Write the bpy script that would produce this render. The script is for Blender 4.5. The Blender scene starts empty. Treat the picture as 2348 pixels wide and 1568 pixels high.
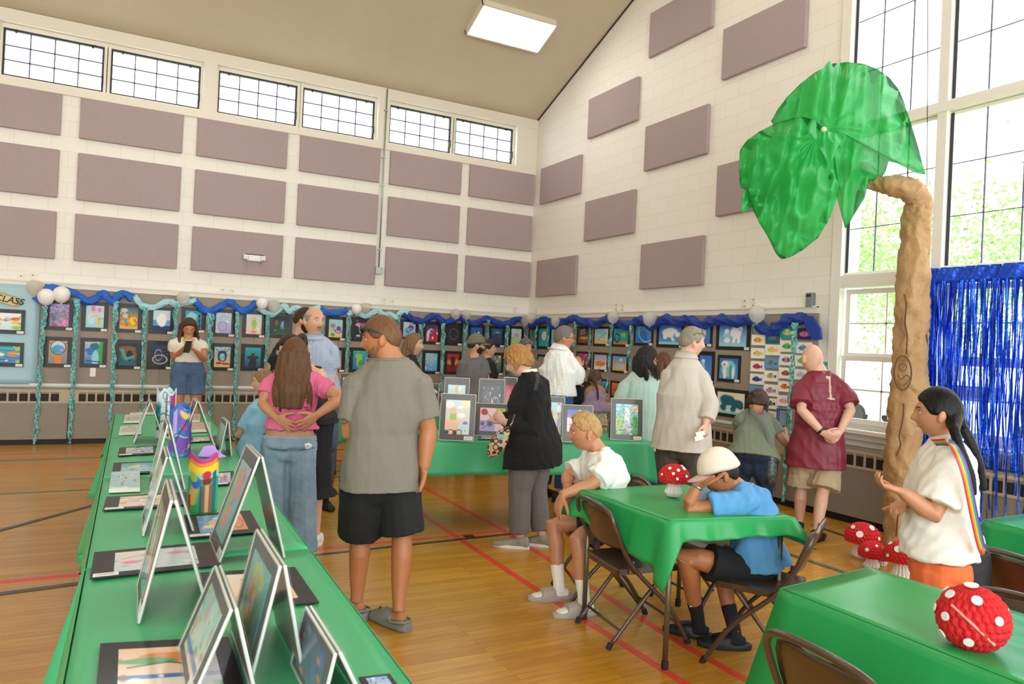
import bpy, bmesh, math, random
import numpy as np
from mathutils import Vector, Matrix
random.seed(7)
SC = bpy.context.scene
COL = SC.collection

# ---------------------------------------------------------------- camera
# room axes: left wall is the plane Y=0, right (gable) wall is the plane X=0, floor is Z=0
CAM = np.array([-6.50997, -11.53473, 1.57487])
F0 = 1708.03
def _rot(yaw, pitch, roll):
    cy, sy, cp, sp = math.cos(yaw), math.sin(yaw), math.cos(pitch), math.sin(pitch)
    F = np.array([sy*cp, cy*cp, sp]); R = np.array([cy, -sy, 0.]); U = np.cross(R, F)
    return R*math.cos(roll)+U*math.sin(roll), -R*math.sin(roll)+U*math.cos(roll), F
CR, CU, CF = _rot(*np.radians([28.24916, .208748, 2.622088]))
cd = bpy.data.cameras.new('camera'); cam = bpy.data.objects.new('camera', cd); COL.objects.link(cam)
cd.sensor_width = 36; cd.sensor_fit = 'HORIZONTAL'; cd.lens = F0*36/2348; cd.clip_start = .05; cd.clip_end = 200
cam.matrix_world = Matrix(((CR[0], CU[0], -CF[0], CAM[0]), (CR[1], CU[1], -CF[1], CAM[1]), (CR[2], CU[2], -CF[2], CAM[2]), (0, 0, 0, 1)))
cd.dof.use_dof = True; cd.dof.focus_distance = 5.6; cd.dof.aperture_fstop = 6.5
SC.camera = cam

# ---------------------------------------------------------------- world, exposure, lamps
W = bpy.data.worlds.new('world'); SC.world = W; W.use_nodes = True
WB = W.node_tree.nodes['Background']; WB.inputs[0].default_value = (.88, .95, 1, 1); WB.inputs[1].default_value = 2.9
SC.view_settings.view_transform = 'Standard'; SC.view_settings.look = 'None'
SC.view_settings.exposure = 0.92; SC.view_settings.gamma = 1; SC.view_settings.use_curve_mapping = False
# all daylight comes from the sky through the windows and the open side behind the photographer; the ceiling fixtures carry their own light

# ---------------------------------------------------------------- pixel helpers (photo frame 2348 x 1568)
def ray(u, v): return CF+CR*(u-1174)/F0-CU*(v-784)/F0
def onX(u, v, x=0.): d = ray(u, v); return CAM+(x-CAM[0])/d[0]*d
def onY(u, v, y=0.): d = ray(u, v); return CAM+(y-CAM[1])/d[1]*d
def onZ(u, v, z=0.): d = ray(u, v); return CAM+(z-CAM[2])/d[2]*d
def P(u, v, D): return CAM+ray(u, v)*D

# ---------------------------------------------------------------- object helpers
def tag(o, label=None, cat=None, group=None, kind=None):
    if label: o['label'] = label
    if cat: o['category'] = cat
    if group: o['group'] = group
    if kind: o['kind'] = kind
    return o
def empty(name, loc, label, cat, group=None, rz=0):
    o = bpy.data.objects.new(name, None); o.location = loc; o.rotation_euler = (0, 0, rz); o.empty_display_size = .1
    COL.objects.link(o); return tag(o, label, cat, group)
def wloc(o):
    l = Vector((0, 0, 0))
    while o is not None: l += o.location; o = o.parent
    return l
class MB:
    def __init__(s): s.v = []; s.f = []; s.m = []; s.cols = None
    def add(s, vs, fs, mi=0):
        n = len(s.v); s.v += [tuple(map(float, p)) for p in vs]; s.f += [tuple(n+i for i in f) for f in fs]; s.m += [mi]*len(fs); return s
    def box(s, a, b, mi=0):
        (x0, y0, z0), (x1, y1, z1) = a, b
        if x0 > x1: x0, x1 = x1, x0
        if y0 > y1: y0, y1 = y1, y0
        if z0 > z1: z0, z1 = z1, z0
        return s.add([(x0,y0,z0),(x1,y0,z0),(x1,y1,z0),(x0,y1,z0),(x0,y0,z1),(x1,y0,z1),(x1,y1,z1),(x0,y1,z1)],
                     [(0,3,2,1),(4,5,6,7),(0,1,5,4),(1,2,6,5),(2,3,7,6),(3,0,4,7)], mi)
    def obox(s, c, ax, ay, az, mi=0):   # oriented box: centre and three half-axis vectors
        c, ax, ay, az = map(np.array, (c, ax, ay, az))
        vs = [c+sx*ax+sy*ay+sz*az for sz in (-1, 1) for sy in (-1, 1) for sx in (-1, 1)]
        return s.add(vs, [(0,2,3,1),(4,5,7,6),(0,1,5,4),(2,6,7,3),(0,4,6,2),(1,3,7,5)], mi)
    def rings(s, rs, mi=0, cap=True, closed=True):
        n = len(rs[0]); k = len(s.v)
        for r in rs: s.v += [tuple(map(float, p)) for p in r]
        for i in range(len(rs)-1):
            for j in range(n if closed else n-1):
                a = k+i*n+j; b = k+i*n+(j+1) % n
                s.f.append((a, b, b+n, a+n)); s.m.append(mi)
        if cap:
            s.f.append(tuple(k+j for j in range(n))[::-1]); s.m.append(mi)
            s.f.append(tuple(k+(len(rs)-1)*n+j for j in range(n))); s.m.append(mi)
        return s
    def tube(s, path, rad, seg=8, mi=0, flat=None, cap=True, sub=0):
        path = [np.array(p, float) for p in path]
        if np.isscalar(rad): rad = [rad]*len(path)
        if sub: path, rad = spline(path, rad, sub)
        rs = []; ref = np.array([0.31, 0.17, .93]) if flat is None else np.array(flat, float); pu = None
        for i, p in enumerate(path):
            t = path[min(i+1, len(path)-1)]-path[max(i-1, 0)]; t = t/(np.linalg.norm(t)+1e-9)
            u = (ref if pu is None or flat is not None else pu); u = u-t*(u@t)
            if np.linalg.norm(u) < 1e-3: u = np.array([1, 0, 0])-t*t[0]
            u = u/np.linalg.norm(u); w = np.cross(t, u); pu = u
            r = rad[i]; ru, rw = (r, r) if np.isscalar(r) else r
            rs.append([p+u*ru*math.cos(a)+w*rw*math.sin(a) for a in np.linspace(0, 2*math.pi, seg, endpoint=False)])
        return s.rings(rs, mi, cap)
    def ell(s, c, ax, seg=16, rng=10, mi=0, axes=None):
        c = np.array(c); A = np.eye(3) if axes is None else np.array(axes)
        rs = [[c+A[0]*ax[0]*math.sin(t)*math.cos(a)+A[1]*ax[1]*math.sin(t)*math.sin(a)-A[2]*ax[2]*math.cos(t) for a in np.linspace(0, 2*math.pi, seg, endpoint=False)]
              for t in np.linspace(.04, math.pi-.04, rng)]
        return s.rings(rs, mi)
    def poly(s, pts, n, th, mi=0):  # extrude polygon along vector n*th
        n = np.array(n, float)*th; k = len(pts); pts = [np.array(p, float) for p in pts]
        return s.add(pts+[p+n for p in pts], [tuple(range(k))[::-1], tuple(range(k, 2*k))]+[(i, (i+1) % k, k+(i+1) % k, k+i) for i in range(k)], mi)
    def build(s, name, mats, parent=None, smooth=False, kind=None, uv=None, world=True, bevel=0, weld=False):
        me = bpy.data.meshes.new(name)
        off = np.array(wloc(parent)) if (parent is not None and world) else np.zeros(3)
        V = np.array(s.v, float).reshape(-1, 3)-off
        me.from_pydata(V.tolist(), [], s.f)
        if not isinstance(mats, (list, tuple)): mats = [mats]
        for m in mats: me.materials.append(m)
        if len(mats) > 1: me.polygons.foreach_set('material_index', s.m)
        if s.cols is not None:
            ca = me.color_attributes.new('col', 'FLOAT_COLOR', 'POINT')
            ca.data.foreach_set('color', np.concatenate([s.cols, np.ones((len(s.cols), 1))], 1).ravel())
        if uv:
            ul = me.uv_layers.new(name='uv'); W_ = V+off
            idx = np.empty(len(me.loops), int); me.loops.foreach_get('vertex_index', idx)
            q = W_[idx][:, uv]; ul.data.foreach_set('uv', q.ravel())
        if smooth: me.polygons.foreach_set('use_smooth', [True]*len(me.polygons))
        bm = bmesh.new(); bm.from_mesh(me)
        if weld: bmesh.ops.remove_doubles(bm, verts=bm.verts, dist=1e-5)
        if not getattr(s, 'nonormal', False): bmesh.ops.recalc_face_normals(bm, faces=bm.faces)
        if bevel: bmesh.ops.bevel(bm, geom=list(bm.edges)+list(bm.verts), offset=bevel, segments=2, affect='EDGES', profile=.5)
        bm.to_mesh(me); bm.free()
        o = bpy.data.objects.new(name, me); COL.objects.link(o)
        if parent is not None: o.parent = parent
        if kind: o['kind'] = kind
        return o
def spline(path, rad, sub):
    P_ = [path[0]]+list(path)+[path[-1]]; out = []; ro = []
    R_ = [np.array(r, float) for r in rad]; R_ = [R_[0]]+R_+[R_[-1]]
    for i in range(1, len(P_)-2):
        for k in range(sub):
            t = k/sub; a, b, c, d = P_[i-1:i+3]
            out.append(.5*((2*b)+(c-a)*t+(2*a-5*b+4*c-d)*t*t+(3*b-a-3*c+d)*t**3))
            r = R_[i]*(1-t)+R_[i+1]*t; ro.append(tuple(r) if r.ndim else float(r))
    out.append(P_[-1]); r = R_[-1]; ro.append(tuple(r) if r.ndim else float(r))
    return out, ro
def copy_tree(o, parent=None):
    c = o.copy(); COL.objects.link(c); c.parent = parent
    for ch in o.children:
        copy_tree(ch, c)
    return c
def solidify(o, th):
    m = o.modifiers.new('thick', 'SOLIDIFY'); m.thickness = th; m.offset = 0; return o

# ---------------------------------------------------------------- materials
def lin(c):
    if isinstance(c, str):
        c = c.lstrip('#')
        if len(c) == 3: c = ''.join(x*2 for x in c)
        c = [int(c[i:i+2], 16)/255 for i in (0, 2, 4)]
    return tuple((x/12.92 if x <= .04045 else ((x+.055)/1.055)**2.4) for x in c)
_mats = {}
def mat(name, col, rough=.6, metal=0, bump=0, bscale=40, var=0, vscale=6, coat=0, trans=0, emit=None, spec=None, stretch=None, sheen=0, sss=0, bdist=.012):
    if name in _mats: return _mats[name]
    m = bpy.data.materials.new(name); m.use_nodes = True; nt = m.node_tree; b = nt.nodes['Principled BSDF']; c = lin(col)+(1,)
    b.inputs['Base Color'].default_value = c; b.inputs['Roughness'].default_value = rough; b.inputs['Metallic'].default_value = metal
    if coat: b.inputs['Coat Weight'].default_value = coat; b.inputs['Coat Roughness'].default_value = .12
    if trans: b.inputs['Transmission Weight'].default_value = trans
    if spec is not None: b.inputs['Specular IOR Level'].default_value = spec
    if sheen: b.inputs['Sheen Weight'].default_value = sheen
    if sss: b.inputs['Subsurface Weight'].default_value = sss; b.inputs['Subsurface Radius'].default_value = (.02, .008, .004)
    if emit: b.inputs['Emission Color'].default_value = lin(emit[0])+(1,); b.inputs['Emission Strength'].default_value = emit[1]
    co = nt.nodes.new('ShaderNodeTexCoord').outputs['Object']
    if stretch:
        mp = nt.nodes.new('ShaderNodeMapping'); mp.inputs['Scale'].default_value = stretch; nt.links.new(co, mp.inputs[0]); co = mp.outputs[0]
    if var:
        n = nt.nodes.new('ShaderNodeTexNoise'); n.inputs['Scale'].default_value = vscale; n.inputs['Detail'].default_value = 6; nt.links.new(co, n.inputs['Vector'])
        r = nt.nodes.new('ShaderNodeValToRGB'); nt.links.new(n.outputs[0], r.inputs[0])
        r.color_ramp.elements[0].position = .3; r.color_ramp.elements[1].position = .7
        r.color_ramp.elements[0].color = tuple(max(0, x*(1-var)) for x in c[:3])+(1,); r.color_ramp.elements[1].color = tuple(min(1, x*(1+var)) for x in c[:3])+(1,)
        nt.links.new(r.outputs[0], b.inputs['Base Color'])
    if bump:
        n = nt.nodes.new('ShaderNodeTexNoise'); n.inputs['Scale'].default_value = bscale; n.inputs['Detail'].default_value = 5; nt.links.new(co, n.inputs['Vector'])
        bp = nt.nodes.new('ShaderNodeBump'); bp.inputs['Strength'].default_value = bump; bp.inputs['Distance'].default_value = bdist
        nt.links.new(n.outputs[0], bp.inputs['Height']); nt.links.new(bp.outputs[0], b.inputs['Normal'])
    _mats[name] = m; return m
def cloth(name, col, **k):
    a = dict(rough=.85, bump=.3, bscale=45, var=.05, vscale=160, bdist=.003); a.update(k); return mat(name, col, **a)
def film(name, col, alpha=.0, translucent=.5, rough=.3, bump=.3, bscale=9):   # thin plastic sheet
    m = mat(name, col, rough=rough, bump=bump, bscale=bscale); nt = m.node_tree; b = nt.nodes['Principled BSDF']; out = nt.nodes['Material Output']
    t = nt.nodes.new('ShaderNodeBsdfTranslucent'); t.inputs[0].default_value = lin(col)+(1,)
    x = nt.nodes.new('ShaderNodeMixShader'); x.inputs[0].default_value = translucent
    nt.links.new(b.outputs[0], x.inputs[1]); nt.links.new(t.outputs[0], x.inputs[2]); last = x
    if alpha:
        tr = nt.nodes.new('ShaderNodeBsdfTransparent'); y = nt.nodes.new('ShaderNodeMixShader'); y.inputs[0].default_value = alpha
        nt.links.new(x.outputs[0], y.inputs[1]); nt.links.new(tr.outputs[0], y.inputs[2]); last = y
    nt.links.new(last.outputs[0], out.inputs[0]); return m
def clear(name, col='fff', amount=.8, rough=.05):   # clear plastic / glass pane: mostly see-through with a gloss
    m = mat(name, col, rough=rough); nt = m.node_tree; b = nt.nodes['Principled BSDF']; out = nt.nodes['Material Output']
    tr = nt.nodes.new('ShaderNodeBsdfTransparent'); y = nt.nodes.new('ShaderNodeMixShader'); y.inputs[0].default_value = amount
    nt.links.new(b.outputs[0], y.inputs[1]); nt.links.new(tr.outputs[0], y.inputs[2]); nt.links.new(y.outputs[0], out.inputs[0]); return m
def brick_mat(name, c1, c2, cm, bw, bh, mortar, rough, bump, coat=0, noise_amt=.0, offset=.5, dist=.004):
    m = bpy.data.materials.new(name); m.use_nodes = True; nt = m.node_tree; b = nt.nodes['Principled BSDF']; b.inputs['Roughness'].default_value = rough
    if coat: b.inputs['Coat Weight'].default_value = coat; b.inputs['Coat Roughness'].default_value = .15
    uv = nt.nodes.new('ShaderNodeUVMap'); br = nt.nodes.new('ShaderNodeTexBrick'); nt.links.new(uv.outputs[0], br.inputs['Vector'])
    br.inputs['Scale'].default_value = 1; br.inputs['Brick Width'].default_value = bw; br.inputs['Row Height'].default_value = bh
    br.inputs['Mortar Size'].default_value = mortar; br.inputs['Mortar Smooth'].default_value = .3; br.offset = offset
    br.inputs['Color1'].default_value = lin(c1)+(1,); br.inputs['Color2'].default_value = lin(c2)+(1,); br.inputs['Mortar'].default_value = lin(cm)+(1,)
    col = br.outputs['Color']
    if noise_amt:
        mp = nt.nodes.new('ShaderNodeMapping'); mp.inputs['Scale'].default_value = (1.6, 26, 1); nt.links.new(uv.outputs[0], mp.inputs[0])
        n = nt.nodes.new('ShaderNodeTexNoise'); n.inputs['Scale'].default_value = 3; n.inputs['Detail'].default_value = 8; nt.links.new(mp.outputs[0], n.inputs['Vector'])
        mx = nt.nodes.new('ShaderNodeMix'); mx.data_type = 'RGBA'; mx.blend_type = 'MULTIPLY'; mx.inputs[0].default_value = noise_amt
        r = nt.nodes.new('ShaderNodeValToRGB'); r.color_ramp.elements[0].position = .3; r.color_ramp.elements[1].position = .65; r.color_ramp.elements[0].color = (.55, .5, .42, 1)
        nt.links.new(n.outputs[0], r.inputs[0]); nt.links.new(col, mx.inputs[6]); nt.links.new(r.outputs[0], mx.inputs[7]); col = mx.outputs[2]
    nt.links.new(col, b.inputs['Base Color'])
    bp = nt.nodes.new('ShaderNodeBump'); bp.inputs['Strength'].default_value = bump; bp.inputs['Distance'].default_value = dist; bp.invert = True
    nt.links.new(br.outputs['Fac'], bp.inputs['Height']); nt.links.new(bp.outputs[0], b.inputs['Normal']); return m
M_cmu = brick_mat('painted_block', 'f0ebe2', 'eee9df', 'e6dfd2', .4065, .2033, .005, .55, .35)
M_wood = brick_mat('maple_floor', 'dba035', 'ca8a22', '8a5a18', .95, .057, .0014, .3, .3, coat=.35, noise_amt=.55, dist=.001)
M_trimw = mat('cream_paint', 'eae3d3', .5, bump=.05, bscale=30)
M_ceil = mat('ceiling_paint', 'cbbda3', .9, var=.03, vscale=1.5)
M_panel = mat('mauve_fabric', 'b19f9f', .95, bump=.5, bscale=260, var=.09, vscale=170)
M_tack = mat('tackboard_vinyl', '9f9184', .8, bump=.15, bscale=120, var=.06, vscale=1.6)
M_black = mat('black_metal', '14130f', .45)
M_base = mat('black_base', '0d0c0b', .6)
M_rad = mat('radiator_enamel', '8f8577', .55, var=.05, vscale=3)
M_radg = mat('radiator_grille_frame', 'b5a98f', .5)
M_dark = mat('dark_void', '3a2f25', .8)
M_win = mat('window_vinyl', 'ece8e0', .35)
M_white = mat('white_plastic', 'eceae6', .35)
M_card = mat('white_card', 'f4f2ee', .6)
M_bdark = mat('window_gasket', '2f3038', .5)
M_glass = clear('window_glass', 'dfe6e8', .93, .02)
M_leadl = mat('muntin_grey', '6b6f88', .5)
# ---------------------------------------------------------------- the setting
ZC = lambda y: 5.575-.4175*y if y > -8.35 else 5.575+.4175*8.35+.4175*(y+8.35)
XL = -13.5; YB = -16.7
m = MB(); m.nonormal = False
m.box((XL, YB, -.2), (.0, .0, 0)); floor = m.build('floor', M_wood, kind='structure', uv=[0, 1])
def stripe(pts, w, name, colr):
    stripe.k += 1; s = MB(); pts = [np.array(p, float) for p in pts]
    for a, b in zip(pts[:-1], pts[1:]):
        d = b-a; L = np.linalg.norm(d); d /= L; n = np.array([-d[1], d[0]])*w/2; a2 = a; b2 = b
        s.box((0, 0, 0), (0, 0, 0)); s.v = s.v[:-8]; s.f = s.f[:-6]; s.m = s.m[:-6]
        z = .001+.00025*stripe.k
        s.add([(*(a2-n), .0), (*(b2-n), 0), (*(b2+n), 0), (*(a2+n), 0), (*(a2-n), z), (*(b2-n), z), (*(b2+n), z), (*(a2+n), z)],
              [(0,3,2,1),(4,5,6,7),(0,1,5,4),(1,2,6,5),(2,3,7,6),(3,0,4,7)])
    return s.build(name, colr, floor)
LR = mat('red_line_paint', 'dc4128', .35, coat=.3, var=.08, vscale=20); LK = mat('black_line_paint', '38342c', .35, coat=.3); LG = mat('green_line_paint', '3d5e44', .35, coat=.3); LB = mat('blue_line_paint', '3d4c7a', .35, coat=.3)
stripe.k = 0
for i, (pts, w, c) in enumerate([([(-3.46, -1.4), (-3.52, -5.95), (-3.73, -8.45), (-3.71, -12)], .05, LR), ([(-3.9, -1.4), (-3.955, -5.06), (-4.02, -7.2), (-4.07, -12)], .05, LR),
        ([(-5.8, -6.06), (-3.53, -5.985)], .045, LR), ([(-5.8, -6.21), (-3.4, -6.09)], .045, LK), ([(-4.84, -6.16), (-4.84, -6.08)], .09, LK), ([(-3.88, -6.1), (-3.88, -6.02)], .09, LK),
        ([(-12, -1.15), (-4.4, -.95)], .03, LR), ([(-12, -1.6), (-1.5, -1.18)], .035, LK), ([(-12, -2.08), (-1.5, -1.75)], .03, LR),
        ([(-6.87, -2.745), (-4.0, -2.9)], .03, LB), ([(-12, -3.52), (-2, -3.22)], .035, LG), ([(-8.4, -6.25), (-7.19, -4.8), (-6.58, -4.06), (-6.0, -3.4)], .05, LK),
        ([(-9, -6.17), (-6.6, -6.135), (-6.57, -3.9)], .06, LR), ([(-9, -6.75), (-7.0, -6.37), (-5.8, -6.2)], .055, LK), ([(-4.5, -2.25), (-3.3, -2.15)], .035, LK),
        ([(-.6, -6.7), (-.72, -7.5), (-.8, -9)], .045, LK), ([(-1.67, -7.2), (-1.63, -9)], .05, LG)]):
    stripe(pts, w, 'court_line', c)
# walls with window openings (built of blocks around the openings)
CW = [(-7.90, -6.755), (-6.675, -5.54), (-5.30, -4.175), (-4.09, -2.955), (-2.705, -1.625), (-1.545, -.44)]   # clerestory panes
CZ0, CZ1 = 4.745, 5.36
m = MB()
def wa(x0, x1, z0, z1): m.box((x0, 0, z0), (x1, .25, z1))
wa(XL, .25, 0, 4.70); wa(XL, .25, 5.42, 5.575)
eds = [XL]+[e for c in ((-7.93, -5.51), (-5.33, -2.925), (-2.735, -.41)) for e in c]+[.25]
for i in range(0, len(eds), 2): wa(eds[i], eds[i+1], 4.70, 5.42)
m.build('wall_left', M_cmu, kind='structure', uv=[0, 2])
m = MB(); m.box((XL-.2, YB, 0), (XL, 0.25, 9)); m.build('wall_far', M_cmu, kind='structure', uv=[1, 2])  # unseen end wall, added to cut the daylight entering the hall
# gable wall with a tall window group; X=0 face towards the room
WY0 = -6.40
m = MB()
def pz(y): return ZC(y)+.0
def wb(y0, y1, z0, z1a, z1b):  # y0>y1, sloping top
    m.add([(0,y0,z0),(.3,y0,z0),(.3,y1,z0),(0,y1,z0),(0,y0,z1a),(.3,y0,z1a),(.3,y1,z1b),(0,y1,z1b)], [(0,3,2,1),(4,5,6,7),(0,1,5,4),(1,2,6,5),(2,3,7,6),(3,0,4,7)])
wb(0, WY0, 0, pz(0), pz(WY0)); wb(WY0, -10.4, 0, .86, .86); wb(WY0, -8.35, 7.4, pz(WY0), pz(-8.35)); wb(-8.35, -10.4, 7.4, pz(-8.35), pz(-10.4)); wb(-10.4, YB, 0, pz(-10.4), pz(YB))
m.build('wall_right', M_cmu, kind='structure', uv=[1, 2])
# ceiling: two slopes
m = MB(); zr = ZC(-8.35)
for z0, z1, ya, yb in ((5.575, zr, 0, -8.35), (zr, ZC(YB), -8.35, YB)):
    m.add([(XL, ya, z0), (.3, ya, z0), (.3, yb, z1), (XL, yb, z1), (XL, ya, z0+.2), (.3, ya, z0+.2), (.3, yb, z1+.2), (XL, yb, z1+.2)], [(0,3,2,1),(4,5,6,7),(0,1,5,4),(1,2,6,5),(2,3,7,6),(3,0,4,7)])
m.build('ceiling', M_ceil, kind='structure')
m = MB(); m.tube([(-.012, 0, 5.56), (-.012, -8.3, ZC(-8.3)-.015)], .012, 4); m.build('trim_7', M_dark, kind='structure')
# left wall: header casing of the clerestory, its sill band
m = MB()
m.box((XL, -.035, 5.41), (-.0, 0, 5.575)); m.box((XL, -.035, 4.60), (-.24, 0, 4.705)); m.box((-.24, -.02, 4.6), (0, 0, 5.41))
for i in range(0, len(eds), 2): m.box((eds[i], -.035, 4.705), (min(eds[i+1], -.24), 0, 5.41))
m.build('trim_1', M_trimw, kind='structure')
# seven clerestory windows
for k, (x0, x1) in enumerate(CW):
    m = MB(); fw = .025; y0, y1 = .09, .13
    m.box((x0-.001, y0-.002, CZ0-.001), (x1+.001, y1+.002, CZ0+fw)); m.box((x0-.001, y0-.002, CZ1-fw), (x1+.001, y1+.002, CZ1+.001)); m.box((x0, y0, CZ0), (x0+fw, y1, CZ1)); m.box((x1-fw, y0, CZ0), (x1, y1, CZ1))
    w = m.build('window_%d' % (k+1), M_bdark, kind='structure')
    m = MB(); m.box((x0-.04, .06, 5.36), (x1+.04, .2, 5.42)); m.box((x0-.04, .06, CZ0-.05), (x1+.04, .2, CZ0)); m.box((x0-.045, .06, CZ0), (x0, .2, CZ1)); m.box((x1, .06, CZ0), (x1+.045, .2, CZ1))
    m.build('window_frame', M_trimw, w)
    m = MB()
    for i in (1, 2, 3): xx = x0+fw+(x1-x0-2*fw)*i/4; m.box((xx-.008, .1, CZ0+fw), (xx+.008, .12, CZ1-fw))
    for i in (1, 2): zz = CZ0+fw+(CZ1-CZ0-2*fw)*i/3; m.box((x0+fw, .1, zz-.008), (x1-fw, .12, zz+.008))
    m.build('muntin_grid', M_leadl, w)
    m = MB(); m.box((x0+fw, .108, CZ0+fw), (x1-fw, .112, CZ1-fw)); m.build('pane', M_glass, w)
    for xx in (x0+.14, x1-.14):
        m = MB(); m.box((xx-.012, .07, CZ1-.045), (xx+.012, .1, CZ1-.01)); m.build('latch', M_black, w)
    m = MB(); xx = x1-.012 if k % 2 == 0 else x0+.012; xx = x1-.01; m.box((xx-.012, .06, CZ0+.1), (xx+.012, .09, CZ0+.22)); m.build('hinge_arm', M_black, w)
# corner trim pieces, display rail, tackboard, bottom ledge
m = MB(); m.box((XL, -.03, 2.05), (-.03, 0, 2.125)); m.box((XL, -.045, 2.11), (-.045, 0, 2.13)); m.build('trim_2', M_trimw, kind='structure')
m = MB(); m.box((-.03, 0, 2.05), (0, -6.17, 2.125)); m.box((-.045, 0, 2.11), (0, -6.17, 2.13)); m.build('trim_3', M_trimw, kind='structure')
RD = .17   # depth of the convector covers
xs = [XL, -11, -9.2, -7.36, -5.9, -4.66, -3.4, -2.1, -.9, -.02]
for i in range(len(xs)-1):
    m = MB(); m.box((xs[i]+.002, -.018, .78), (xs[i+1]-.002, -.0, 2.05))
    tag(m.build('tackboard', M_tack), 'grey vinyl tackboard panel on the left wall, %s' % ['outside the picture', 'beyond the light blue sheet', 'under the light blue sheet', 'behind the first streamers', 'behind the phone user', 'behind the plaid shirt man', 'fourth from the room corner', 'third from the room corner', 'next to the room corner'][i], 'tackboard', 'tackboards on the left wall')
ys = [-.02, -1.3, -2.55, -3.8, -5.02, -6.19]
for i in range(5):
    m = MB(); m.box((-.018, ys[i]-.002, .78), (0, ys[i+1]+.002, 2.05))
    tag(m.build('tackboard', M_tack), 'grey vinyl tackboard panel on the gable wall, %s' % ['in the room corner', 'second from the room corner', 'behind the mint shirt woman', 'with the polar bear paintings', 'with the fish canvases'][i], 'tackboard', 'tackboards on the gable wall')
m = MB(); m.box((XL, -.03, .755), (-.03, 0, .785)); m.build('trim_4', M_win, kind='structure')
m = MB(); m.box((-.03, -.0, .755), (0, -6.3, .785)); m.build('trim_5', M_win, kind='structure')
# convector covers: enclosure, slotted grille, recessed black base
def rad_unit(a, b, axis, label):
    ln = b-a
    def Q(s, d, z): return (a+s, -d, z) if axis == 0 else (-d, -(a+s), z)
    loc = Q(ln/2, RD, 0); e = empty('radiator_cover', loc, label, 'radiator cover', 'radiator covers along the walls')
    m = MB(); m.box(Q(.004, .0, .66), Q(ln-.004, RD, .735)); m.box(Q(.004, .0, .55), Q(ln-.004, RD-.03, .66)); m.box(Q(.004, 0, .07), Q(ln-.004, RD, .55)); m.build('enclosure', M_rad, e, bevel=.004)
    m = MB(); n = max(4, int((ln-.2)/.105)); x0 = .1; w = (ln-.2)/n
    m.box(Q(.0, RD-.005, .685), Q(ln, RD+.006, .715)); m.box(Q(0, RD-.005, .54), Q(ln, RD+.006, .565)); m.box(Q(0, RD-.005, .565), Q(x0, RD+.006, .685)); m.box(Q(ln-x0, RD-.005, .565), Q(ln, RD+.006, .685))
    for i in range(n+1): m.box(Q(x0+i*w-.011, RD-.004, .565), Q(x0+i*w+.011, RD+.004, .685))
    m.build('grille', M_radg, e)
    m = MB(); m.box(Q(x0, RD-.012, .565), Q(ln-x0, RD-.008, .685))
    for i in range(n):
        for k in range(7): m.box(Q(x0+i*w+.014+k*(w-.028)/7, RD-.01, .567), Q(x0+i*w+.014+(k+.45)*(w-.028)/7, RD-.003, .683))
    m.build('fin_pack', M_dark, e)
    m = MB(); m.box(Q(0, .0, 0), Q(ln, RD-.02, .075)); m.build('base', M_base, e)
xs = [XL+.5, -11.3, -9.6, -8.2, -6.97, -5.5, -4.1, -2.7, -1.4, -.18]
nm = ['outside the picture', 'outside the picture next to the left edge', 'at the left edge of the picture', 'below the light blue paper backdrop', 'below the octopus and dragon pictures', 'behind the phone user', 'behind the plaid shirt man', 'third from the room corner', 'second from the room corner', 'next to the room corner']
for i in range(len(xs)-1): rad_unit(xs[i], xs[i+1], 0, 'tan metal radiator cover on the left wall, '+nm[i])
ysr = [.18, 1.6, 3.1, 4.6, 5.85, 7.33, 8.9, 10.4]
nm = ['next to the room corner', 'second from the room corner', 'behind the beige shirt man', 'behind the bending woman', 'below the window, right of the maroon jersey', 'behind the blue tinsel curtain', 'outside the picture on the right']
for i in range(len(ysr)-1): rad_unit(ysr[i], ysr[i+1], 1, 'tan metal radiator cover on the gable wall, '+nm[i])
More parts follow.
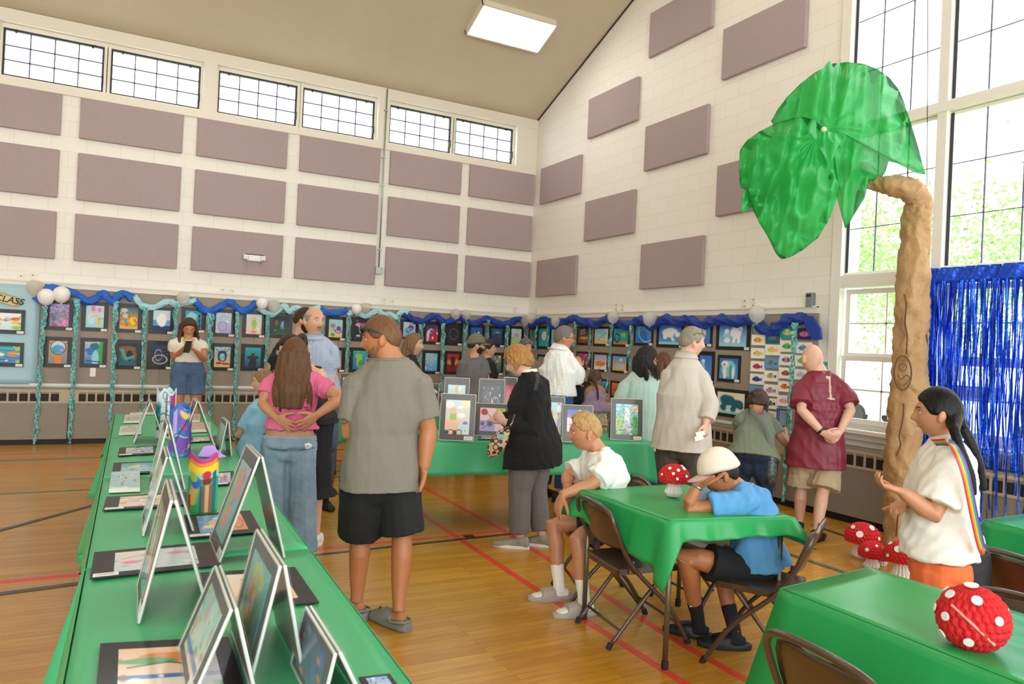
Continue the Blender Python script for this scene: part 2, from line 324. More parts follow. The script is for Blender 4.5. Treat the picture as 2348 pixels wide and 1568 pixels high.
# gable window group: casing, two bays, upper panes, transom rail, double-hung lower sashes
m = MB()
YM = -7.425; YE = -10.35
m.box((-.03, -6.33, .86), (.05, -6.44, 7.45)); m.box((-.05, -6.18, .80), (.0, YE, .87)); m.box((-.12, -6.40, .865), (.06, YE, .9))
for yy in (YM, YM-1.03, YM-2.06): m.box((-.02, yy+.045, .9), (.1, yy-.045, 7.4))
m.box((-.026, -6.405, 2.303), (.106, YE-.01, 2.427)); m.box((-.035, -6.403, 3.843), (.104, YE-.012, 3.927)); m.box((-.024, -6.402, 5.553), (.108, YE-.014, 5.637)); m.box((-.03, YE, .86), (.05, YE-.1, 7.4))
m.build('trim_6', M_win, kind='structure')
bays = [(-6.44, YM+.045), (YM-.045, YM-.985), (YM-1.075, YM-2.015)]
wn = 7
for bi, (ya, yb) in enumerate(bays):
    for z0, z1, nr in ((2.43, 3.84, 3), (3.93, 5.55, 3), (5.64, 7.38, 3)):
        m = MB(); fw = .03
        m.box((.038, ya+.002, z0+.001), (.072, yb-.002, z0+fw)); m.box((.038, ya+.002, z1-fw), (.072, yb-.002, z1-.001)); m.box((.04, ya, z0), (.07, ya-fw, z1)); m.box((.04, yb, z0), (.07, yb+fw, z1))
        w = m.build('window_%d' % wn, M_win, kind='structure'); wn += 1
        m = MB()
        for i in (1, 2): yy = ya+(yb-ya)*i/3; m.box((.05, yy-.006, z0+fw), (.06, yy+.006, z1-fw))
        for i in range(1, nr): zz = z0+(z1-z0)*i/nr; m.box((.05, ya-fw, zz-.004), (.06, yb+fw, zz+.004))
        m.build('muntin_grid', M_leadl, w)
        m = MB(); m.box((.054, ya-fw, z0+fw), (.056, yb+fw, z1-fw)); m.build('pane', M_glass, w)
        m = MB(); m.box((.035, ya-.004, z0+fw), (.04, ya-fw-.004, z1-.01)); m.build('gasket', M_bdark, w)
    for z0, z1, dx in ((.95, 1.62, 0), (1.60, 2.29, .03)):
        m = MB(); fw = .05
        m.box((.018+dx, ya-.018, z0+.001), (.052+dx, yb+.018, z0+fw)); m.box((.018+dx, ya-.018, z1-fw), (.052+dx, yb+.018, z1-.001)); m.box((.02+dx, ya-.02, z0), (.05+dx, ya-.02-fw, z1)); m.box((.02+dx, yb+.02, z0), (.05+dx, yb+.02+fw, z1))
        if dx == 0: m.box((.05, ya, .9), (.09, yb, .96))
        w = m.build('window_%d' % wn, M_win, kind='structure'); wn += 1
        m = MB(); yy = (ya+yb)/2; zz = (z0+z1)/2; m.box((.03+dx, yy-.008, z0+fw), (.04+dx, yy+.008, z1-fw)); m.box((.03+dx, ya-.07, zz-.008), (.04+dx, yb+.07, zz+.008)); m.build('muntin_grid', M_win, w)
        m = MB(); m.box((.034+dx, ya-.07, z0+fw), (.036+dx, yb+.07, z1-fw)); m.build('pane', M_glass, w)
# ceiling light fixtures (recessed in surface trays)
M_emit = mat('lit_diffuser', 'fff', .4, emit=('fffaf0', 6)); M_tray = mat('light_tray', 'dcd3bd', .5)
def ceil_light(x, y0, label):
    e = empty('ceiling_light', (x+.62, y0-.31, ZC(y0-.31)-.02), label, 'ceiling light', 'ceiling lights')
    n = np.array([0, -.3853, -.9228]); t = np.array([0, -.9228, .3853]); a = np.array([1., 0, 0]); c = np.array([x+.62, y0-.31, ZC(y0-.31)])
    m = MB()
    for sg, q, l in ((1, a, .62), (-1, a, .62), (1, t, .31), (-1, t, .31)):
        o_ = t if q is a else a; lo = .31 if q is a else .62
        m.obox(c+q*sg*(l-.012)+n*.045, q*.012, o_*lo, n*.05)
    m.build('tray', M_tray, e); m = MB(); m.obox(c+n*.07, a*.6, t*.29, n*.006); m.build('diffuser', M_emit, e)
ceil_light(-2.12, -1.42, 'bright rectangular ceiling light on the sloping ceiling')
for x, y in ((-6.3, -1.42), (-10.3, -1.42), (-2.1, -5.3), (-6.3, -5.3), (-10.3, -5.3), (-4.2, -10.6), (-9, -10.6)):
    if y > -8: ceil_light(x, y, 'rectangular ceiling light out of the picture, %s' % {(-6.3, -1.42): 'left of the visible one', (-10.3, -1.42): 'furthest left in the lower row', (-2.1, -5.3): 'higher up the slope near the gable', (-6.3, -5.3): 'higher up the slope, middle', (-10.3, -5.3): 'higher up the slope, far left'}[(x, y)])

# acoustic panels
m = MB(); m.box((0, 0, 0), (1.256, -.05, .628)); pa = m.build('acoustic_panel', M_panel, bevel=.012)
m = MB(); m.box((0, 0, 0), (1.256, -.05, .545)); pa1 = m.build('acoustic_panel', M_panel, bevel=.012)
m = MB(); m.box((0, 0, 0), (-.05, -1.256, .628)); pb = m.build('acoustic_panel', M_panel, bevel=.012)
ZR = [4.055, 3.235, 2.425]; XR = [-8.47, -7.0, -5.56, -4.118, -2.694, -1.288]
cn = ['column cut by the picture edge', 'second column', 'third column', 'fourth column', 'column right of the conduit', 'column at the room corner']; rn = ['top row', 'middle row', 'bottom row']
for r in range(3):
    for c in range(6):
        s = pa1 if r == 0 else pa
        o = s if (r, c) in ((0, 0), (1, 0)) else s.copy()
        if o is not s: COL.objects.link(o)
        o.location = (XR[c], 0, ZR[r]); w_ = 'mauve acoustic panel on the left wall, %s, %s' % (rn[r], cn[c])
        if (r, c) == (2, 2): w_ = 'mauve acoustic panel on the left wall with the emergency light on it'
        tag(o, w_, 'acoustic panel', 'acoustic panels on the left wall')
PBL = [(-.275, 4.035, 'beside the corner below the ceiling line'), (-1.69, 4.865, 'high up beside the ceiling slope'), (-3.155, 5.68, 'highest, cut by the picture top'), (-4.62, 4.94+.0, 'high up next to the big window'),
       (-3.16, 4.085, 'in the middle, above the tall gap'), (-1.72, 3.245, 'left of the lowest far one'), (-4.62, 3.26, 'partly hidden behind the green crown'), (-3.18, 2.43, 'lowest one, further from the corner'), (-.28, 2.425, 'lowest one, next to the corner')]
for i, (y, z, t) in enumerate(PBL):
    o = pb if i == 0 else pb.copy()
    if i: COL.objects.link(o)
    o.location = (0, y, z); tag(o, 'mauve acoustic panel on the gable wall, '+t, 'acoustic panel', 'acoustic panels on the gable wall')
# emergency light
e = empty('emergency_light', tuple(onY(583, 592, -.08)), 'white twin-head emergency light on a mauve acoustic panel', 'emergency light'); c = np.array(e.location)
m = MB(); m.box(c+(-.11, -.02, -.045), c+(.11, .03, .045)); m.build('housing', M_white, e, bevel=.01)
for sx in (-1, 1):
    m = MB(); m.box(c+(sx*.12-.035, -.06, -.03), c+(sx*.12+.035, -.0, .04)); h = m.build('lamp_head', M_white, e, bevel=.01)
    m = MB(); m.box(c+(sx*.12-.026, -.064, -.02), c+(sx*.12+.026, -.06, .03)); m.build('lens', mat('lens', 'cfd2d2', .2), h)
    m = MB(); m.box(c+(sx*.1-.006, -.02, -.075), c+(sx*.1+.006, 0, -.04)); m.build('bracket', M_rad, e)
m = MB(); m.box(c+(-.12, .02, .045), c+(.13, .035, .06)); m.build('slot', M_dark, e)
# conduit
e = empty('electrical_conduit', (-2.81, -.05, 2.62), 'grey electrical conduit pipe with a junction box on the left wall', 'conduit')
mc = mat('galvanised', 'aab3ac', .4, metal=.6)
m = MB(); m.tube([(-2.81, -.055, 2.7), (-2.805, -.055, 5.56)], .012, 8); m.build('pipe', mc, e, smooth=True)
for z in (2.98, 4.0, 5.2, 4.45): m = MB(); m.box((-2.84, -.07, z), (-2.78, -.035, z+.02)); m.build('clip', mc, e)
m = MB(); m.box((-2.865, -.08, 2.60), (-2.755, -.03, 2.71)); m.build('junction_box', mc, e, bevel=.006)
for sx in (-.03, .03):
    m = MB(); m.tube([(-2.81+sx, -.082, 2.66+sx), (-2.81+sx, -.085, 2.66+sx)], .005, 6); m.build('screw', M_dark, e)
# small white wall plates with two screws
for (u, v, w_, t) in ((48, 639, 0, 'leftmost, above the light blue paper'), (75, 637, 0, 'above the pale pink balloon at the left'), (511, 670, 0, 'left of the pair above the third garland'), (532, 673, 0, 'right of the pair above the third garland'), (881, 693, 0, 'left one above the gray shirt man'), (899, 696, 0, 'right one above the gray shirt man'),
                    (1181, 712, 0, 'left of the room corner'), (1229, 715, 1, 'right of the room corner'), (1413, 705, 1, 'left one of the gable wall pair'), (1427, 706, 1, 'right one of the gable wall pair'), (1707, 697, 1, 'left one above the last balloon'), (1727, 694, 1, 'right one above the last balloon')):
    p = onX(u, v, -.01) if w_ else onY(u, v, -.01)
    e = empty('wall_plate', tuple(p), 'small white wall plate with two screws, '+t, 'wall plate', 'wall plates above the rail')
    m = MB(); m.box(p+((-.0, -.045, -.05) if w_ else (-.045, 0, -.05)), p+((.01, .045, .06) if w_ else (.045, .01, .06))); m.build('plate', M_trimw, e, bevel=.003)
    for dz in (-.03, .035):
        m = MB(); m.box(p+((-.004, -.006, dz-.006) if w_ else (-.006, -.004, dz-.006)), p+((0, .006, dz+.006) if w_ else (.006, 0, dz+.006))); m.build('screw', M_dark, e)
p = onX(1863, 688, 0); e = empty('chime_box', tuple(p), 'small grey steel box on the gable wall beside the window', 'wall box')
m = MB(); m.box(p+(-.06, -.04, -.075), p+(0, .04, .075)); m.build('box', mat('steel', '8d9296', .35, metal=.7), e, bevel=.004); m = MB(); m.box(p+(-.064, -.03, .03), p+(-.06, .03, .06)); m.build('louvre', M_dark, e)
p = onY(213, 853, 0); e = empty('wall_outlet', tuple(p), 'white wall outlet below the blue dragon picture', 'outlet')
m = MB(); m.box(p+(-.035, -.03, -.06), p+(.035, -.018, .06)); m.build('plate', M_white, e, bevel=.004); m = MB(); m.box(p+(-.018, -.034, .01), p+(.018, -.03, .04)); m.box(p+(-.018, -.034, -.04), p+(.018, -.03, -.01)); m.build('socket', M_card, e)

# outdoors seen through the gable window
M_lawn = mat('lawn', 'a4bd78', .9, var=.25, vscale=2); M_road = mat('asphalt', '8f8f8c', .9); M_leaf = mat('tree_leaves', 'a3c07c', .8, var=.4, vscale=3, bump=1, bscale=6)
m = MB(); m.box((.35, -40, -.5), (60, 30, -.3)); m.build('lawn', M_lawn, kind='structure')
m = MB(); m.box((11, -40, -.3), (17, 30, -.28)); m.build('street', M_road, kind='structure')
def crown(m, c, r, n, seed):
    rr = random.Random(seed)
    for i in range(n):
        d = np.array([rr.gauss(0, 1), rr.gauss(0, 1), rr.gauss(0, .8)]); d /= np.linalg.norm(d); k = rr.uniform(.45, 1)
        q = np.array(c)+d*r*k; s = r*rr.uniform(.12, .26)
        for _ in range(26):
            a = np.array([rr.gauss(0, 1) for _ in range(3)]); a /= np.linalg.norm(a); b = np.cross(a, [rr.gauss(0, 1) for _ in range(3)]); b /= np.linalg.norm(b); p = q+np.array([rr.gauss(0, s*.8) for _ in range(3)]); z = r*rr.uniform(.02, .045)
            m.add([p-a*z, p-b*z*.5, p+a*z, p+b*z*.5], [(0, 1, 2, 3)])
for i, (x, y, z, r, lab) in enumerate(((9, 1.5, 4.2, 2.1, 'leafy tree outside the window, seen beside the paper trunk'), (15.5, -6.8, 6.6, 3.6, 'tall tree outside behind the upper window panes'), (8.5, -6.6, 5.0, 2.3, 'leafy tree outside behind the right panes'), (21, 5, 5, 3.8, 'distant round tree across the street'), (25, -8, 7, 4.6, 'distant tall tree across the street on the right'))):
    e = empty('tree', (x, y, -.3), lab, 'tree', 'trees outside the gable window')
    m = MB(); crown(m, (x, y, z), r, 260, i); m.nonormal = True; m.build('foliage', M_leaf, e)
    m = MB(); m.tube([(x, y, -.3), (x+.1, y, z*.5), (x, y+.1, z)], [.22, .17, .08], 8, sub=3); m.build('trunk', mat('bark', '6b5a48', .9, bump=.6, bscale=12), e, smooth=True)
def car(x, y, col, lab):
    e = empty('car', (x, y, -.28), lab, 'car'); z = -.28
    pr = [(-2.2, .35), (-2.2, .8), (-1.95, .95), (-1.3, 1.0), (-.7, 1.42), (.7, 1.45), (1.35, 1.02), (2.05, .9), (2.25, .65), (2.2, .3)]
    m = MB(); m.rings([[(x+s*w, y+a*(1 if k != 1 else 1), z+b) for a, b in pr] for k, (s, w) in enumerate(((-1, .82), (-1, .88), (1, .88), (1, .82)))]); m.build('body', mat(lab[:12], col, .3, coat=.6), e, bevel=.03)
    m = MB(); m.box((x-.885, y-.62, z+1.0), (x+.885, y+.6, z+1.36)); m.build('side_window', M_black, e)
    for sx in (-1, 1):
        for yy in (-1.4, 1.4):
            m = MB(); m.tube([(x+sx*.72, y+yy, z+.32), (x+sx*.92, y+yy, z+.32)], .32, 16); m.build('wheel', M_base, e)
car(13.2, 4.0, 'c9ccd2', 'pale silver car parked outside beyond the lawn'); car(12.8, -.9, 'd8dbe0', 'white car parked outside behind the tinsel curtain')
# ---------------------------------------------------------------- painted pictures: colour grids evaluated from short recipes
PALN = dict(w='fbfaf6', k='16161a', dk='23262b', g='8d9094', lg='c9cdd0', r='c8202c', dr='7a1f1f', o='f0882a', y='f6d22e', py='f7eda0', gr='3fa84e', dg='1f5b3c', lm='a5cc4a', t='22b0b4', dt='0d6d7d', c='9adcea', pc='cfeaf2', b='2f6fc4', nb='182c66', sb='5aa6e0', v='7445b0', lv='b7a4dc', p='f58ab8', pp='fbcfe0', m='c63a86', br='8b5a34', tn='d2a678', sa='ecc46a', pe='f7c9a0', cr='f4ead6', ib='3c78d8')
def gc(s): return np.array(lin(PALN.get(s, s)))
def paint(spec, nx, ny, asp=1., seed=0):
    X, Y = np.meshgrid((np.arange(nx)+.5)/nx, (np.arange(ny)+.5)/ny); C = np.ones((ny, nx, 3))
    rs = np.random.RandomState(seed)
    def put(mask, col): C[...] = C*(1-mask[..., None])+gc(col)*mask[..., None]
    def wob(f, a): return a*(np.sin(X*f*6.3+seed)+np.sin(Y*f*5.1+X*4+seed*2)+np.sin((X+Y)*f*3.7+seed))
    for it in spec.split(';'):
        q = it.split(); k = q[0]; a = [float(x) if x.lstrip('-').replace('.', '', 1).isdigit() else x for x in q[1:]]
        if k == 'bg': C[...] = gc(q[1])*(1-Y[..., None])+gc(q[2])*Y[..., None]            # bottom, top
        elif k == 'e': x, y, rx, ry = a[:4]; put(1/(1+np.exp((((X-x)/rx)**2+((Y-y)/ry)**2-1+wob(3, .06))*14)), q[5])
        elif k == 'E': x, y, rx, ry, w = a[:5]; d = np.sqrt(((X-x)/rx)**2+((Y-y)/ry)**2); put(np.clip(1.5-np.abs(d-1)/w, 0, 1), q[6])     # ring
        elif k == 'r': x0, y0, x1, y1 = a[:4]; put(((X > x0) & (X < x1) & (Y > y0) & (Y < y1))*1., q[5])
        elif k == 'l':
            w = a[0]; pts = np.array([float(x) for x in q[2:-1]]).reshape(-1, 2); d = np.full(X.shape, 9.)
            for (x0, y0), (x1, y1) in zip(pts[:-1], pts[1:]):
                L = (x1-x0)**2+(y1-y0)**2+1e-9; t = np.clip(((X-x0)*(x1-x0)+(Y-y0)*(y1-y0))/L, 0, 1); d = np.minimum(d, np.hypot(X-x0-t*(x1-x0), Y-y0-t*(y1-y0)))
            put(np.clip(1.5-d/w, 0, 1), q[-1])
        elif k == 'n':       # random dabs: count, size, colours...
            for i in range(int(a[0])):
                x, y = rs.rand(2); r_ = a[1]*(.5+rs.rand()); put(.8/(1+np.exp((((X-x)/r_)**2+((Y-y)/(r_*(.5+rs.rand())))**2-1)*5)), q[3+i % (len(q)-3)])
        elif k == 'N':       # dabs in a box: count size x0 y0 x1 y1 colours
            for i in range(int(a[0])):
                x = a[2]+rs.rand()*(a[4]-a[2]); y = a[3]+rs.rand()*(a[5]-a[3]); r_ = a[1]*(.5+rs.rand()); put(.85/(1+np.exp((((X-x)/r_)**2+((Y-y)/r_)**2-1)*5)), q[7+i % (len(q)-7)])
        elif k == 's':       # wavy stripes: freq amount colour
            put(np.clip(np.sin((Y+wob(1.3, .03))*a[0]*6.28)*1.2-.5, 0, 1)*a[1], q[3])
        elif k == 'h': x, y, s = a[:3]; fish(put, X, Y, x, y, s, q[4], q[5], q[6] if len(q) > 6 else 'k')
        elif k == 'x': n = int(a[0]); put((((X*n).astype(int)+(Y*n/asp).astype(int)) % 2 == 0)*(Y < a[1])*1., q[3])
        elif k == 'f':       # brush streak noise
            z = rs.randn(ny//3+2, nx//3+2); z = np.kron(z, np.ones((3, 3)))[:ny, :nx]; z = (z+np.roll(z, 1, 0)+np.roll(z, 1, 1)+np.roll(z, 2, 1))/4; C[...] = np.clip(C*(1+a[0]*z[..., None]), 0, 1)
    return C.reshape(-1, 3)
def fish(put, X, Y, x, y, s, c1, c2, ck):
    put(1/(1+np.exp((((X-x)/(s*1.02))**2+((Y-y)/(s*.66))**2-1)*14)), c1)
    tail = np.clip(1-np.abs(Y-y)/(.001+np.abs(X-x-s*.7)*1.0+s*.1), 0, 1)*((X-x > s*.7) & (X-x < s*1.35)); put((tail > .15)*1., c2)
    put(((np.abs(X-x-s*.05) < s*.12) & (np.abs(Y-y) < s*.55))*1., c2); put(((np.abs(X-x+s*.35) < s*.08) & (np.abs(Y-y) < s*.45))*.7, c2)
    put(1/(1+np.exp((((X-x)/(s*.5))**2+((Y-y-s*.72)/(s*.2))**2-1)*9)), c2)
    put(1/(1+np.exp((((X-x+s*.62))**2+((Y-y-s*.1))**2-(s*.11)**2)/(s*.1)**2*4)), ck)
M_art = bpy.data.materials.new('painted_paper'); M_art.use_nodes = True
_a = M_art.node_tree.nodes.new('ShaderNodeVertexColor'); _a.layer_name = 'col'; M_art.node_tree.links.new(_a.outputs[0], M_art.node_tree.nodes['Principled BSDF'].inputs['Base Color'])
M_art.node_tree.nodes['Principled BSDF'].inputs['Roughness'].default_value = .55
M_art2 = M_art.copy(); M_art2.name = 'painted_paper_in_sleeve'; _b = M_art2.node_tree.nodes['Principled BSDF']; _b.inputs['Roughness'].default_value = .4; _b.inputs['Coat Weight'].default_value = .8; _b.inputs['Coat Roughness'].default_value = .12
M_mat = mat('black_mat_board', '171512', .6, coat=.2, bump=.35, bscale=7)
M_matg = mat('dark_grey_mat_board', '55514b', .5, coat=.5, bump=.25, bscale=7)
def picture(o, ex, ey, spec, parent, name='painting', nx=36, mt=None, seed=0, th=.002):
    o, ex, ey = map(lambda q: np.array(q, float), (o, ex, ey)); w, h = np.linalg.norm(ex), np.linalg.norm(ey); ny = max(8, int(nx*h/w)); n = np.cross(ex, ey); n /= np.linalg.norm(n)
    cols = paint(spec, nx, ny, w/h, seed)
    m = MB(); gx, gy = np.meshgrid(np.linspace(0, 1, nx), np.linspace(0, 1, ny)); V = o+gx.ravel()[:, None]*ex+gy.ravel()[:, None]*ey+n*th
    fs = [(j*nx+i, j*nx+i+1, (j+1)*nx+i+1, (j+1)*nx+i) for j in range(ny-1) for i in range(nx-1)]; m.add(V, fs)
    k = len(m.v); B = [o, o+ex, o+ex+ey, o+ey]; m.add(B+[b+n*th for b in B], [(0, 3, 2, 1), (0, 1, 5, 4), (1, 2, 6, 5), (2, 3, 7, 6), (3, 0, 4, 7)])
    cc = [cols[0], cols[nx-1], cols[-1], cols[-nx]]; m.cols = np.concatenate([cols, cc, cc]); m.nonormal = True
    return m.build(name, mt or M_art, parent)
def artwork(o, ex, ey, spec, label, group, mr=(.17, .13), seed=0, nx=34, m_=None, card=1, name='matted_artwork', th=.006, amt=None, cat='picture'):
    """mat board with a picture and a small caption card; o = lower left corner, ex / ey edges, facing ex x ey"""
    o, ex, ey = map(lambda q: np.array(q, float), (o, ex, ey)); n = np.cross(ex, ey); n /= np.linalg.norm(n)
    e = empty(name, tuple(o+ex/2), label, cat, group)
    m = MB(); B = [o, o+ex, o+ex+ey, o+ey]; m.poly(B, n, th); m.build('mat_board', m_ or M_mat, e)
    picture(o+ex*mr[0]+ey*mr[1]+n*th, ex*(1-2*mr[0]), ey*(1-2*mr[1]), spec, e, nx=nx, mt=amt or M_art, seed=seed)
    if card:
        w = np.linalg.norm(ex); h = np.linalg.norm(ey); cx, cy = ex/w*.075, ey/h*.032; q = o+ex-cx*1.12+cy*.2+n*(th+.001); s = -1 if card == 2 else 1
        if card == 2: q = o+cx*.1+cy*.2+n*(th+.001)
        m = MB(); m.poly([q, q+cx, q+cx+cy, q+cy], n, .0015); c_ = m.build('caption_card', M_card, e)
        m = MB(); m.poly([q+cx*.15+cy*.4+n*.002, q+cx*.8+cy*.4+n*.002, q+cx*.8+cy*.52+n*.002, q+cx*.15+cy*.52+n*.002], n, .0004); m.build('caption_line', M_radg, c_)
    return e
EYE = 'e .3 .62 .03 .03 k'
ART_A = [  # TL u v, BR u v, recipe, description
 (-34, 706, 56, 766.5, 'bg pc w;e .45 .6 .25 .07 o;e .8 .65 .17 .1 o;e .82 .45 .15 .08 y;e .3 .35 .1 .15 sa;l .02 .5 .5 .95 .75 br;e .9 .15 .2 .12 lm;n 14 .05 c w sb', 'a butterfly in orange wings on pale blue'),
 (-34, 783, 53, 841.5, 'bg b t;e .3 .5 .2 .12 py;e .75 .55 .18 .13 o;e .95 .85 .12 .14 lm;e .95 .1 .1 .1 lm;s 5 .5 pc;n 16 .04 t sb w', 'orange fish on turquoise waves'),
 (104.5, 686, 167.5, 758.5, 'bg g lv;n 40 .07 p g lv dt m;e .8 .2 .14 .16 p;e .5 .5 .25 .12 g;f .2', 'a pink and grey speckled scene'),
 (102, 771, 163.5, 843, 'bg g tn;l .02 0 .95 .45 .6 br;l .02 1 .95 .55 .6 br;e .5 .7 .4 .3 pc;e .5 .62 .36 .2 sb;e .35 .55 .13 .1 t;e .68 .6 .1 .06 lv;r .33 0 .67 .38 o;E .5 .7 .4 .3 .05 dk', 'a round fish bowl over an orange column'),
 (188, 690, 247, 761, 'bg c pc;e .4 .85 .13 .13 p;e .75 .8 .12 .1 p;e .5 .6 .2 .12 pe;e .75 .25 .1 .25 sa;e .3 .4 .2 .25 pc;n 16 .03 w p sa dt', 'a pink octopus above a pale reef'),
 (185, 773.5, 244, 843.5, 'bg b lg;e .6 .55 .32 .3 t;e .3 .62 .28 .1 b;e .3 .5 .16 .1 b;e .55 .8 .25 .15 dt;e .6 .25 .2 .35 c;s 9 .4 t;e .9 .5 .12 .6 gr;l .02 .1 .15 .9 .1 nb', 'a blue dragon with a pale belly'),
 (265.5, 694.5, 325, 764, 'bg sa dt;e .25 .85 .2 .1 lg;e .5 .35 .6 .25 o;e .75 .4 .2 .18 y;e .35 .35 .14 .12 t;e .7 .12 .12 .1 lm;n 16 .04 br r y;e .3 .6 .15 .1 lg', 'an orange reef and a grey sunken castle'),
 (262.5, 777.5, 322.5, 847, 'bg dt dk;e .45 .75 .5 .12 br;e .6 .45 .45 .25 br;e .6 .45 .18 .25 k;l .06 .2 .65 .28 .5 .45 .3 .8 .4 t;e .2 .68 .12 .06 t', 'a turquoise sea serpent before a brown cave'),
 (342.5, 702, 398.5, 767, 'bg nb pc;r 0 .25 1 .55 sb;r 0 .52 1 1 pc;r 0 0 1 .24 nb;e .5 .52 .28 .32 w', 'a white iceberg egg shape on blue water'),
 (338.5, 780, 395, 847.5, 'bg dk nb;E .4 .5 .2 .25 .14 g;E .7 .45 .15 .3 .14 dk;E .5 .3 .4 .2 .08 lg;s 6 .3 g', 'dark curling tentacles on slate blue'),
 (416.5, 703.5, 470, 764, 'bg dt t;r .8 0 .9 .8 k;r .1 .0 .3 .3 dk;e .4 .7 .3 .2 c;s 4 .3 c', 'turquoise scene, partly behind the phone user'),
 (487, 707.5, 538, 773, 'bg lv pc;E .5 .6 .2 .25 .1 lv;E .45 .35 .25 .2 .08 g;n 14 .05 w lv pe pc', 'a pale lilac pencil drawing'),
 (483, 786, 535.5, 850.5, 'bg sa c;e .5 .55 .3 .28 nb;e .5 .5 .16 .18 c;l .02 .1 .9 .3 .75 nb;l .02 .9 .9 .7 .75 nb;e .3 .2 .2 .06 r;e .7 .18 .25 .05 r;n 22 .04 r o v b', 'a wild blue haired face on turquoise'),
 (557, 711.5, 607, 775, 'bg pe pc;e .5 .55 .15 .3 lm;e .5 .8 .12 .1 pe;e .5 .12 .2 .08 p;n 12 .05 w pc lm', 'a pale green mermaid with a pink tail'),
 (553.5, 788, 605, 851, 'bg nb t;e .5 .7 .1 .1 k;e .5 .5 .35 .12 dk;e .5 .2 .25 .3 k;e .5 .75 .03 .03 w;s 8 .3 nb', 'a dark submarine in deep blue water'),
 (620, 716, 669, 776.5, 'bg dg dk;e .6 .55 .05 .2 lv;e .5 .5 .04 .2 sb;e .2 .65 .12 .15 br;n 10 .03 k gr tn', 'glowing jellyfish on black'),
 (747, 724, 791.5, 781.5, 'bg sa c;e .3 .65 .18 .12 g;r .2 .35 .26 .65 g;r .36 .35 .42 .65 g;e .72 .5 .17 .14 v;E .7 .36 .22 .1 .2 v;e .3 .15 .15 .1 gr', 'a purple octopus beside a grey temple'),
 (743, 795, 789.5, 853.5, 'bg o g;e .5 .35 .3 .2 v;e .5 .8 .4 .14 dg;n 12 .05 r o dr', 'a violet creature above orange ground'),
 (805.5, 726, 850, 784, 'bg dk k;e .35 .75 .28 .1 p;e .6 .8 .2 .06 m;n 14 .025 w pp k;e .3 .15 .15 .05 lg', 'a pink jellyfish on black'),
 (801.5, 796, 850, 854.5, 'bg b t;e .4 .7 .22 .14 lm;e .45 .4 .2 .3 lm;e .55 .3 .2 .2 gr;e .8 .2 .2 .15 b;n 14 .04 gr b lm', 'a lime green sea horse on blue'),
 (918.5, 731.5, 958, 779, 'bg lv pc;e .6 .6 .25 .2 v;e .35 .4 .2 .2 t;n 16 .06 lv c v', 'a violet and turquoise octopus'),
 (971.5, 736, 1009.5, 790.5, 'bg r nb;e .4 .6 .22 .14 w;e .42 .6 .18 .11 b;e .7 .4 .25 .25 r;e .15 .3 .12 .3 pp;n 18 .05 r nb w', 'a night sky above red coral'),
 (969, 802, 1008, 858, 'bg sb c;E .5 .55 .14 .2 .15 lg;e .5 .7 .07 .07 lg;n 12 .05 pc sb w', 'a pale sea horse on light blue'),
 (1020.5, 738.5, 1059.5, 793, 'bg dk k;n 10 .06 dk k dg;E .5 .5 .35 .3 .03 g', 'a nearly black drawing'),
 (1019, 804, 1056.5, 859, 'bg dr r;e .5 .55 .5 .18 o;e .5 .68 .22 .2 dk;e .5 .35 .16 .3 dk;e .5 .2 .4 .1 dr', 'a dark bird on a red sunset'),
 (1073.5, 743, 1110, 797, 'bg nb b;e .6 .6 .25 .12 sb;e .65 .7 .12 .06 pc;n 10 .05 sb nb', 'a dark blue whale picture above the cap'),
 (1121.5, 746, 1156, 797, 'bg nb dt;e .55 .75 .25 .08 sb;e .45 .5 .18 .22 dr;n 14 .05 nb v dt', 'a blue jellyfish with red arms'),
 (1122, 807.5, 1153, 860.5, 'bg dg g;n 24 .06 lm dg g w;e .2 .15 .2 .08 sa', 'green speckled seaweed'),
 (1167, 746.5, 1199.5, 798, 'bg lm pc;e .5 .6 .2 .15 p;n 20 .06 lm c w gr pp', 'pale green and pink dabs'),
 (1161, 813, 1196, 861, 'bg nb sb;n 10 .06 b c nb', 'dark blue water, mostly behind the black cardigan'),
]
for i, (u0, v0, u1, v1, s, d) in enumerate(ART_A):
    yy = -.05 if i < 2 else -.02; a, b = onY(u0, v0, yy), onY(u1, v1, yy); w = b[0]-a[0]; h = a[2]-b[2]
    artwork((a[0], yy, b[2]), (w, 0, 0), (0, 0, h), s, 'black matted picture on the left wall, '+d, 'black matted pictures on the walls', mr=(.17, .13) if h > w else (.1, .16), seed=i, nx=40)
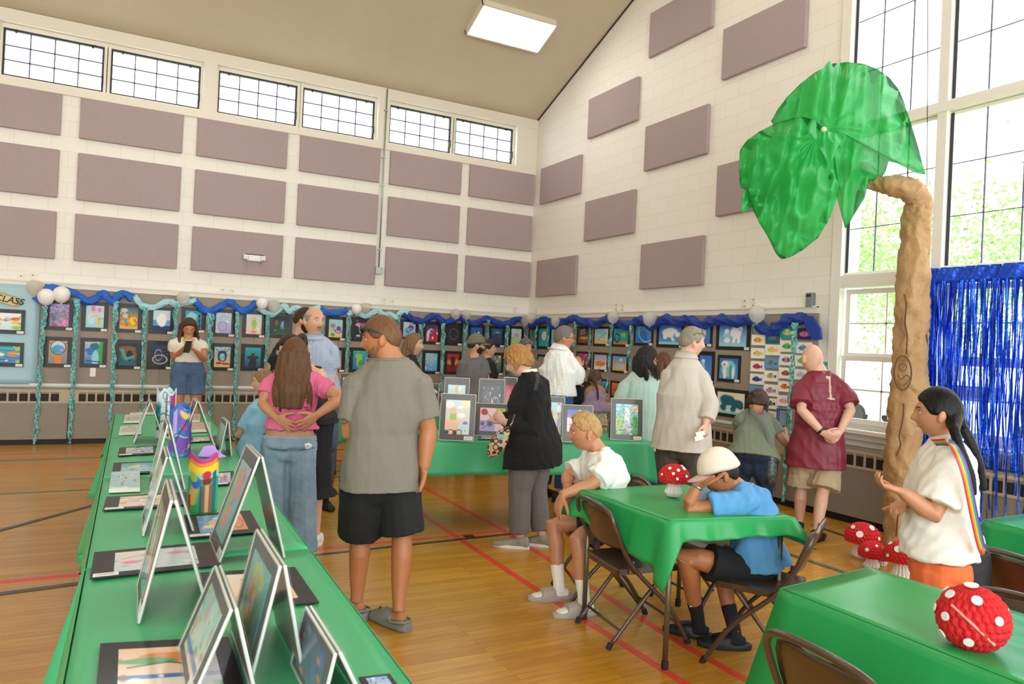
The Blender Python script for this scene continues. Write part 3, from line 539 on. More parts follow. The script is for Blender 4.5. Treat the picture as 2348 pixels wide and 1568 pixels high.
ART_B = [
 (1213.5, 750, 1231.5, 799, 'bg g dg;n 20 .08 r gr t g', 'brown and green dabs, at the corner'),
 (1235, 747.5, 1262, 801, 'bg t t;e .5 .6 .2 .25 w;e .5 .6 .12 .16 pe;E .5 .6 .3 .3 .05 dt', 'a white drop shape on teal'),
 (1233, 812, 1257, 858, 'bg w sb;r .1 .1 .5 .9 o;r .5 .1 .9 .5 nb', 'orange and blue, behind the white shirt'),
 (1263, 745, 1294, 800, 'bg sb pc;n 14 .07 lv b w', 'pale blue, left of the white shirt man'),
 (1324, 748.5, 1356.5, 792, 'bg br dk;E .3 .75 .08 .15 .15 lg;E .5 .8 .08 .15 .15 lg;e .5 .35 .35 .1 tn;n 8 .04 r g', 'white loops on brown'),
 (1322.5, 805, 1354.5, 849, 'bg dg m;n 26 .07 m gr p lg r', 'pink and green flowers'),
 (1362, 748.5, 1397.5, 794.5, 'bg sa pc;e .5 .65 .4 .3 c;l .02 .3 .25 .8 .75 g;n 10 .04 w lg;r 0 0 1 .15 sa', 'a pale sea above yellow sand'),
 (1361, 807, 1394, 854, 'bg w lv;e .5 .4 .4 .18 o;e .75 .65 .1 .08 y;n 12 .04 o lm lv', 'an orange fish on pale lilac'),
 (1405.5, 748, 1443.5, 796, 'bg o t;r 0 .18 1 1 t;E .25 .4 .16 .25 .2 nb;e .7 .6 .15 .15 lm;n 10 .04 sa r k', 'a blue arch and corals on bright turquoise'),
 (1403, 810.5, 1440, 857, 'bg sa sb;e .55 .3 .35 .2 lg;e .6 .75 .1 .08 w;l .02 .3 .6 .7 .8 lg;r 0 0 1 .15 sa', 'a grey whale over sand on blue'),
 (1373, 868, 1394, 908, 'bg nb sb;n 10 .08 b c sb', 'blue water, behind the braided child'),
 (1400.5, 872, 1438, 916, 'bg r o;n 12 .08 dr o g', 'red and orange, in the third row'),
 (1334, 862, 1352, 908, 'bg t dg;n 10 .08 lm t sa', 'teal and yellow, by the dotted dress'),
 (1455.5, 741.5, 1497.5, 793.5, 'bg ib sb;e .5 .3 .25 .45 b;E .7 .7 .5 .6 .05 c;n 6 .05 sb', 'leftmost of the blue bears'),
 (1507.5, 737.5, 1567.5, 798, 'bg sb ib;e .5 .6 .33 .22 w;e .3 .4 .1 .14 w;e .68 .38 .12 .2 w;e .75 .4 .1 .16 sb;e .85 .5 .12 .12 w;r 0 0 1 .16 c', 'a walking white polar bear on blue'),
 (1586, 736, 1633, 796, 'bg ib sb;e .5 .5 .25 .35 w;e .5 .6 .12 .12 c', 'a blue bear, behind the gray-haired man'),
 (1600, 804.5, 1637, 881, 'bg sb ib;e .3 .75 .15 .09 w;e .3 .45 .18 .25 c;e .26 .74 .03 .02 k', 'bear sitting, behind the beige shirt'),
 (1644.5, 736, 1719.5, 804, 'bg c ib;e .62 .62 .2 .26 w;e .72 .78 .13 .13 w;e .75 .74 .03 .03 k;e .3 .5 .14 .16 c;e .28 .68 .09 .1 w;e .55 .25 .06 .2 w;e .72 .25 .06 .2 w;e .3 .28 .12 .1 w;e .5 .08 .6 .1 c', 'a big white polar bear with two cubs'),
 (1647, 813, 1697, 878.5, 'bg sb b;e .5 .5 .38 .4 c;e .3 .7 .2 .16 w;e .27 .68 .05 .04 nb;e .3 .3 .1 .3 w;e .62 .35 .08 .35 t;e .75 .3 .08 .3 w', 'a front-facing pale blue polar bear'),
 (1639.5, 888.5, 1714.5, 962.5, 'bg w cr;e .38 .62 .28 .26 dt;e .72 .5 .22 .2 dt;e .85 .38 .12 .12 dt;e .25 .3 .12 .16 dt;e .6 .25 .1 .14 dt;e .42 .3 .08 .1 pc;e .5 .05 .6 .08 c', 'a dark teal bear walking on cream'),
]
for i, (u0, v0, u1, v1, s, d) in enumerate(ART_B):
    a, b = onX(u0, v0, -.02), onX(u1, v1, -.02); w = a[1]-b[1]; h = a[2]-b[2]
    artwork((-.02, a[1], b[2]), (0, -w, 0), (0, 0, h), s, 'black matted picture on the gable wall, '+d, 'black matted pictures on the walls', mr=(.15, .13) if h > w else (.1, .12), seed=50+i, nx=48 if u0 > 1440 else 36)
FISH = [(1724, 767, 1752.5, 792, 'w', 'o y', 'a yellow-orange fish'), (1722.5, 797.5, 1751.5, 822.5, 'w', 'sa y', 'a pale yellow fish'), (1721.5, 827, 1751, 853, 'w', 'r m', 'a red fish'), (1720.5, 856, 1750, 882.5, 'w', 'nb b', 'a dark blue fish'), (1720.5, 884.5, 1750, 912, 'sb', 't b', 'a teal fish on blue'),
  (1756.5, 761.5, 1788, 787, 'dt', 't r', 'a red-finned fish on dark teal'), (1755, 789.5, 1786.5, 815, 'w', 'y sa', 'a bright yellow fish'), (1753.5, 820.5, 1784.5, 845.5, 'sb', 'g br', 'a slim brown fish on light blue'), (1752.5, 849, 1783, 875.5, 'w', 'y b', 'a yellow and blue striped fish'), (1751.5, 880, 1782, 910, 'w', 'p g', 'a pink and grey fish'), (1751, 911, 1780.5, 938.5, 'w', 'gr k', 'a green and black fish'), (1758, 942, 1780.5, 957, 'w', 'lg y', 'a pale fish under the green and black one'),
  (1790, 748.5, 1822.5, 776, 't', 'y w', 'a yellow and white fish on teal'), (1789, 780, 1822, 807.5, 'w', 'gr lm', 'a green and lime fish'), (1788, 811, 1820, 838.5, 'w', 'v y', 'a violet and yellow fish'), (1786.5, 842, 1818.5, 869.5, 'w', 'r gr', 'a rainbow fish'), (1784.5, 873, 1815.5, 900, 'w', 'o r', 'an orange lionfish'), (1782.5, 905, 1813.5, 933, 'w', 'p pp', 'a pale pink fish'), (1781, 935, 1811.5, 964, 'b', 'y gr', 'a yellow fish on blue behind the phone'),
  (1829, 752, 1862, 779, 'nb', 'p m', 'a pink fish on royal blue, beside the hanging blue cloth'), (1826.5, 784, 1858, 811, 'w', 'b lm', 'a blue and lime fish next to the bald head'), (1823.5, 814, 1854, 841, 'w', 'lm gr', 'a lime fish half hidden by the bald head'), (1822, 846, 1852, 872, 'w', 'lg c', 'a pale fish mostly hidden by the bald head'), (1880, 829, 1897.5, 856, 't', 'w y', 'a fish on teal, right of the bald neck')]
for i, (u0, v0, u1, v1, bg, c, d) in enumerate(FISH):
    a, b = onX(u0, v0, -.04), onX(u1, v1, -.04); w = a[1]-b[1]; h = a[2]-b[2]
    o = np.array((-.018, a[1], b[2])); e = empty('fish_canvas', tuple(o), 'small canvas painted with '+d, 'canvas', 'small fish canvases on the gable wall')
    m = MB(); m.box(o, (-.04, b[1], a[2])); m.build('stretcher', M_card, e)
    picture((-.04, a[1], b[2]), (0, -w, 0), (0, 0, h), 'bg %s %s;h .48 .48 .3 %s' % (bg, bg, c), e, nx=34, seed=i)

# light blue paper backdrop with the CLASS sign
m = MB(); xs_ = np.linspace(-9.6, -7.35, 30); zs_ = np.linspace(.77, 2.06, 18)
for z in zs_:
    pass
V = [(x, -.030+.006*math.sin(x*9+z*5)+.005*math.sin(z*13+x*3), z) for z in zs_ for x in xs_]; n = len(xs_)
m.add(V, [(j*n+i, j*n+i+1, (j+1)*n+i+1, (j+1)*n+i) for j in range(17) for i in range(n-1)])
o = m.build('paper_backdrop', mat('light_blue_plastic', 'a5cbd6', .4, bump=.3, bscale=3), smooth=True); solidify(o, .002); tag(o, 'light blue plastic sheet covering the wall at the far left', 'backdrop')
e = empty('class_sign', tuple(onY(20, 686, -.04)), 'gold-edged cloud sign reading CLASS on the light blue sheet', 'sign')
def cloud(s): return [onY(u, v, s) for u, v in ((-50, 664), (-20, 676), (5, 670), (20, 676), (38, 681), (47, 690), (45, 701), (36, 704), (18, 699), (2, 694), (-20, 700), (-48, 694))]
m = MB(); m.poly(cloud(-.04), (0, -1, 0), .012); m.build('gold_edge', mat('gold_card', 'c09a55', .5, bump=.3, bscale=30), e)
c0 = np.mean(cloud(-.053), 0); m = MB(); m.poly([c0+(p-c0)*.8+np.array((0, -.002, 0)) for p in cloud(-.053)], (0, -1, 0), .003); m.build('face', mat('gold_card_light', 'd9c890', .5), e)
def text_obj(txt, size, loc, rot, mt, name, parent, ext=.002, font_shear=0, bold=0):
    c = bpy.data.curves.new(name, 'FONT'); c.body = txt; c.size = size; c.extrude = ext; c.align_x = 'CENTER'; c.align_y = 'CENTER'; c.shear = font_shear; c.offset = bold
    t = bpy.data.objects.new(name+'_tmp', c); COL.objects.link(t); t.rotation_euler = rot; t.location = loc; bpy.context.view_layer.update()
    me = bpy.data.meshes.new_from_object(t); me.transform(Matrix.Translation(-wloc(parent)) @ t.matrix_world); me.materials.clear(); me.materials.append(mt)
    bpy.data.objects.remove(t); o = bpy.data.objects.new(name, me); COL.objects.link(o); o.parent = parent; return o
M_ink = mat('ink', '2a2418', .7)
text_obj('CLASS', .115, tuple(onY(21, 687.5, -.06)), (math.radians(90), math.radians(9), 0), M_ink, 'lettering', e, font_shear=.15, bold=.001)

# garlands of twisted cloth
M_gb = cloth('royal_blue_fabric', '1a62c8', rough=.6, bump=.6, bscale=25, stretch=(1, 1, 3)); M_ga = cloth('aqua_fabric', 'a9dbe2', rough=.7, bump=.6, bscale=25); M_gn = cloth('navy_blue_fabric', '143a9a', rough=.55, bump=.6, bscale=25)
def garland(pts, mt, label, wall, rad=.037, extra=None):
    f = (lambda u, v: onY(u, v, -.1)) if wall == 'A' else (lambda u, v: onX(u, v, -.1)); pw = [f(*p) for p in pts]
    path, _ = spline(pw, [1]*len(pw), 8); n_ = len(path); m = MB(); rs = []
    for i, p in enumerate(path):
        t = path[min(i+1, n_-1)]-path[max(i-1, 0)]; t /= np.linalg.norm(t); nrm = np.array([0, -1, 0]) if wall == 'A' else np.array([-1, 0, 0]); up = np.cross(t, nrm)
        r = rad*(1.08+.14*math.sin(i*.42)+.08*math.sin(i*.9+1)); tw = i*.22
        rs.append([p+(up*math.cos(a)*1.15+nrm*math.sin(a)*.75)*r*(1+.16*math.cos(4*a+tw*2)+.09*math.sin(9*a-tw*1.5)) for a in np.linspace(0, 2*math.pi, 26, endpoint=False)])
    m.rings(rs)
    o = m.build('fabric_garland', mt, smooth=True); tag(o, label, 'garland', 'fabric garlands along the rail')
    if extra:
        m = MB(); q = [f(*p) for p in extra]; m.poly(q, (0, -1, 0) if wall == 'A' else (-1, 0, 0), .03); m.build('hanging_end', mt, o, bevel=.008)
    return o
garland([(104, 662), (125, 660), (150, 668), (175, 674), (200, 691), (225, 681), (237, 674), (258, 692), (272, 677), (287, 674), (305, 686)], M_gb, 'royal blue cloth garland at the far left, behind the two white balloons', 'A', extra=[(72, 684), (100, 672), (121, 682), (119, 702), (92, 698)])
garland([(306, 680), (318, 692), (330, 703), (354, 704), (375, 695), (389, 691), (405, 698), (425, 694), (450, 690)], M_ga, 'aqua cloth garland left of the phone user', 'A', rad=.032)
garland([(446, 692), (455, 698), (465, 709), (483, 714), (500, 706), (518, 695), (530, 694), (540, 703), (556, 713), (575, 706), (589, 692)], M_gb, 'royal blue cloth garland right of the phone user', 'A')
garland([(594, 703), (605, 714), (625, 720), (642, 708), (652, 702), (663, 714), (672, 708), (680, 705), (700, 713), (720, 708), (735, 705)], M_ga, 'aqua cloth garland above the plaid shirt man', 'A', rad=.032)
garland([(733, 708), (745, 715), (765, 718), (785, 715), (797, 712)], M_gb, 'short royal blue cloth garland right of the plaid shirt man', 'A')
garland([(796, 722), (808, 716), (820, 717), (838, 725), (852, 719), (866, 712), (880, 722), (893, 720), (908, 727), (920, 716), (936, 716)], M_ga, 'aqua cloth garland behind the gray shirt man\'s head', 'A', rad=.032)
garland([(925, 719), (940, 727), (955, 735), (973, 737), (985, 728), (999, 725), (1012, 735), (1024, 739), (1040, 733), (1055, 727), (1068, 735), (1080, 742), (1098, 739), (1108, 733), (1118, 731), (1132, 737), (1150, 743), (1172, 739), (1185, 732), (1198, 733)], M_gn, 'long dark blue cloth garland from the gray shirt man to the room corner', 'A', rad=.040)
garland([(1214, 747), (1228, 740), (1240, 736), (1252, 733), (1262, 744), (1272, 748), (1290, 740), (1304, 733), (1318, 731), (1334, 739), (1350, 739), (1360, 746), (1372, 741), (1392, 731), (1404, 737), (1424, 743), (1444, 746), (1460, 736), (1475, 736), (1490, 746), (1503, 743), (1526, 731), (1545, 737), (1562, 737), (1576, 731), (1590, 738), (1611, 744), (1628, 737), (1644, 735), (1660, 732), (1682, 737), (1700, 735), (1717, 731), (1730, 739), (1745, 750), (1764, 760), (1778, 752), (1790, 744), (1806, 732), (1822, 731), (1844, 730)], M_gn, 'long dark blue cloth garland on the gable wall', 'B', rad=.045, extra=[(1841, 724), (1866, 724), (1884, 752), (1888, 778), (1868, 780), (1852, 755)])

# balloons
def balloon(u, v, r, wall, mt, label, off=.17):
    p = onY(u, v, -off) if wall == 'A' else onX(u, v, -off); R_ = r/F0*((p-CAM)@CF)
    rs = []; m = MB(); th = np.linspace(.05, math.pi-.03, 18)
    for t in th:
        z = -math.cos(t)*R_*1.08; rr = R_*math.sin(t)*(1 if z < 0 else 1)*(1+.0*z); k = 1+.1*math.cos(t)
        rs.append([p+np.array((rr*k*math.cos(a), rr*k*math.sin(a), -z)) for a in np.linspace(0, 2*math.pi, 24, endpoint=False)])
    m.rings(rs); b = m.build('balloon', mt, smooth=True); tag(b, label, 'balloon', 'balloons along the garland')
    m = MB(); q = p-np.array((0, 0, R_*1.1)); m.rings([[q+np.array((c*math.cos(a), c*math.sin(a), z)) for a in np.linspace(0, 6.283, 8, endpoint=False)] for z, c in ((.012, .005), (0, .007), (-.012, .012))]); m.build('knot', mt, b)
M_bw = mat('balloon_white', 'f4f2ee', .3, sss=.0); M_bt = film('balloon_clear', 'f2f0ea', alpha=.45, translucent=.4, rough=.15, bump=0); M_bp = film('balloon_pink_clear', 'f6e0d6', alpha=.6, translucent=.4, rough=.12, bump=0)
for a in ((105.6, 681, 18, 'A', M_bw, 'white balloon at the far left over the blue cloth end, left of the pair'), (141, 676, 18, 'A', M_bw, 'white balloon at the far left, right of the pair'), (79.5, 660, 17, 'A', M_bp, 'clear pinkish balloon above the light blue sheet'), (420, 684, 14, 'A', M_bt, 'milky clear balloon above the phone user'),
          (601, 696, 13, 'A', M_bw, 'white balloon above the dark submarine picture'), (628, 701, 14, 'A', M_bt, 'milky clear balloon beside the white one left of the plaid shirt man'), (818, 709, 11.5, 'A', M_bw, 'white balloon left above the gray shirt man\'s head'), (839, 706, 11.5, 'A', M_bp, 'clear pink balloon above the gray shirt man\'s head'),
          (1045, 720, 11.6, 'A', M_bt, 'milky balloon, left of the pair above the cap man'), (1069, 722, 10.7, 'A', M_bt, 'milky balloon, right of the pair above the cap man'), (1204, 737, 10.5, 'A', M_bp, 'small clear pink balloon in the room corner'), (1218, 729, 11.5, 'B', M_bt, 'milky balloon in the room corner'),
          (1274, 738, 11, 'B', M_bt, 'milky balloon above the white shirt man'), (1405.7, 728, 13, 'B', M_bt, 'milky balloon between the fish pictures and the rail'), (1490, 731, 16, 'B', M_bt, 'milky balloon above the black haired woman'), (1736, 721, 18.5, 'B', M_bt, 'large milky balloon above the fish canvases')): balloon(*a)

# metallic streamers
M_st = mat('teal_foil', '86cfd2', .18, metal=.75, bump=1, bscale=55, var=.6, vscale=60, bdist=.02)
def streamer(u0, v0, u1, v1, wall, label, w=.05, dep=.2, seed=0, top=1.5):
    f = (lambda u, v, k: onY(u, v, -k)) if wall == 'A' else (lambda u, v, k: onX(u, v, -k)); a, b = f(u0, v0, .12), f(u1, v1, dep if v1 > 880 else .06)
    if b[2] < .015: b[2] = .015
    rr = random.Random(seed); L = a[2]-b[2]; n = max(10, int(L/.018)); m = MB(); side = np.array([1, 0, 0]) if wall == 'A' else np.array([0, 1, 0]); nr = np.array([0, -1, 0]) if wall == 'A' else np.array([-1, 0, 0])
    for s in range(4):
        ph = rr.uniform(0, 6.3); fq = rr.uniform(18, 30); am = w*rr.uniform(.18, .42); ww = w*rr.uniform(.16, .3); oa = rr.uniform(-w*.3, w*.3); ob = rr.uniform(0, .02); prev = None; rows = []
        ln = n if s < 2 else int(n*rr.uniform(.6, 1))
        for i in range(ln+1):
            t = i/n; z = t*L; c = a+(b-a)*t; flare = 1+(top-1)*max(0, 1-t*6)
            c = c+side*(oa*flare+am*math.sin(fq*z+ph))+nr*(ob+w*.2*math.cos(fq*z+ph)); tw = math.sin(fq*.8*z+ph*2)
            e_ = side*ww*flare*(.55+.45*abs(tw))+nr*ww*.7*tw+np.array((0, 0, .006*math.sin(i*1.7))); rows.append((c-e_, c+e_))
        V = [p for q in rows for p in q]; m.add(V, [(2*i, 2*i+1, 2*i+3, 2*i+2) for i in range(ln)])
    m.nonormal = True; o = m.build('foil_streamer', M_st); tag(o, label, 'streamer', 'foil streamers between the pictures'); return o
STR = [(101, 702, 78, 1019, 'A', 'at the edge of the light blue sheet, reaching the floor'), (178, 685, 160, 1018, 'A', 'between the first two picture columns, reaching the floor'), (265, 690, 252, 980, 'A', 'between the second and third picture columns'), (331, 702, 323, 950, 'A', 'between the third and fourth picture columns'), (404, 696, 392, 905, 'A', 'just left of the phone user'),
 (482, 718, 480, 968, 'A', 'just right of the phone user'), (547, 715, 538, 1008, 'A', 'left of the mermaid picture'), (615, 722, 611, 830, 'A', 'left of the bearded man'), (741, 722, 740, 800, 'A', 'right of the plaid shirt man\'s head'), (801, 727, 797, 856, 'A', 'between the octopus temple and pink jellyfish pictures'), (915, 722, 912, 745, 'A', 'short bit beside the gray shirt man\'s head'),
 (967, 741, 961, 838, 'A', 'right of the long haired person in black'), (1018, 741, 1013, 905, 'A', 'left of the black picture'), (1068, 736, 1064, 808, 'A', 'left of the cap man'), (1119, 733, 1118, 784, 'A', 'right of the cap man'), (1163, 746, 1161, 862, 'A', 'left of the room corner'), (1204, 749, 1204, 798, 'A', 'in the room corner'),
 (1231.5, 746, 1229, 805, 'B', 'first on the gable wall'), (1257.5, 741, 1255, 794, 'B', 'second on the gable wall'), (1318.5, 738, 1316, 806, 'B', 'right of the white shirt man'), (1355, 752, 1350, 848, 'B', 'above the braided child'), (1402, 744, 1388, 940, 'B', 'long one beside the braided child'), (1448, 746, 1443, 838, 'B', 'left of the black haired woman'),
 (1735, 742, 1735, 766, 'B', 'short bit below the large balloon'), (1826, 740, 1798, 1150, 'B', 'long one between the fish canvases and the maroon jersey'), (1779, 995, 1772, 1095, 'B', 'low one between the bending woman and the maroon jersey')]
for i, (a, b, c, d, w_, l) in enumerate(STR): streamer(a, b, c, d, w_, 'teal foil streamer '+l, w=.055 if w_ == 'A' else .05, seed=i)
# ---------------------------------------------------------------- tables and cloths
M_ttop = mat('table_laminate', '8b7a66', .5, var=.05); M_tleg = mat('table_leg_steel', '77705f', .35, metal=.7); M_rub = mat('rubber', '17161a', .7)
M_green = mat('green_plastic_cloth', '43b377', .42, bump=.22, bscale=5, spec=.45, coat=.1); M_green2 = film('green_plastic_cloth_thin', '33b966', translucent=.28, rough=.28, bump=.25, bscale=5)
TH = .745
def cloth_drape(q, drop, label, group, mt, seed=0, flare=.035, drops=None, name='tablecloth', corner=1.28, wave=.012):
    """sheet over the four table corners q (counter-clockwise), hanging on all sides"""
    q = [np.array((p[0], p[1], TH+.003)) for p in q]; c = np.mean(q, 0); per = []; out = []; sd = []; N = 26
    for k in range(4):
        a, b = q[k], q[(k+1) % 4]; d = (b-a)/np.linalg.norm(b-a); nn = np.array([d[1], -d[0], 0]);  nn = nn if nn@(a-c) > 0 else -nn
        for i in range(N): t = i/N; per.append(a+(b-a)*t); out.append(nn); sd.append((k, t))
    per = np.array(per); n = len(per); m = MB(); rows = 9; rs = []
    for r in range(rows+1):
        s = r/rows; ring = []
        for i in range(n):
            k, t = sd[i]; ce = min(t, 1-t); cf = math.exp(-(ce/.06)**2); o_ = out[i] if t > 0 else (out[i]+out[i-1])/np.linalg.norm(out[i]+out[i-1])*1.25
            pk = (k-1) % 4; dr = (drops[k][0]*(1-t)+drops[k][1]*t if drops else drop) if t > 0 else max((drops[k][0], drops[pk][1]) if drops else (drop, drop))
            dz = dr*s*(1+(corner-1)*cf); w = wave*s*(math.sin(i*.9+seed)+.7*math.sin(i*.37+seed*2)+.5*math.sin(i*1.9+seed))
            ring.append(per[i]+o_*(.006+flare*s*(1+1.6*cf)+w*1.3)-np.array((0, 0, dz+.004*math.sin(i*.6+seed)*s)))
        rs.append(ring)
    m.rings(rs, cap=False); ns = 9   # top surface as shrinking rings
    tr = []
    for r in range(ns):
        s = 1-r/ns; tr.append([c+(p-c)*s+np.array((0, 0, .0016*math.sin(p[0]*9*s+p[1]*6*s+seed)*(r > 0)*(1-.3*s))) for p in per])
    m.rings(tr, cap=False); k = len(m.v); m.v.append(tuple(c)); m.f += [(k-n+j, k-n+(j+1) % n, k) for j in range(n)]; m.m += [0]*n
    o = m.build(name, mt, smooth=True, weld=True); solidify(o, .0025); return tag(o, label, 'tablecloth', group)
def table(q, label, group, hidden_legs=()):
    q = [np.array((p[0], p[1], 0.)) for p in q]; c = np.mean(q, 0); e = empty('folding_table', tuple(c), label, 'table', group)
    m = MB(); ins = [c+(p-c)*.992 for p in q]; m.poly([p+np.array((0, 0, TH-.045)) for p in ins], (0, 0, 1), .042); m.build('tabletop', M_ttop, e)
    for k in range(4):
        a = c+(q[k]-c)*.9; m = MB(); m.tube([a+np.array((0, 0, TH-.045)), a+np.array((0, 0, .02))], .014, 10); l = m.build('leg', M_tleg, e, smooth=True)
        m = MB(); m.tube([a+np.array((0, 0, .04)), a], .018, 10); m.build('foot_cap', M_rub, l)
    for a, b in ((0, 1), (2, 3)):
        pa, pb_ = c+(q[a]-c)*.9, c+(q[b]-c)*.9
        for p in (pa, pb_):
            m = MB(); m.tube([p+np.array((0, 0, .52)), c+(p-c)*.55+np.array((0, 0, TH-.05))], .008, 6); m.build('brace', M_tleg, e)
    return e
# long row on the left
YS = [-3.55, -5.25, -6.95, -8.64, -10.45]
lx = lambda y: -6.445+(y+3.44)*.0205; rx = lambda y: -5.65+(y+3.75)*.0315
nm = ['the far end one by the wall', 'second from the far end', 'third from the far end', 'the near one at the bottom left']
for i in range(4):
    ya, yb = YS[i]-.01, YS[i+1]+.01; q = [(lx(ya), ya), (rx(ya), ya), (rx(yb), yb), (lx(yb), yb)][::-1]
    table(q, 'folding table in the long left row, '+nm[i], 'tables of the long left row')
    cloth_drape(q, .33, 'green plastic tablecloth on the long left row, '+nm[i], 'green tablecloths of the long left row', M_green, seed=i*3+1, flare=.045)
qc = [(-4.42, -5.72), (-2.13, -6.17), (-1.98, -5.42), (-4.27, -4.97)]
table(qc, 'folding table in the middle of the hall holding upright matted pictures', None); cloth_drape(qc, .285, 'green plastic tablecloth on the middle display table', None, M_green, seed=5, flare=.02)
qf = [(-4.28, -3.13), (-2.75, -3.2), (-2.7, -2.45), (-4.23, -2.4)]
table(qf, 'folding table further back, mostly hidden by the gray shirt man', None); cloth_drape(qf, .36, 'green plastic tablecloth on the far table behind the gray shirt man', None, M_green, seed=9, flare=.02)
qb = [(-4.06, -8.70), (-3.36, -8.84), (-3.30, -7.93), (-4.06, -7.9)]
table(qb, 'small folding table between the two seated boys', None); cloth_drape(qb, .25, 'green plastic tablecloth on the boys\' table', None, M_green2, seed=2, flare=.03, drops=[(.10, .08), (.13, .13), (.14, .13), (.13, .27)], corner=1.2, wave=.006)
qn = [(-4.38, -11.2), (-3.72, -11.2), (-3.80, -9.60), (-4.36, -9.66)]
table(qn, 'folding table in the front right corner holding the red paper ball', None); cloth_drape(qn, .3, 'green plastic tablecloth in the front right, under the red paper ball', None, M_green2, seed=4, flare=.04)
qr = [(-2.52, -10.9), (-1.7, -10.9), (-1.55, -9.2), (-2.33, -9.22)]
table(qr, 'folding table at the right edge behind the braided girl', None); cloth_drape(qr, .3, 'green plastic tablecloth at the right edge behind the braided girl', None, M_green2, seed=7, flare=.03)

# ---------------------------------------------------------------- folding chairs (local: faces +x)
M_brown = mat('brown_chair_enamel', '4d3628', .28, coat=.4, var=.08, vscale=8); M_seat = mat('brown_seat_pan', '45301f', .32, coat=.35, var=.1, vscale=5)
def make_chair():
    e = empty('folding_chair', (0, 0, 0), '', 'chair'); W_ = .225
    fr = []
    for s in (-1,): pass
    base = [(.235, -W_, .012), (.10, -W_, .22), (-.12, -W_+.004, .435), (-.225, -W_+.006, .63)]
    arch = [(-.25, -W_+.022, .70), (-.268, -W_+.08, .735), (-.272, 0, .745), (-.268, W_-.08, .735), (-.25, W_-.022, .70)]
    path = base+arch+[(a, -b, c) for a, b, c in base[::-1]]
    m = MB(); m.tube(path, .0125, 10, sub=5); m.build('back_frame', M_brown, e, smooth=True)
    # curved pressed back panel
    m = MB(); rs = []
    for z, hw in ((.51, .17), (.53, .2), (.59, .205), (.66, .2), (.70, .18), (.725, .12)):
        xb = -.165-.36*(z-.5); rs.append([(xb-.028*math.cos(math.pi/2*t)+(.008 if bk else 0), hw*t, z) for bk, T in ((0, np.linspace(-1, 1, 12)), (1, np.linspace(1, -1, 12))) for t in T])
    m.rings(rs); m.build('backrest', M_seat, e, smooth=True)
    m = MB(); rs = []
    for x, hw, z in ((-.185, .17, .407), (-.18, .188, .414), (-.05, .198, .418), (.12, .2, .422), (.19, .19, .418), (.205, .17, .405)):
        rs.append([(x, hw*t, z+.004*(1-t*t)*-1) for t in np.linspace(-1, 1, 10)]+[(x, hw*t, z-.03) for t in np.linspace(1, -1, 10)])
    m.rings(rs); m.build('seat', M_seat, e, smooth=False, bevel=0)
    for s in (-1, 1):
        m = MB(); m.tube([(-.22, s*.19, .012), (-.04, s*.192, .23), (.1, s*.195, .395)], .0115, 8, sub=4); l = m.build('rear_leg', M_brown, e, smooth=True)
        m = MB(); m.tube([(-.213, s*.19, .03), (-.226, s*.19, 0)], .0155, 8); m.build('foot_cap', M_rub, l)
        m = MB(); m.tube([(.228, s*W_, .028), (.242, s*W_, 0)], .0165, 8); m.build('foot_cap', M_rub, e)
        m = MB(); m.box((-.13, s*.2-.004, .39), (-.1, s*.2+.01, .46)); m.build('hinge', M_brown, e)
    m = MB(); m.tube([(-.16, -.19, .09), (-.16, .19, .09)], .008, 8); m.build('crossbar', M_brown, e, smooth=True)
    m = MB(); m.tube([(.17, -W_, .115), (.17, W_, .115)], .008, 8); m.build('crossbar', M_brown, e, smooth=True)
    return e
chair0 = make_chair(); first = [True]
def chair(x, y, deg, label):
    o = chair0 if first[0] else copy_tree(chair0); first[0] = False
    o.location = (x, y, 0); o.rotation_euler = (0, 0, math.radians(deg)); tag(o, label, 'chair', 'brown folding chairs'); return o
chair(-3.895, -8.2, -8, 'empty brown metal folding chair tucked at the boys\' table, in front of the table')
chair(-3.47, -8.76, 122, 'brown metal folding chair the boy in the blue shirt sits on')
chair(-3.72, -7.64, 160, 'brown metal folding chair under the blond boy')
chair(-3.16, -8.0, 176, 'brown metal folding chair on the far side of the boys\' table, mostly hidden')
chair(-4.43, -10.1, -4, 'brown metal folding chair at the bottom edge, at the front right table')
chair(-3.82, -10.08, 182, 'brown metal folding chair behind the red paper ball')
chair(-2.68, -9.72, -8, 'brown metal folding chair at the right edge beside the braided girl')

# ---------------------------------------------------------------- pictures lying and leaning on the long row
TZ = TH+.011
def flat(px, spec, label, mr=(.17, .14), seed=0, m_=M_mat, nx=44, th=.004, amt=M_art2, card=2, rot=0):
    w = [onZ(u, v, TZ) for u, v in px]; tl, tr, br, bl = w
    if rot: pass
    artwork(bl, br-bl, tl-bl, spec, label, 'matted pictures lying on the long left row', mr=mr, seed=seed, m_=m_, nx=nx, th=th, amt=amt, card=card)
M_sand = mat('cream_card', 'e8ded0', .55, coat=.4)
ink = 'n 20 .035 r br tn k o;l .015 .1 .5 .5 .6 .9 .45 k;l .015 .1 .3 .5 .25 .9 .35 br'
flat([(299, 946), (352, 945.5), (353, 950), (298, 951)], 'bg cr w;'+ink, 'thin cream card at the far end of the long row, furthest away', seed=1, m_=M_sand, card=0, mr=(.06, .06))
flat([(287, 953), (324, 953), (322, 969), (283, 970)], 'bg cr w;'+ink, 'cream card with brown ink drawing on the far left side of the long row', seed=2, m_=M_sand, card=0, mr=(.06, .06), th=.01)
flat([(276, 980), (321, 979), (324, 996), (272, 998)], 'bg cr w;'+ink, 'cream card with brown ink drawing, second on the left side', seed=3, m_=M_sand, card=0, mr=(.06, .06), th=.012)
flat([(274, 1027), (364, 1023), (368, 1040), (270, 1046)], 'bg lg pc;n 24 .06 r lv sb w br k;f .3', 'dark matted picture in a sleeve with a pale scribbled landscape, left side', seed=4)
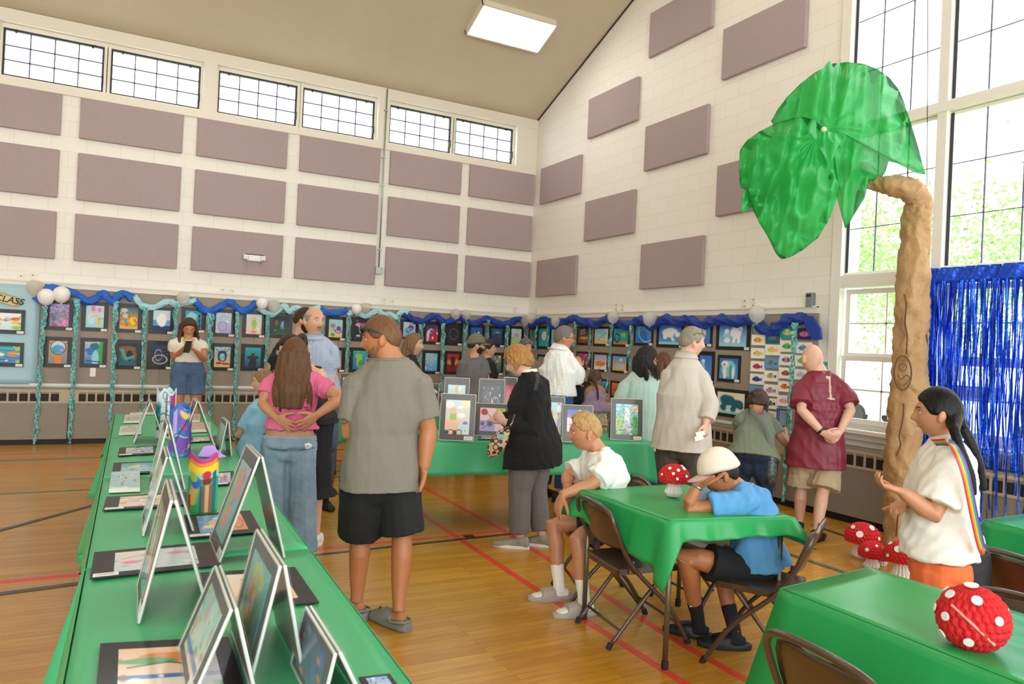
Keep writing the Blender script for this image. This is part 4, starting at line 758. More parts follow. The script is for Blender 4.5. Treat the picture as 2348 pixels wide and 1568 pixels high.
flat([(261, 1062), (374, 1058), (370, 1084), (256, 1089)], 'bg c t;e .5 .5 .3 .2 pe;n 24 .06 c py t sb;f .2', 'dark matted picture in a sleeve with a turquoise painting, left side', seed=5)
flat([(256, 1089), (320, 1086), (321, 1127), (249, 1130)], 'bg c pc;s 7 .4 t;n 14 .04 g c w r', 'small pale turquoise canvas lying on the left side', seed=6, m_=M_sand, mr=(.02, .02), th=.018)
flat([(244, 1140), (430, 1129), (434, 1158), (235, 1172)], 'bg cr pe;n 26 .06 lv o w tn p sb;l .015 .1 .4 .4 .7 .9 .4 v', 'dark matted picture in a sleeve with a cream pastel drawing, left side', seed=7)
flat([(421, 1182), (582, 1175), (601, 1221), (431, 1235)], 'bg o sb;r 0 0 .7 1 sb;r .7 0 1 1 o;e .4 .5 .18 .22 pe;E .82 .45 .12 .3 .1 br;e .3 .3 .2 .1 py;n 12 .04 c pe w', 'dark matted picture with an orange and sky blue painting, right of the rainbow tower', seed=8)
flat([(216, 1268), (488, 1246), (506, 1297), (205.6, 1329)], 'bg pc cr;r .5 0 1 1 pc;e .2 .4 .12 .08 p;e .75 .7 .12 .08 p;n 20 .05 sb lv cr w;l .01 .1 .6 .4 .8 g', 'wide dark matted picture with a cream and pale blue drawing, left side near', seed=9)
flat([(457, 1315), (668, 1292), (732, 1383), (482, 1402)], 'bg pe cr;n 26 .05 w g tn lm cr;l .01 .2 .2 .8 .8 g;e .75 .4 .2 .3 pe', 'dark matted picture with a cream drawing, under the near leaning pictures', seed=10, nx=56)
flat([(230, 1478), (545, 1438), (580, 1640), (212, 1668)], 'bg cr pe;r 0 .45 1 .52 b;e .5 .8 .3 .1 o;e .3 .75 .3 .06 gr;e .8 .9 .2 .08 lm;r 0 .3 1 .45 cr;n 20 .05 pe w gr br;l .012 .1 .65 .5 .72 .9 .6 k;E .25 .2 .1 .1 .08 dt;E .6 .2 .1 .1 .08 dt', 'large matted beach picture in a shiny sleeve at the bottom left', seed=11, nx=70, mr=(.14, .12))
flat([(822, 1556), (884, 1543), (925, 1592), (850, 1602)], 'bg lg sb;n 14 .08 nb lg w', 'small matted picture at the bottom edge on the right of the near table', seed=12)
flat([(437, 951), (455, 951), (458, 968), (434, 968)], 'bg cr pe;'+ink, 'cream card with brown ink drawing on the far right side, furthest', seed=13, m_=M_sand, card=0, mr=(.06, .06), th=.01)
flat([(437, 972), (477, 972), (483, 990), (434, 992)], 'bg cr pe;'+ink, 'cream card with brown ink drawing on the far right side, second', seed=14, m_=M_sand, card=0, mr=(.06, .06), th=.012)
flat([(432, 1003), (494, 1001), (498, 1012), (430, 1015)], 'bg w lg;n 22 .06 r br tn lv', 'dark matted picture in a sleeve on the right side beyond the painted towers', seed=15)
flat([(488, 1084), (533, 1081), (538, 1110), (486, 1114)], 'bg lv pc;e .5 .5 .25 .2 o;n 20 .06 lv k r v w', 'dark matted picture with a lilac drawing behind the rainbow tower', seed=16)
M_edge = mat('sleeve_edge', 'cfd2c9', .2, coat=.6); M_foam = mat('grey_backing_board', '7d776b', .5, coat=.4)
M_slv = clear('clear_sleeve', 'e8f0ee', .9, .06)
def tent(L, R_, A, w, sa_, sb_, la, lb, seed):
    bl, br = onZ(*L, TZ), onZ(*R_, TZ); ym = (bl[1]+br[1])/2; rid = onY(*A, ym); f = np.array((.0205*w, w, 0.)); rid[0] = min(max(rid[0], bl[0]+.03), br[0]-.03)
    bl = np.array((bl[0], ym, TZ)); br = np.array((br[0], ym, TZ)); g = np.array((.004, 0, 0))
    for o, ex, ey, spec, lab, sd in ((bl+f, -f, rid-bl-g, sa_, la, 0), (br, f, rid-br+g, sb_, lb, 1)):
        e = artwork(o, ex, ey, spec, lab, 'matted pictures leaning in pairs on the long left row', mr=(.15, .13), seed=seed+sd, m_=M_mat, nx=60, th=.004, amt=M_art2, card=2 if sd else 1)
        n = np.cross(ex, ey); n /= np.linalg.norm(n); m = MB(); q = [o, o+ex, o+ex+ey, o+ey]; m.poly([p-n*.001 for p in q], -n, .002); m.build('backing', M_foam, e)
        m = MB(); r = .0045
        for a, b in ((q[0], q[1]), (q[1], q[2]), (q[2], q[3]), (q[3], q[0])): m.tube([a+n*.002, b+n*.002], (r), 6)
        m.build('sleeve_edge', M_edge, e)
        m = MB(); m.poly([p+n*.009 for p in q], n, .0012); m.build('sleeve', M_slv, e)
col = 'n 30 .07 '
T = [((309, 1022), (374, 1008), (345, 925), .30, 'bg c pc;'+col+'c lm w t', 'bg pc lv;'+col+'p w lv', 'far end of the row'),
     ((413, 1063), (486, 1027), (454, 922), .30, 'bg lv pc;'+col+'v lv w', 'bg w pc;'+col+'c w lg', 'behind the blue painted tower'),
     ((347, 1126), (422, 1119), (387, 975), .30, 'bg lm pc;'+col+'c lm p w gr', 'bg c w;'+col+'c w lv', 'left of the blue painted tower'),
     ((492, 1030), (545, 1060), (527, 968), .30, 'bg c pc;'+col+'lv pe w', 'bg dg lg;'+col+'lm g w', 'nearest the light blue child'),
     ((332, 1242), (437, 1205), (386, 1050), .30, 'bg c w;'+col+'pp c w lm', 'bg w lg;'+col+'lv w c', 'left of the rainbow tower'),
     ((322, 1443), (473, 1393), (398, 1150), .33, 'bg tn br;r .1 .3 .9 .9 br;l .06 .2 .9 .8 .3 w;l .06 .2 .6 .6 .2 w;l .06 .5 .9 .9 .6 lv;e .5 .15 .5 .2 t;'+'n 8 .06 lv w c', 'bg w lg;'+col+'w lg c', 'of the pair with the striped brown picture'),
     ((506, 1295), (647, 1272), (598, 1050), .33, 'bg t c;e .5 .5 .2 .4 lv;e .4 .3 .2 .2 o;e .6 .75 .25 .2 p;e .3 .6 .15 .3 lm;'+'n 20 .06 c lv o lm m', 'bg tn w;'+col+'o w c tn', 'of the turquoise and lilac pair, beside the jeans'),
     ((571, 1560), (700, 1560), (648, 1300), .36, 'bg gr t;e .4 .6 .2 .3 o;e .6 .4 .18 .3 gr;e .5 .8 .3 .15 lm;e .4 .2 .2 .2 y;e .5 .45 .08 .15 p;'+'n 20 .07 o gr t y b', 'bg dk g;'+col+'lg w g', 'of the green and orange pair, at the front'),
     ((432, 1610), (590, 1610), (536, 1400), .34, 'bg cr c;'+col+'lm c w gr tn;r 0 .1 1 .2 b', 'bg lg w;'+col+'w c lg', 'of the pale green pair, cut by the bottom edge'),
     ((728, 1640), (850, 1640), (775, 1500), .30, 'bg dt nb;'+'n 20 .08 dt b o dt', 'bg lg w;'+col+'w c lg', 'of the dark blue pair, bottom edge on the right')]
for i, (L, R_, A, w, a, b, d) in enumerate(T): tent(L, R_, A, w, a, b, 'leaning matted picture facing left, %s' % d, 'leaning matted picture facing right, %s' % d, i*2)

# painted paper towers
def tower(u, v, rpx, vtop, spec, label, peaks, seed, stretch=1.0):
    b = onZ(u, v, TZ-.005); D = (b-CAM)@CF; r = rpx/F0*D; h = (v-vtop)/F0*D; nx = 72; ny = 60; e = empty('paper_tower', tuple(b), label, 'paper sculpture', 'painted paper towers on the long row')
    cols = paint(spec, nx, ny, 1, seed); m = MB(); V = []
    for j in range(ny):
        for i in range(nx):
            a = -math.pi/2+(i/nx-.5)*2*math.pi*1.0; top = h*(1-peaks(i/nx)); z = top*j/(ny-1); rr = r*(1+.05*math.sin(3*a)+.02*j/ny)
            V.append((b[0]+rr*math.cos(a), b[1]+rr*math.sin(a)*.85, b[2]+z))
    m.add(V, [(j*nx+i, j*nx+(i+1) % nx, (j+1)*nx+(i+1) % nx, (j+1)*nx+i) for j in range(ny-1) for i in range(nx)]); m.cols = cols; o = m.build('painted_wrap', M_art, e, smooth=True); solidify(o, .002)
    return e, b, r, h
pk = lambda t: .0+.12*abs(math.sin(t*math.pi*4+.6))**1.5
tower(378, 1003, 20, 888, 'bg w pc;l .01 .3 .2 .7 .2 k;l .01 .3 .35 .7 .35 k;l .01 .3 .5 .7 .5 k;l .01 .35 .2 .35 .8 k;l .01 .5 .2 .5 .9 k;l .01 .62 .2 .62 .8 k;r .2 .3 .4 .75 t;N 26 .02 .3 .1 .7 .8 k lg k;r .56 .5 .68 .95 m;E .5 .85 .06 .08 .2 g;r .44 .05 .47 .12 k;r .53 .05 .56 .12 k', 'white paper castle tower with black ink lines at the far end', pk, 1)
tower(411, 1045, 23, 922, 'bg v b;N 60 .045 0 0 1 1 b t v y gr m o;e .55 .6 .05 .05 m;r .4 .3 .62 .5 b;r .42 .4 .62 .42 y;r .44 .1 .62 .38 v;l .008 .4 .2 .6 .8 k;E .6 .12 .05 .06 .1 gr;r .38 .45 .45 .9 lv', 'blue and violet patterned paper tower in the middle', pk, 2)
e, b, r, h = tower(463, 1170, 31, 1034, 'bg gr t;r .2 .9 .85 1 m;r .2 .83 .85 .9 o;r .2 .7 .85 .83 y;r .2 .62 .85 .7 c;r .2 .55 .85 .62 gr;l .05 .36 .2 .36 .35 sa;l .05 .36 .2 .4 .5 sa;e .4 .55 .07 .12 b;e .37 .62 .06 .08 lm;r .46 .02 .49 .5 dt;r .49 .02 .6 .5 br;r .52 .02 .55 .5 tn;e .53 .68 .05 .08 r;r .48 .52 .58 .62 dr;r .6 .02 .67 .7 dt;r .28 .02 .34 .3 r', 'paper tower painted with a rainbow and a red-roofed castle, nearest', lambda t: .0+.1*abs(math.sin(t*math.pi*3+.2)), 3)
m = MB(); m.poly([b+np.array((x*r, -r*.3, h+z*.05)) for x, z in ((-.5, -.4), (-.1, .5), (.5, .6), (1.0, -.1), (1.5, -.5), (.9, -.6))], (0, 1, 0), .004); m.build('purple_paper_crest', mat('lilac_paper', 'b08ad0', .6), e)

# upright pictures on the middle and far tables
def stand(u0, u1, vt, vb, spec, label, D=None, lean=.07, mr=(.15, .13), m_=M_matg, seed=0, z0=TZ, grp='matted pictures standing on the middle table', partner=None, nx=50, card=1):
    if D is None: bl, br = onZ(u0, vb, z0), onZ(u1, vb+(u1-u0)*.035, z0); Dl, Dr = (bl-CAM)@CF, (br-CAM)@CF; Dm = (Dl+Dr)/2; bl, br = P(u0, vb, Dm), P(u1, vb+(u1-u0)*.035, Dm); bl[2] = br[2] = z0; D = Dm
    else: bl, br = P(u0, vt, D), P(u1, vt, D); bl[2] = br[2] = z0
    ht = P(u0, vt, D)[2]-z0; aw = np.array((CF[0], CF[1], 0)); ey = np.array((0, 0, ht))+aw*lean
    e = artwork(bl, br-bl, ey, spec, label, grp, mr=mr, seed=seed, m_=m_, nx=nx, amt=M_art2, card=card, th=.005)
    n = np.cross(br-bl, ey); n /= np.linalg.norm(n); q = [bl, br, br+ey, bl+ey]; m = MB()
    for a, b_ in zip(q, q[1:]+q[:1]): m.tube([a+n*.002, b_+n*.002], .004, 6)
    m.build('sleeve_edge', M_edge, e)
    if partner:
        o2 = br+aw*lean*2.2; ex2 = bl-br; e2 = artwork(o2+ey*0+n*0, ex2, np.array((0, 0, ht))-aw*lean*1.15, 'bg pc w;n 12 .06 c lv', partner, grp, seed=seed+9, m_=m_, card=0)
    return e
stand(1006, 1086, 903, 1008.5, 'bg pe pc;x 6 .14 k;r .7 0 1 .14 pc;r 0 .14 .55 .4 pe;s 14 .25 w;r .2 .42 .45 .62 lm;e .32 .7 .14 .1 pe;e .88 .92 .2 .14 py;e .15 .85 .2 .1 w;e .6 .8 .12 .05 w;e .65 .55 .16 .08 w;e .82 .32 .1 .07 b;l .012 .82 .25 .84 .1 br;r .55 .14 1 .3 pc', 'grey matted picture of a pink staircase, checkered floor and blue balloon', seed=1, nx=64, partner='grey matted picture facing away behind the checkered floor picture')
stand(1087, 1168, 925, 998, 'bg pp pp;r 0 0 .6 .48 lv;r .6 0 1 1 pp;r .62 .5 1 1 lm;e .18 .82 .13 .14 r;E .18 .82 .07 .08 .25 dr;l .012 .28 .75 .52 .55 k;e .12 .32 .08 .09 v;e .4 .32 .12 .13 b;e .4 .32 .06 .07 nb;l .012 .1 .1 .3 .25 k;r 0 .48 1 .5 w', 'wide grey matted picture of a red rose and blue roses', seed=2, mr=(.14, .14), nx=60)
stand(1019, 1076, 866, 990, 'bg c pc;e .5 .5 .35 .3 c;N 9 .08 0 0 1 1 sa;e .5 .75 .08 .06 sa;n 10 .06 c w', 'grey matted picture of yellow spots on light blue, back row left', D=6.75, seed=3)
stand(1099, 1158, 869, 990, 'bg k dk;E .72 .6 .17 .14 .06 lg;E .4 .3 .12 .1 .07 lg;E .7 .15 .1 .08 .07 lg;N 20 .025 0 0 1 1 lg w g;E .3 .75 .1 .08 .1 g', 'black picture of white bubble rings, back row', D=6.7, seed=4, partner='pale matted picture facing away behind the bubble rings picture')
stand(1156, 1186, 866, 990, 'bg o r;e .5 .4 .3 .2 w;n 8 .08 r o', 'grey matted picture with red and orange, behind the black cardigan', D=6.75, seed=5)
stand(1250, 1292, 910, 1009, 'bg sa c;r .6 0 1 1 c;l .05 .7 0 .75 1 r;l .05 .85 0 .9 1 o;e .8 .8 .2 .12 w;n 10 .06 y sb o', 'grey matted picture with orange and yellow edges, right of the black cardigan', seed=6)
stand(1292, 1362, 929, 1000, 'bg pp pc;r 0 .72 1 1 b;e .5 .45 .4 .2 pp;n 14 .07 m w pp c;r 0 0 1 .2 nb', 'wide dark matted picture in pink and deep blue, behind the blond boy', D=6.45, seed=7)
stand(1400, 1473, 914, 1008, 'bg gr c;e .5 .5 .12 .42 w;e .5 .25 .2 .2 lg;e .15 .3 .15 .3 lm;e .85 .4 .15 .2 gr;e .85 .85 .2 .1 pe;N 26 .03 .2 .02 .8 .35 dr k w;f .3', 'grey matted picture of a white tower on turquoise, right end of the middle table', seed=8, nx=60, partner='milky sleeved picture facing away behind the white tower picture')
stand(779, 818, 856, 935, 'bg c pc;n 16 .06 r c sb w;E .5 .5 .4 .45 .06 r', 'grey matted pale blue picture between the pink shirt girl and the gray shirt man', D=9.0, seed=9, grp='matted pictures standing on the far table')
stand(985, 1006, 880, 935, 'bg k dk;l .05 0 1 1 .7 w;n 5 .05 g', 'dark matted picture just right of the gray shirt man\'s sleeve', D=8.95, seed=10, grp='matted pictures standing on the far table')
stand(836, 872, 822, 935, 'bg w lg;n 10 .1 w lg g', 'shiny sleeved picture showing above the gray shirt man\'s shoulder', D=8.8, seed=11, grp='matted pictures standing on the far table', card=0)
w4 = [onZ(u, v, TZ) for u, v in ((1098, 1001), (1128, 1001), (1133, 1008), (1096, 1008))]
artwork(w4[3], w4[2]-w4[3], w4[0]-w4[3], 'bg lv pp;n 10 .08 g lv', 'small matted picture lying flat in front of the rose picture', None, m_=M_matg, amt=M_art2)

# ---------------------------------------------------------------- honeycomb paper mushrooms
M_red = mat('red_tissue_paper', 'c8141c', .75, sss=0, bump=.1, bscale=50); M_wt = mat('white_tissue_paper', 'ece6df', .8, bump=.2, bscale=60); M_dot = mat('white_dot_paper', 'f6f2ee', .7)
def honey_cap(m, c, r, hz, nlob=30, bottom=-.25, amp=.07, full=False):
    th = np.linspace(.02, math.pi-.02 if full else math.pi*.62, 34 if full else 24); rs = []
    for j, t in enumerate(th):
        ring = []
        for i in range(nlob*4):
            a = i/(nlob*4)*2*math.pi; g = 1+amp*math.sin(t)*(abs(math.sin(nlob/2*a+(j//3 % 2)*math.pi/2))*1.3-.6)-.035*(1 if j % 3 == 0 else 0)
            rr = r*math.sin(t)*g; ring.append((c[0]+rr*math.cos(a), c[1]+rr*math.sin(a), c[2]+hz*math.cos(t)*g))
        rs.append(ring)
    m.rings(rs)
def mushroom(u, v, D, rpx, label, group, dots, seed, stem=True, full=False):
    """u,v = centre of the cap"""
    c = P(u, v, D); r = rpx/F0*D; rr = random.Random(seed); z0 = 0 if D > 4.6 else TZ
    e = empty('paper_ball' if full else 'paper_mushroom', (c[0], c[1], c[2]-r if full else z0), label, 'paper ball' if full else 'paper mushroom', group)
    hz = r*(.98 if full else .85); m = MB(); honey_cap(m, c-np.array((0, 0, 0 if full else r*.15)), r, hz, 26, full=full, amp=.05); m.build('ball' if full else 'cap', M_red, e)
    toc = CAM-c; toc /= np.linalg.norm(toc); sx = np.cross(toc, (0, 0, 1)); sx /= np.linalg.norm(sx); sx = -sx; sy = np.cross(toc, sx); sy = sy if sy[2] > 0 else -sy
    cc = c-np.array((0, 0, 0 if full else r*.15))
    def surf(d): d = d/np.linalg.norm(d); k = 1/math.sqrt((d[0]**2+d[1]**2)/r**2+d[2]**2/hz**2); return cc+d*k*1.03, d
    for (dx, dy, s) in dots:
        dd = math.sqrt(max(.02, 1-dx*dx-dy*dy)); d = sx*dx+sy*dy+toc*dd; p, d = surf(d); a = np.cross(d, (0, 0, 1)); a /= np.linalg.norm(a); b_ = np.cross(d, a)
        m = MB(); m.poly([p+(a*math.cos(t)+b_*math.sin(t))*r*s for t in np.linspace(0, 6.283, 16, endpoint=False)], d, .004); m.build('dot', M_dot, e)
    for _ in range(3):
        d = -toc+np.array([rr.gauss(0, .6) for _ in range(3)])*np.array((1, 1, .4)); d[2] = abs(d[2]); p, d = surf(d); a = np.cross(d, (0, 0, 1)); a /= np.linalg.norm(a); b_ = np.cross(d, a)
        m = MB(); m.poly([p+(a*math.cos(t)+b_*math.sin(t))*r*.13 for t in np.linspace(0, 6.283, 16, endpoint=False)], d, .004); m.build('dot', M_dot, e)
    if stem:
        zt = cc[2]+hz*math.cos(math.pi*.62)+.01; m = MB(); rs = []
        for z, k in ((zt+.03, .34), (zt*.6+z0*.4, .40), (zt*.3+z0*.7, .52), (z0+.02, .55), (z0, .4)):
            rs.append([(c[0]+r*k*(1+.09*math.cos(14*a))*math.cos(a), c[1]+r*k*(1+.09*math.cos(14*a))*math.sin(a), z) for a in np.linspace(0, 6.283, 84, endpoint=False)])
        m.rings(rs); m.build('stem', M_wt, e)
    if full:
        a0, a1 = surf(sx*-.55+sy*.25+toc*.8)[0], surf(sx*.55+sy*-.62+toc*.55)[0]; mid = surf(sx*0+sy*-.18+toc)[0]; m = MB(); m.tube([a0, mid, a1], .004, 6, sub=5); m.build('seam', mat('pale_pink_seam', 'e59a8e', .7), e)
mushroom(1546, 1088, 4.25, 35, 'red and white paper mushroom standing on the boys\' table', None, [(-.3, .55, .1), (.25, .45, .11), (-.05, .2, .1), (.2, -.1, .09), (.75, .1, .1), (.5, .8, .09), (-.75, .1, .08)], 1)
g = 'red paper mushrooms on the floor by the trunk'
mushroom(1978, 1224, 5.96, 38, 'red paper mushroom on the floor, leftmost and highest by the trunk', g, [(-.55, .5, .13), (.5, .6, .17), (-.15, .1, .2), (.85, 0, .1)], 2)
mushroom(2000, 1262, 5.67, 30, 'small red paper mushroom on the floor in the middle of the cluster', g, [(-.35, .15, .14), (.3, .55, .1)], 3)
mushroom(2024, 1272, 5.78, 21, 'smallest red paper mushroom on the floor, right of the middle one', g, [(.05, -.05, .2)], 4)
mushroom(2067, 1268, 5.35, 38, 'red paper mushroom on the floor partly behind the orange trousers', g, [(-.2, .35, .2), (.6, -.1, .15), (-.7, -.1, .1)], 5)
mushroom(2231, 1417, 2.19, 75, 'big red paper ball with white dots on the front right table', None, [(-.6, .55, .15), (.08, .5, .15), (-.08, .93, .2), (-.68, -.1, .13), (.62, .05, .13), (-.08, -.68, .14), (-.75, -.6, .14), (-.97, .1, .12)], 6, stem=False, full=True)

# ---------------------------------------------------------------- paper tree with plastic-sheet crown
M_kraft = mat('kraft_paper', 'b58f62', .62, bump=1, bscale=11, var=.06, vscale=4, bdist=.03)
from mathutils import noise as NZ
def crumple(p, k, s=0): q = Vector(p)+Vector((s*7, 0, 0)); return k*(-7*abs(NZ.noise(Vector((q[0]*7, q[1]*7, q[2]*5))))-3.5*abs(NZ.noise(Vector((q[0]*17, q[1]*17, q[2]*11))))-1.5*abs(NZ.noise(q*31))+2.2)
tre = empty('paper_tree', tuple(onZ(2058, 1262, 0)), 'tall kraft paper tree trunk bending left at the top under a green plastic crown', 'paper tree')
def trunk_seg(px, seg, name, seed):
    pts = [P(u, v, D) for u, v, D, r in px]; rad = [r/F0*D for u, v, D, r in px]; path, rad = spline(pts, rad, 16); rs = []; m = MB(); pu = np.array((1., 0, 0))
    for i, p in enumerate(path):
        t = path[min(i+1, len(path)-1)]-path[max(i-1, 0)]; t /= np.linalg.norm(t); u = pu-t*(u_ := (pu@t)); u /= np.linalg.norm(u); pu = u; w = np.cross(t, u)
        ring = []
        for a in np.linspace(0, 2*math.pi, seg, endpoint=False):
            q = p+(u*math.cos(a)+w*math.sin(a))*rad[i]; q = q+(u*math.cos(a)+w*math.sin(a))*crumple(q, rad[i]*.06, seed); ring.append(q)
        rs.append(ring)
    m.rings(rs); return m.build(name, M_kraft, tre, smooth=True)
trunk_seg([(2057, 1268, 6.4, 28), (2062, 1180, 6.4, 33), (2070, 1050, 6.4, 38), (2080, 905, 6.4, 37), (2080, 885, 6.4, 28)], 44, 'lower_trunk', 1)
trunk_seg([(2087, 905, 6.4, 40), (2087, 800, 6.4, 36), (2092, 680, 6.4, 36), (2098, 560, 6.38, 31), (2104, 500, 6.36, 33), (2108, 470, 6.35, 28)], 44, 'upper_trunk', 2)
trunk_seg([(2110, 492, 6.35, 26), (2108, 462, 6.33, 28), (2085, 435, 6.3, 27), (2045, 424, 6.32, 24), (2005, 418, 6.4, 18), (1960, 396, 6.5, 12)], 28, 'bent_top', 3)
M_mark = mat('brown_marker', '5c4026', .8)
def marks(px, D, w, name='bark_drawing'):
    pts, _ = spline([P(u, v, D) for u, v in px], [1]*len(px), 5); m = MB(); m.tube(pts, w, 5); m.build(name, M_mark, tre)
marks([(2073, 675), (2078, 700), (2075, 740), (2080, 770), (2078, 812)], 6.24, .006); marks([(2072, 925), (2070, 960), (2062, 1000), (2065, 1020), (2055, 1045)], 6.23, .006); marks([(2062, 1160), (2058, 1190), (2055, 1230)], 6.26, .006); marks([(2122, 755), (2126, 780), (2124, 800)], 6.32, .006)
marks([(2070+20*math.cos(t), 855+39*math.sin(t)) for t in np.linspace(0, 6.4, 14)], 6.235, .006, 'knot_hole_drawing')
marks([(2070+9*math.cos(t), 842+9*math.sin(t)) for t in np.linspace(0, 6.3, 8)], 6.232, .004, 'owl_drawing'); marks([(2058, 858), (2066, 870), (2078, 860), (2086, 868), (2072, 884)], 6.232, .004, 'owl_drawing')
M_crown = film('green_plastic_sheet', '3ccb69', alpha=.16, translucent=.5, rough=.3, bump=.5, bscale=3)
def sheet(c, outline, D, bulge, nfold, amp, name, seed, edge=0., bz=0):
    cu, cv = c; o = [np.array(p, float) for p in outline]; n = 150; L = [0]
    for a, b in zip(o, o[1:]+o[:1]): L.append(L[-1]+np.linalg.norm(b-a))
    def at(s):
        s = s % 1*L[-1]
        for k in range(len(o)):
            if s <= L[k+1]: t = (s-L[k])/(L[k+1]-L[k]+1e-9); return o[k]*(1-t)+o[(k+1) % len(o)]*t
    m = MB(); rs = []; nr = 30
    for j in range(nr+1):
        f = .03+.97*j/nr; ring = []
        for i in range(n):
            s = i/n; e_ = at(s); uv = np.array((cu, cv))+(e_-np.array((cu, cv)))*f
            rel = (e_-np.array((cu, cv))); down = max(0, rel[1])/160
            d = D-bulge*(1-(f**2))+.10*down*f-edge*f*f*(1 if rel[0] < 0 else -.6)
            du, dv = uv[0]-cu, uv[1]-cv; q_ = Vector((du*.022+dv*.004, dv*.005, seed*3)); fold = amp*f**.5*(1.5*math.sin(du*.075+2.2*NZ.noise(q_)*3+seed)+1.0*math.sin(du*.17+dv*.03+4*NZ.noise(q_*1.7))+2.6*NZ.noise(Vector((du*.03, dv*.03, seed)))+.5*math.sin(s*nfold*6.283))
            ring.append(P(uv[0], uv[1], d+fold))
        rs.append(ring)
    m.rings(rs, cap=True); ob = m.build(name, M_crown, cr, smooth=True); return ob
cr = empty('plastic_crown', tuple(P(1900, 300, 6.0)), 'bright green plastic sheets draped as the crown of the paper tree', 'tree crown')
sheet((1905, 292), [(1768, 278), (1782, 252), (1805, 222), (1835, 192), (1868, 166), (1893, 152), (1896, 142), (1904, 140), (1912, 146), (1940, 142), (1980, 146), (2012, 158), (2040, 178), (2062, 206), (2074, 236), (2084, 268), (2096, 305), (2108, 345), (2116, 380), (2124, 401), (2098, 397), (2070, 378), (2038, 370), (2030, 395), (2018, 412), (1992, 416), (1984, 452), (1960, 490), (1938, 526), (1926, 480), (1905, 400), (1850, 380), (1800, 340)], 6.15, .22, 12, .028, 'dome_sheet', 1, edge=.1)
sheet((1868, 318), [(1890, 296), (1870, 275), (1845, 268), (1820, 270), (1780, 282), (1740, 302), (1712, 322), (1696, 345), (1694, 390), (1697, 430), (1714, 436), (1722, 470), (1740, 510), (1762, 545), (1778, 580), (1791, 595), (1812, 590), (1840, 574), (1876, 545), (1900, 505), (1918, 460), (1924, 430), (1914, 380), (1904, 335)], 5.85, .22, 9, .035, 'front_sheet', 2)
sheet((1716, 456), [(1706, 434), (1722, 436), (1736, 470), (1716, 480), (1702, 491), (1699, 460)], 5.95, .02, 3, .008, 'sheet_tail', 3)
sheet((1912, 330), [(1892, 298), (1915, 305), (1928, 325), (1920, 348), (1905, 372), (1898, 340)], 5.62, .04, 4, .012, 'tied_end', 4)
m = MB(); m.ell(P(1889, 297, 5.60), (.022, .022, .02)); m.build('tie', mat('masking_tape', 'cfd8b0', .6), cr)
m = MB(); m.tube([P(2128, -60, 6.55), P(2127, 200, 6.5), P(2125, 440, 6.33)], .0035, 6); tag(m.build('hanging_string', M_dark), 'thin dark string holding up the paper trunk', 'string')

# blue tinsel door curtain over the window
M_foil = mat('blue_foil', '2259e6', .2, metal=.7, bump=.6, bscale=40, var=.35, vscale=30); M_foil2 = mat('blue_foil_band', '1f55e0', .25, metal=.5, bump=1, bscale=18)
cu = empty('tinsel_curtain', (-.14, -7.95, .25), 'shiny royal blue tinsel curtain hanging over the window', 'curtain')
m = MB(); V = []; ys = np.linspace(-7.40, -8.55, 60); zz = np.linspace(2.28, 2.42, 6)
V = [(-.14-.012*math.sin(y*60+z*30)-.008*math.sin(y*23), y, z) for z in zz for y in ys]; m.add(V, [(j*60+i, j*60+i+1, (j+1)*60+i+1, (j+1)*60+i) for j in range(5) for i in range(59)]); o = m.build('top_band', M_foil2, cu, smooth=True); solidify(o, .002)
rr = random.Random(3); m = MB()
for i in range(215):
    y = rr.uniform(-7.41, -8.55); 
    if i < 40: y = -7.41-rr.random()*.12
    ph = rr.uniform(0, 6.3); w = rr.uniform(.003, .008); xo = -.135-rr.random()*.05; z1 = rr.uniform(.2, .5) if rr.random() < .8 else rr.uniform(.5, 1.3); n = 34; rows = []; dr = rr.uniform(-.05, .05); fq = rr.uniform(1.5, 4)
    for k in range(n+1):
        t = k/n; z = 2.3-(2.3-z1)*t; yy = y+dr*t*t+.012*math.sin(fq*z*2+ph); x = xo+.015*math.sin(fq*z+ph); tw = math.sin(z*fq*1.7+ph); rows += [(x-w*tw*.7, yy-w*(.35+abs(math.cos(z*fq*1.7+ph))), z), (x+w*tw*.7, yy+w*(.35+abs(math.cos(z*fq*1.7+ph))), z)]
    m.add(rows, [(2*k, 2*k+1, 2*k+3, 2*k+2) for k in range(n)])
m.nonormal = True; tag(m.build('tinsel_strands', M_foil, cu), kind='stuff')
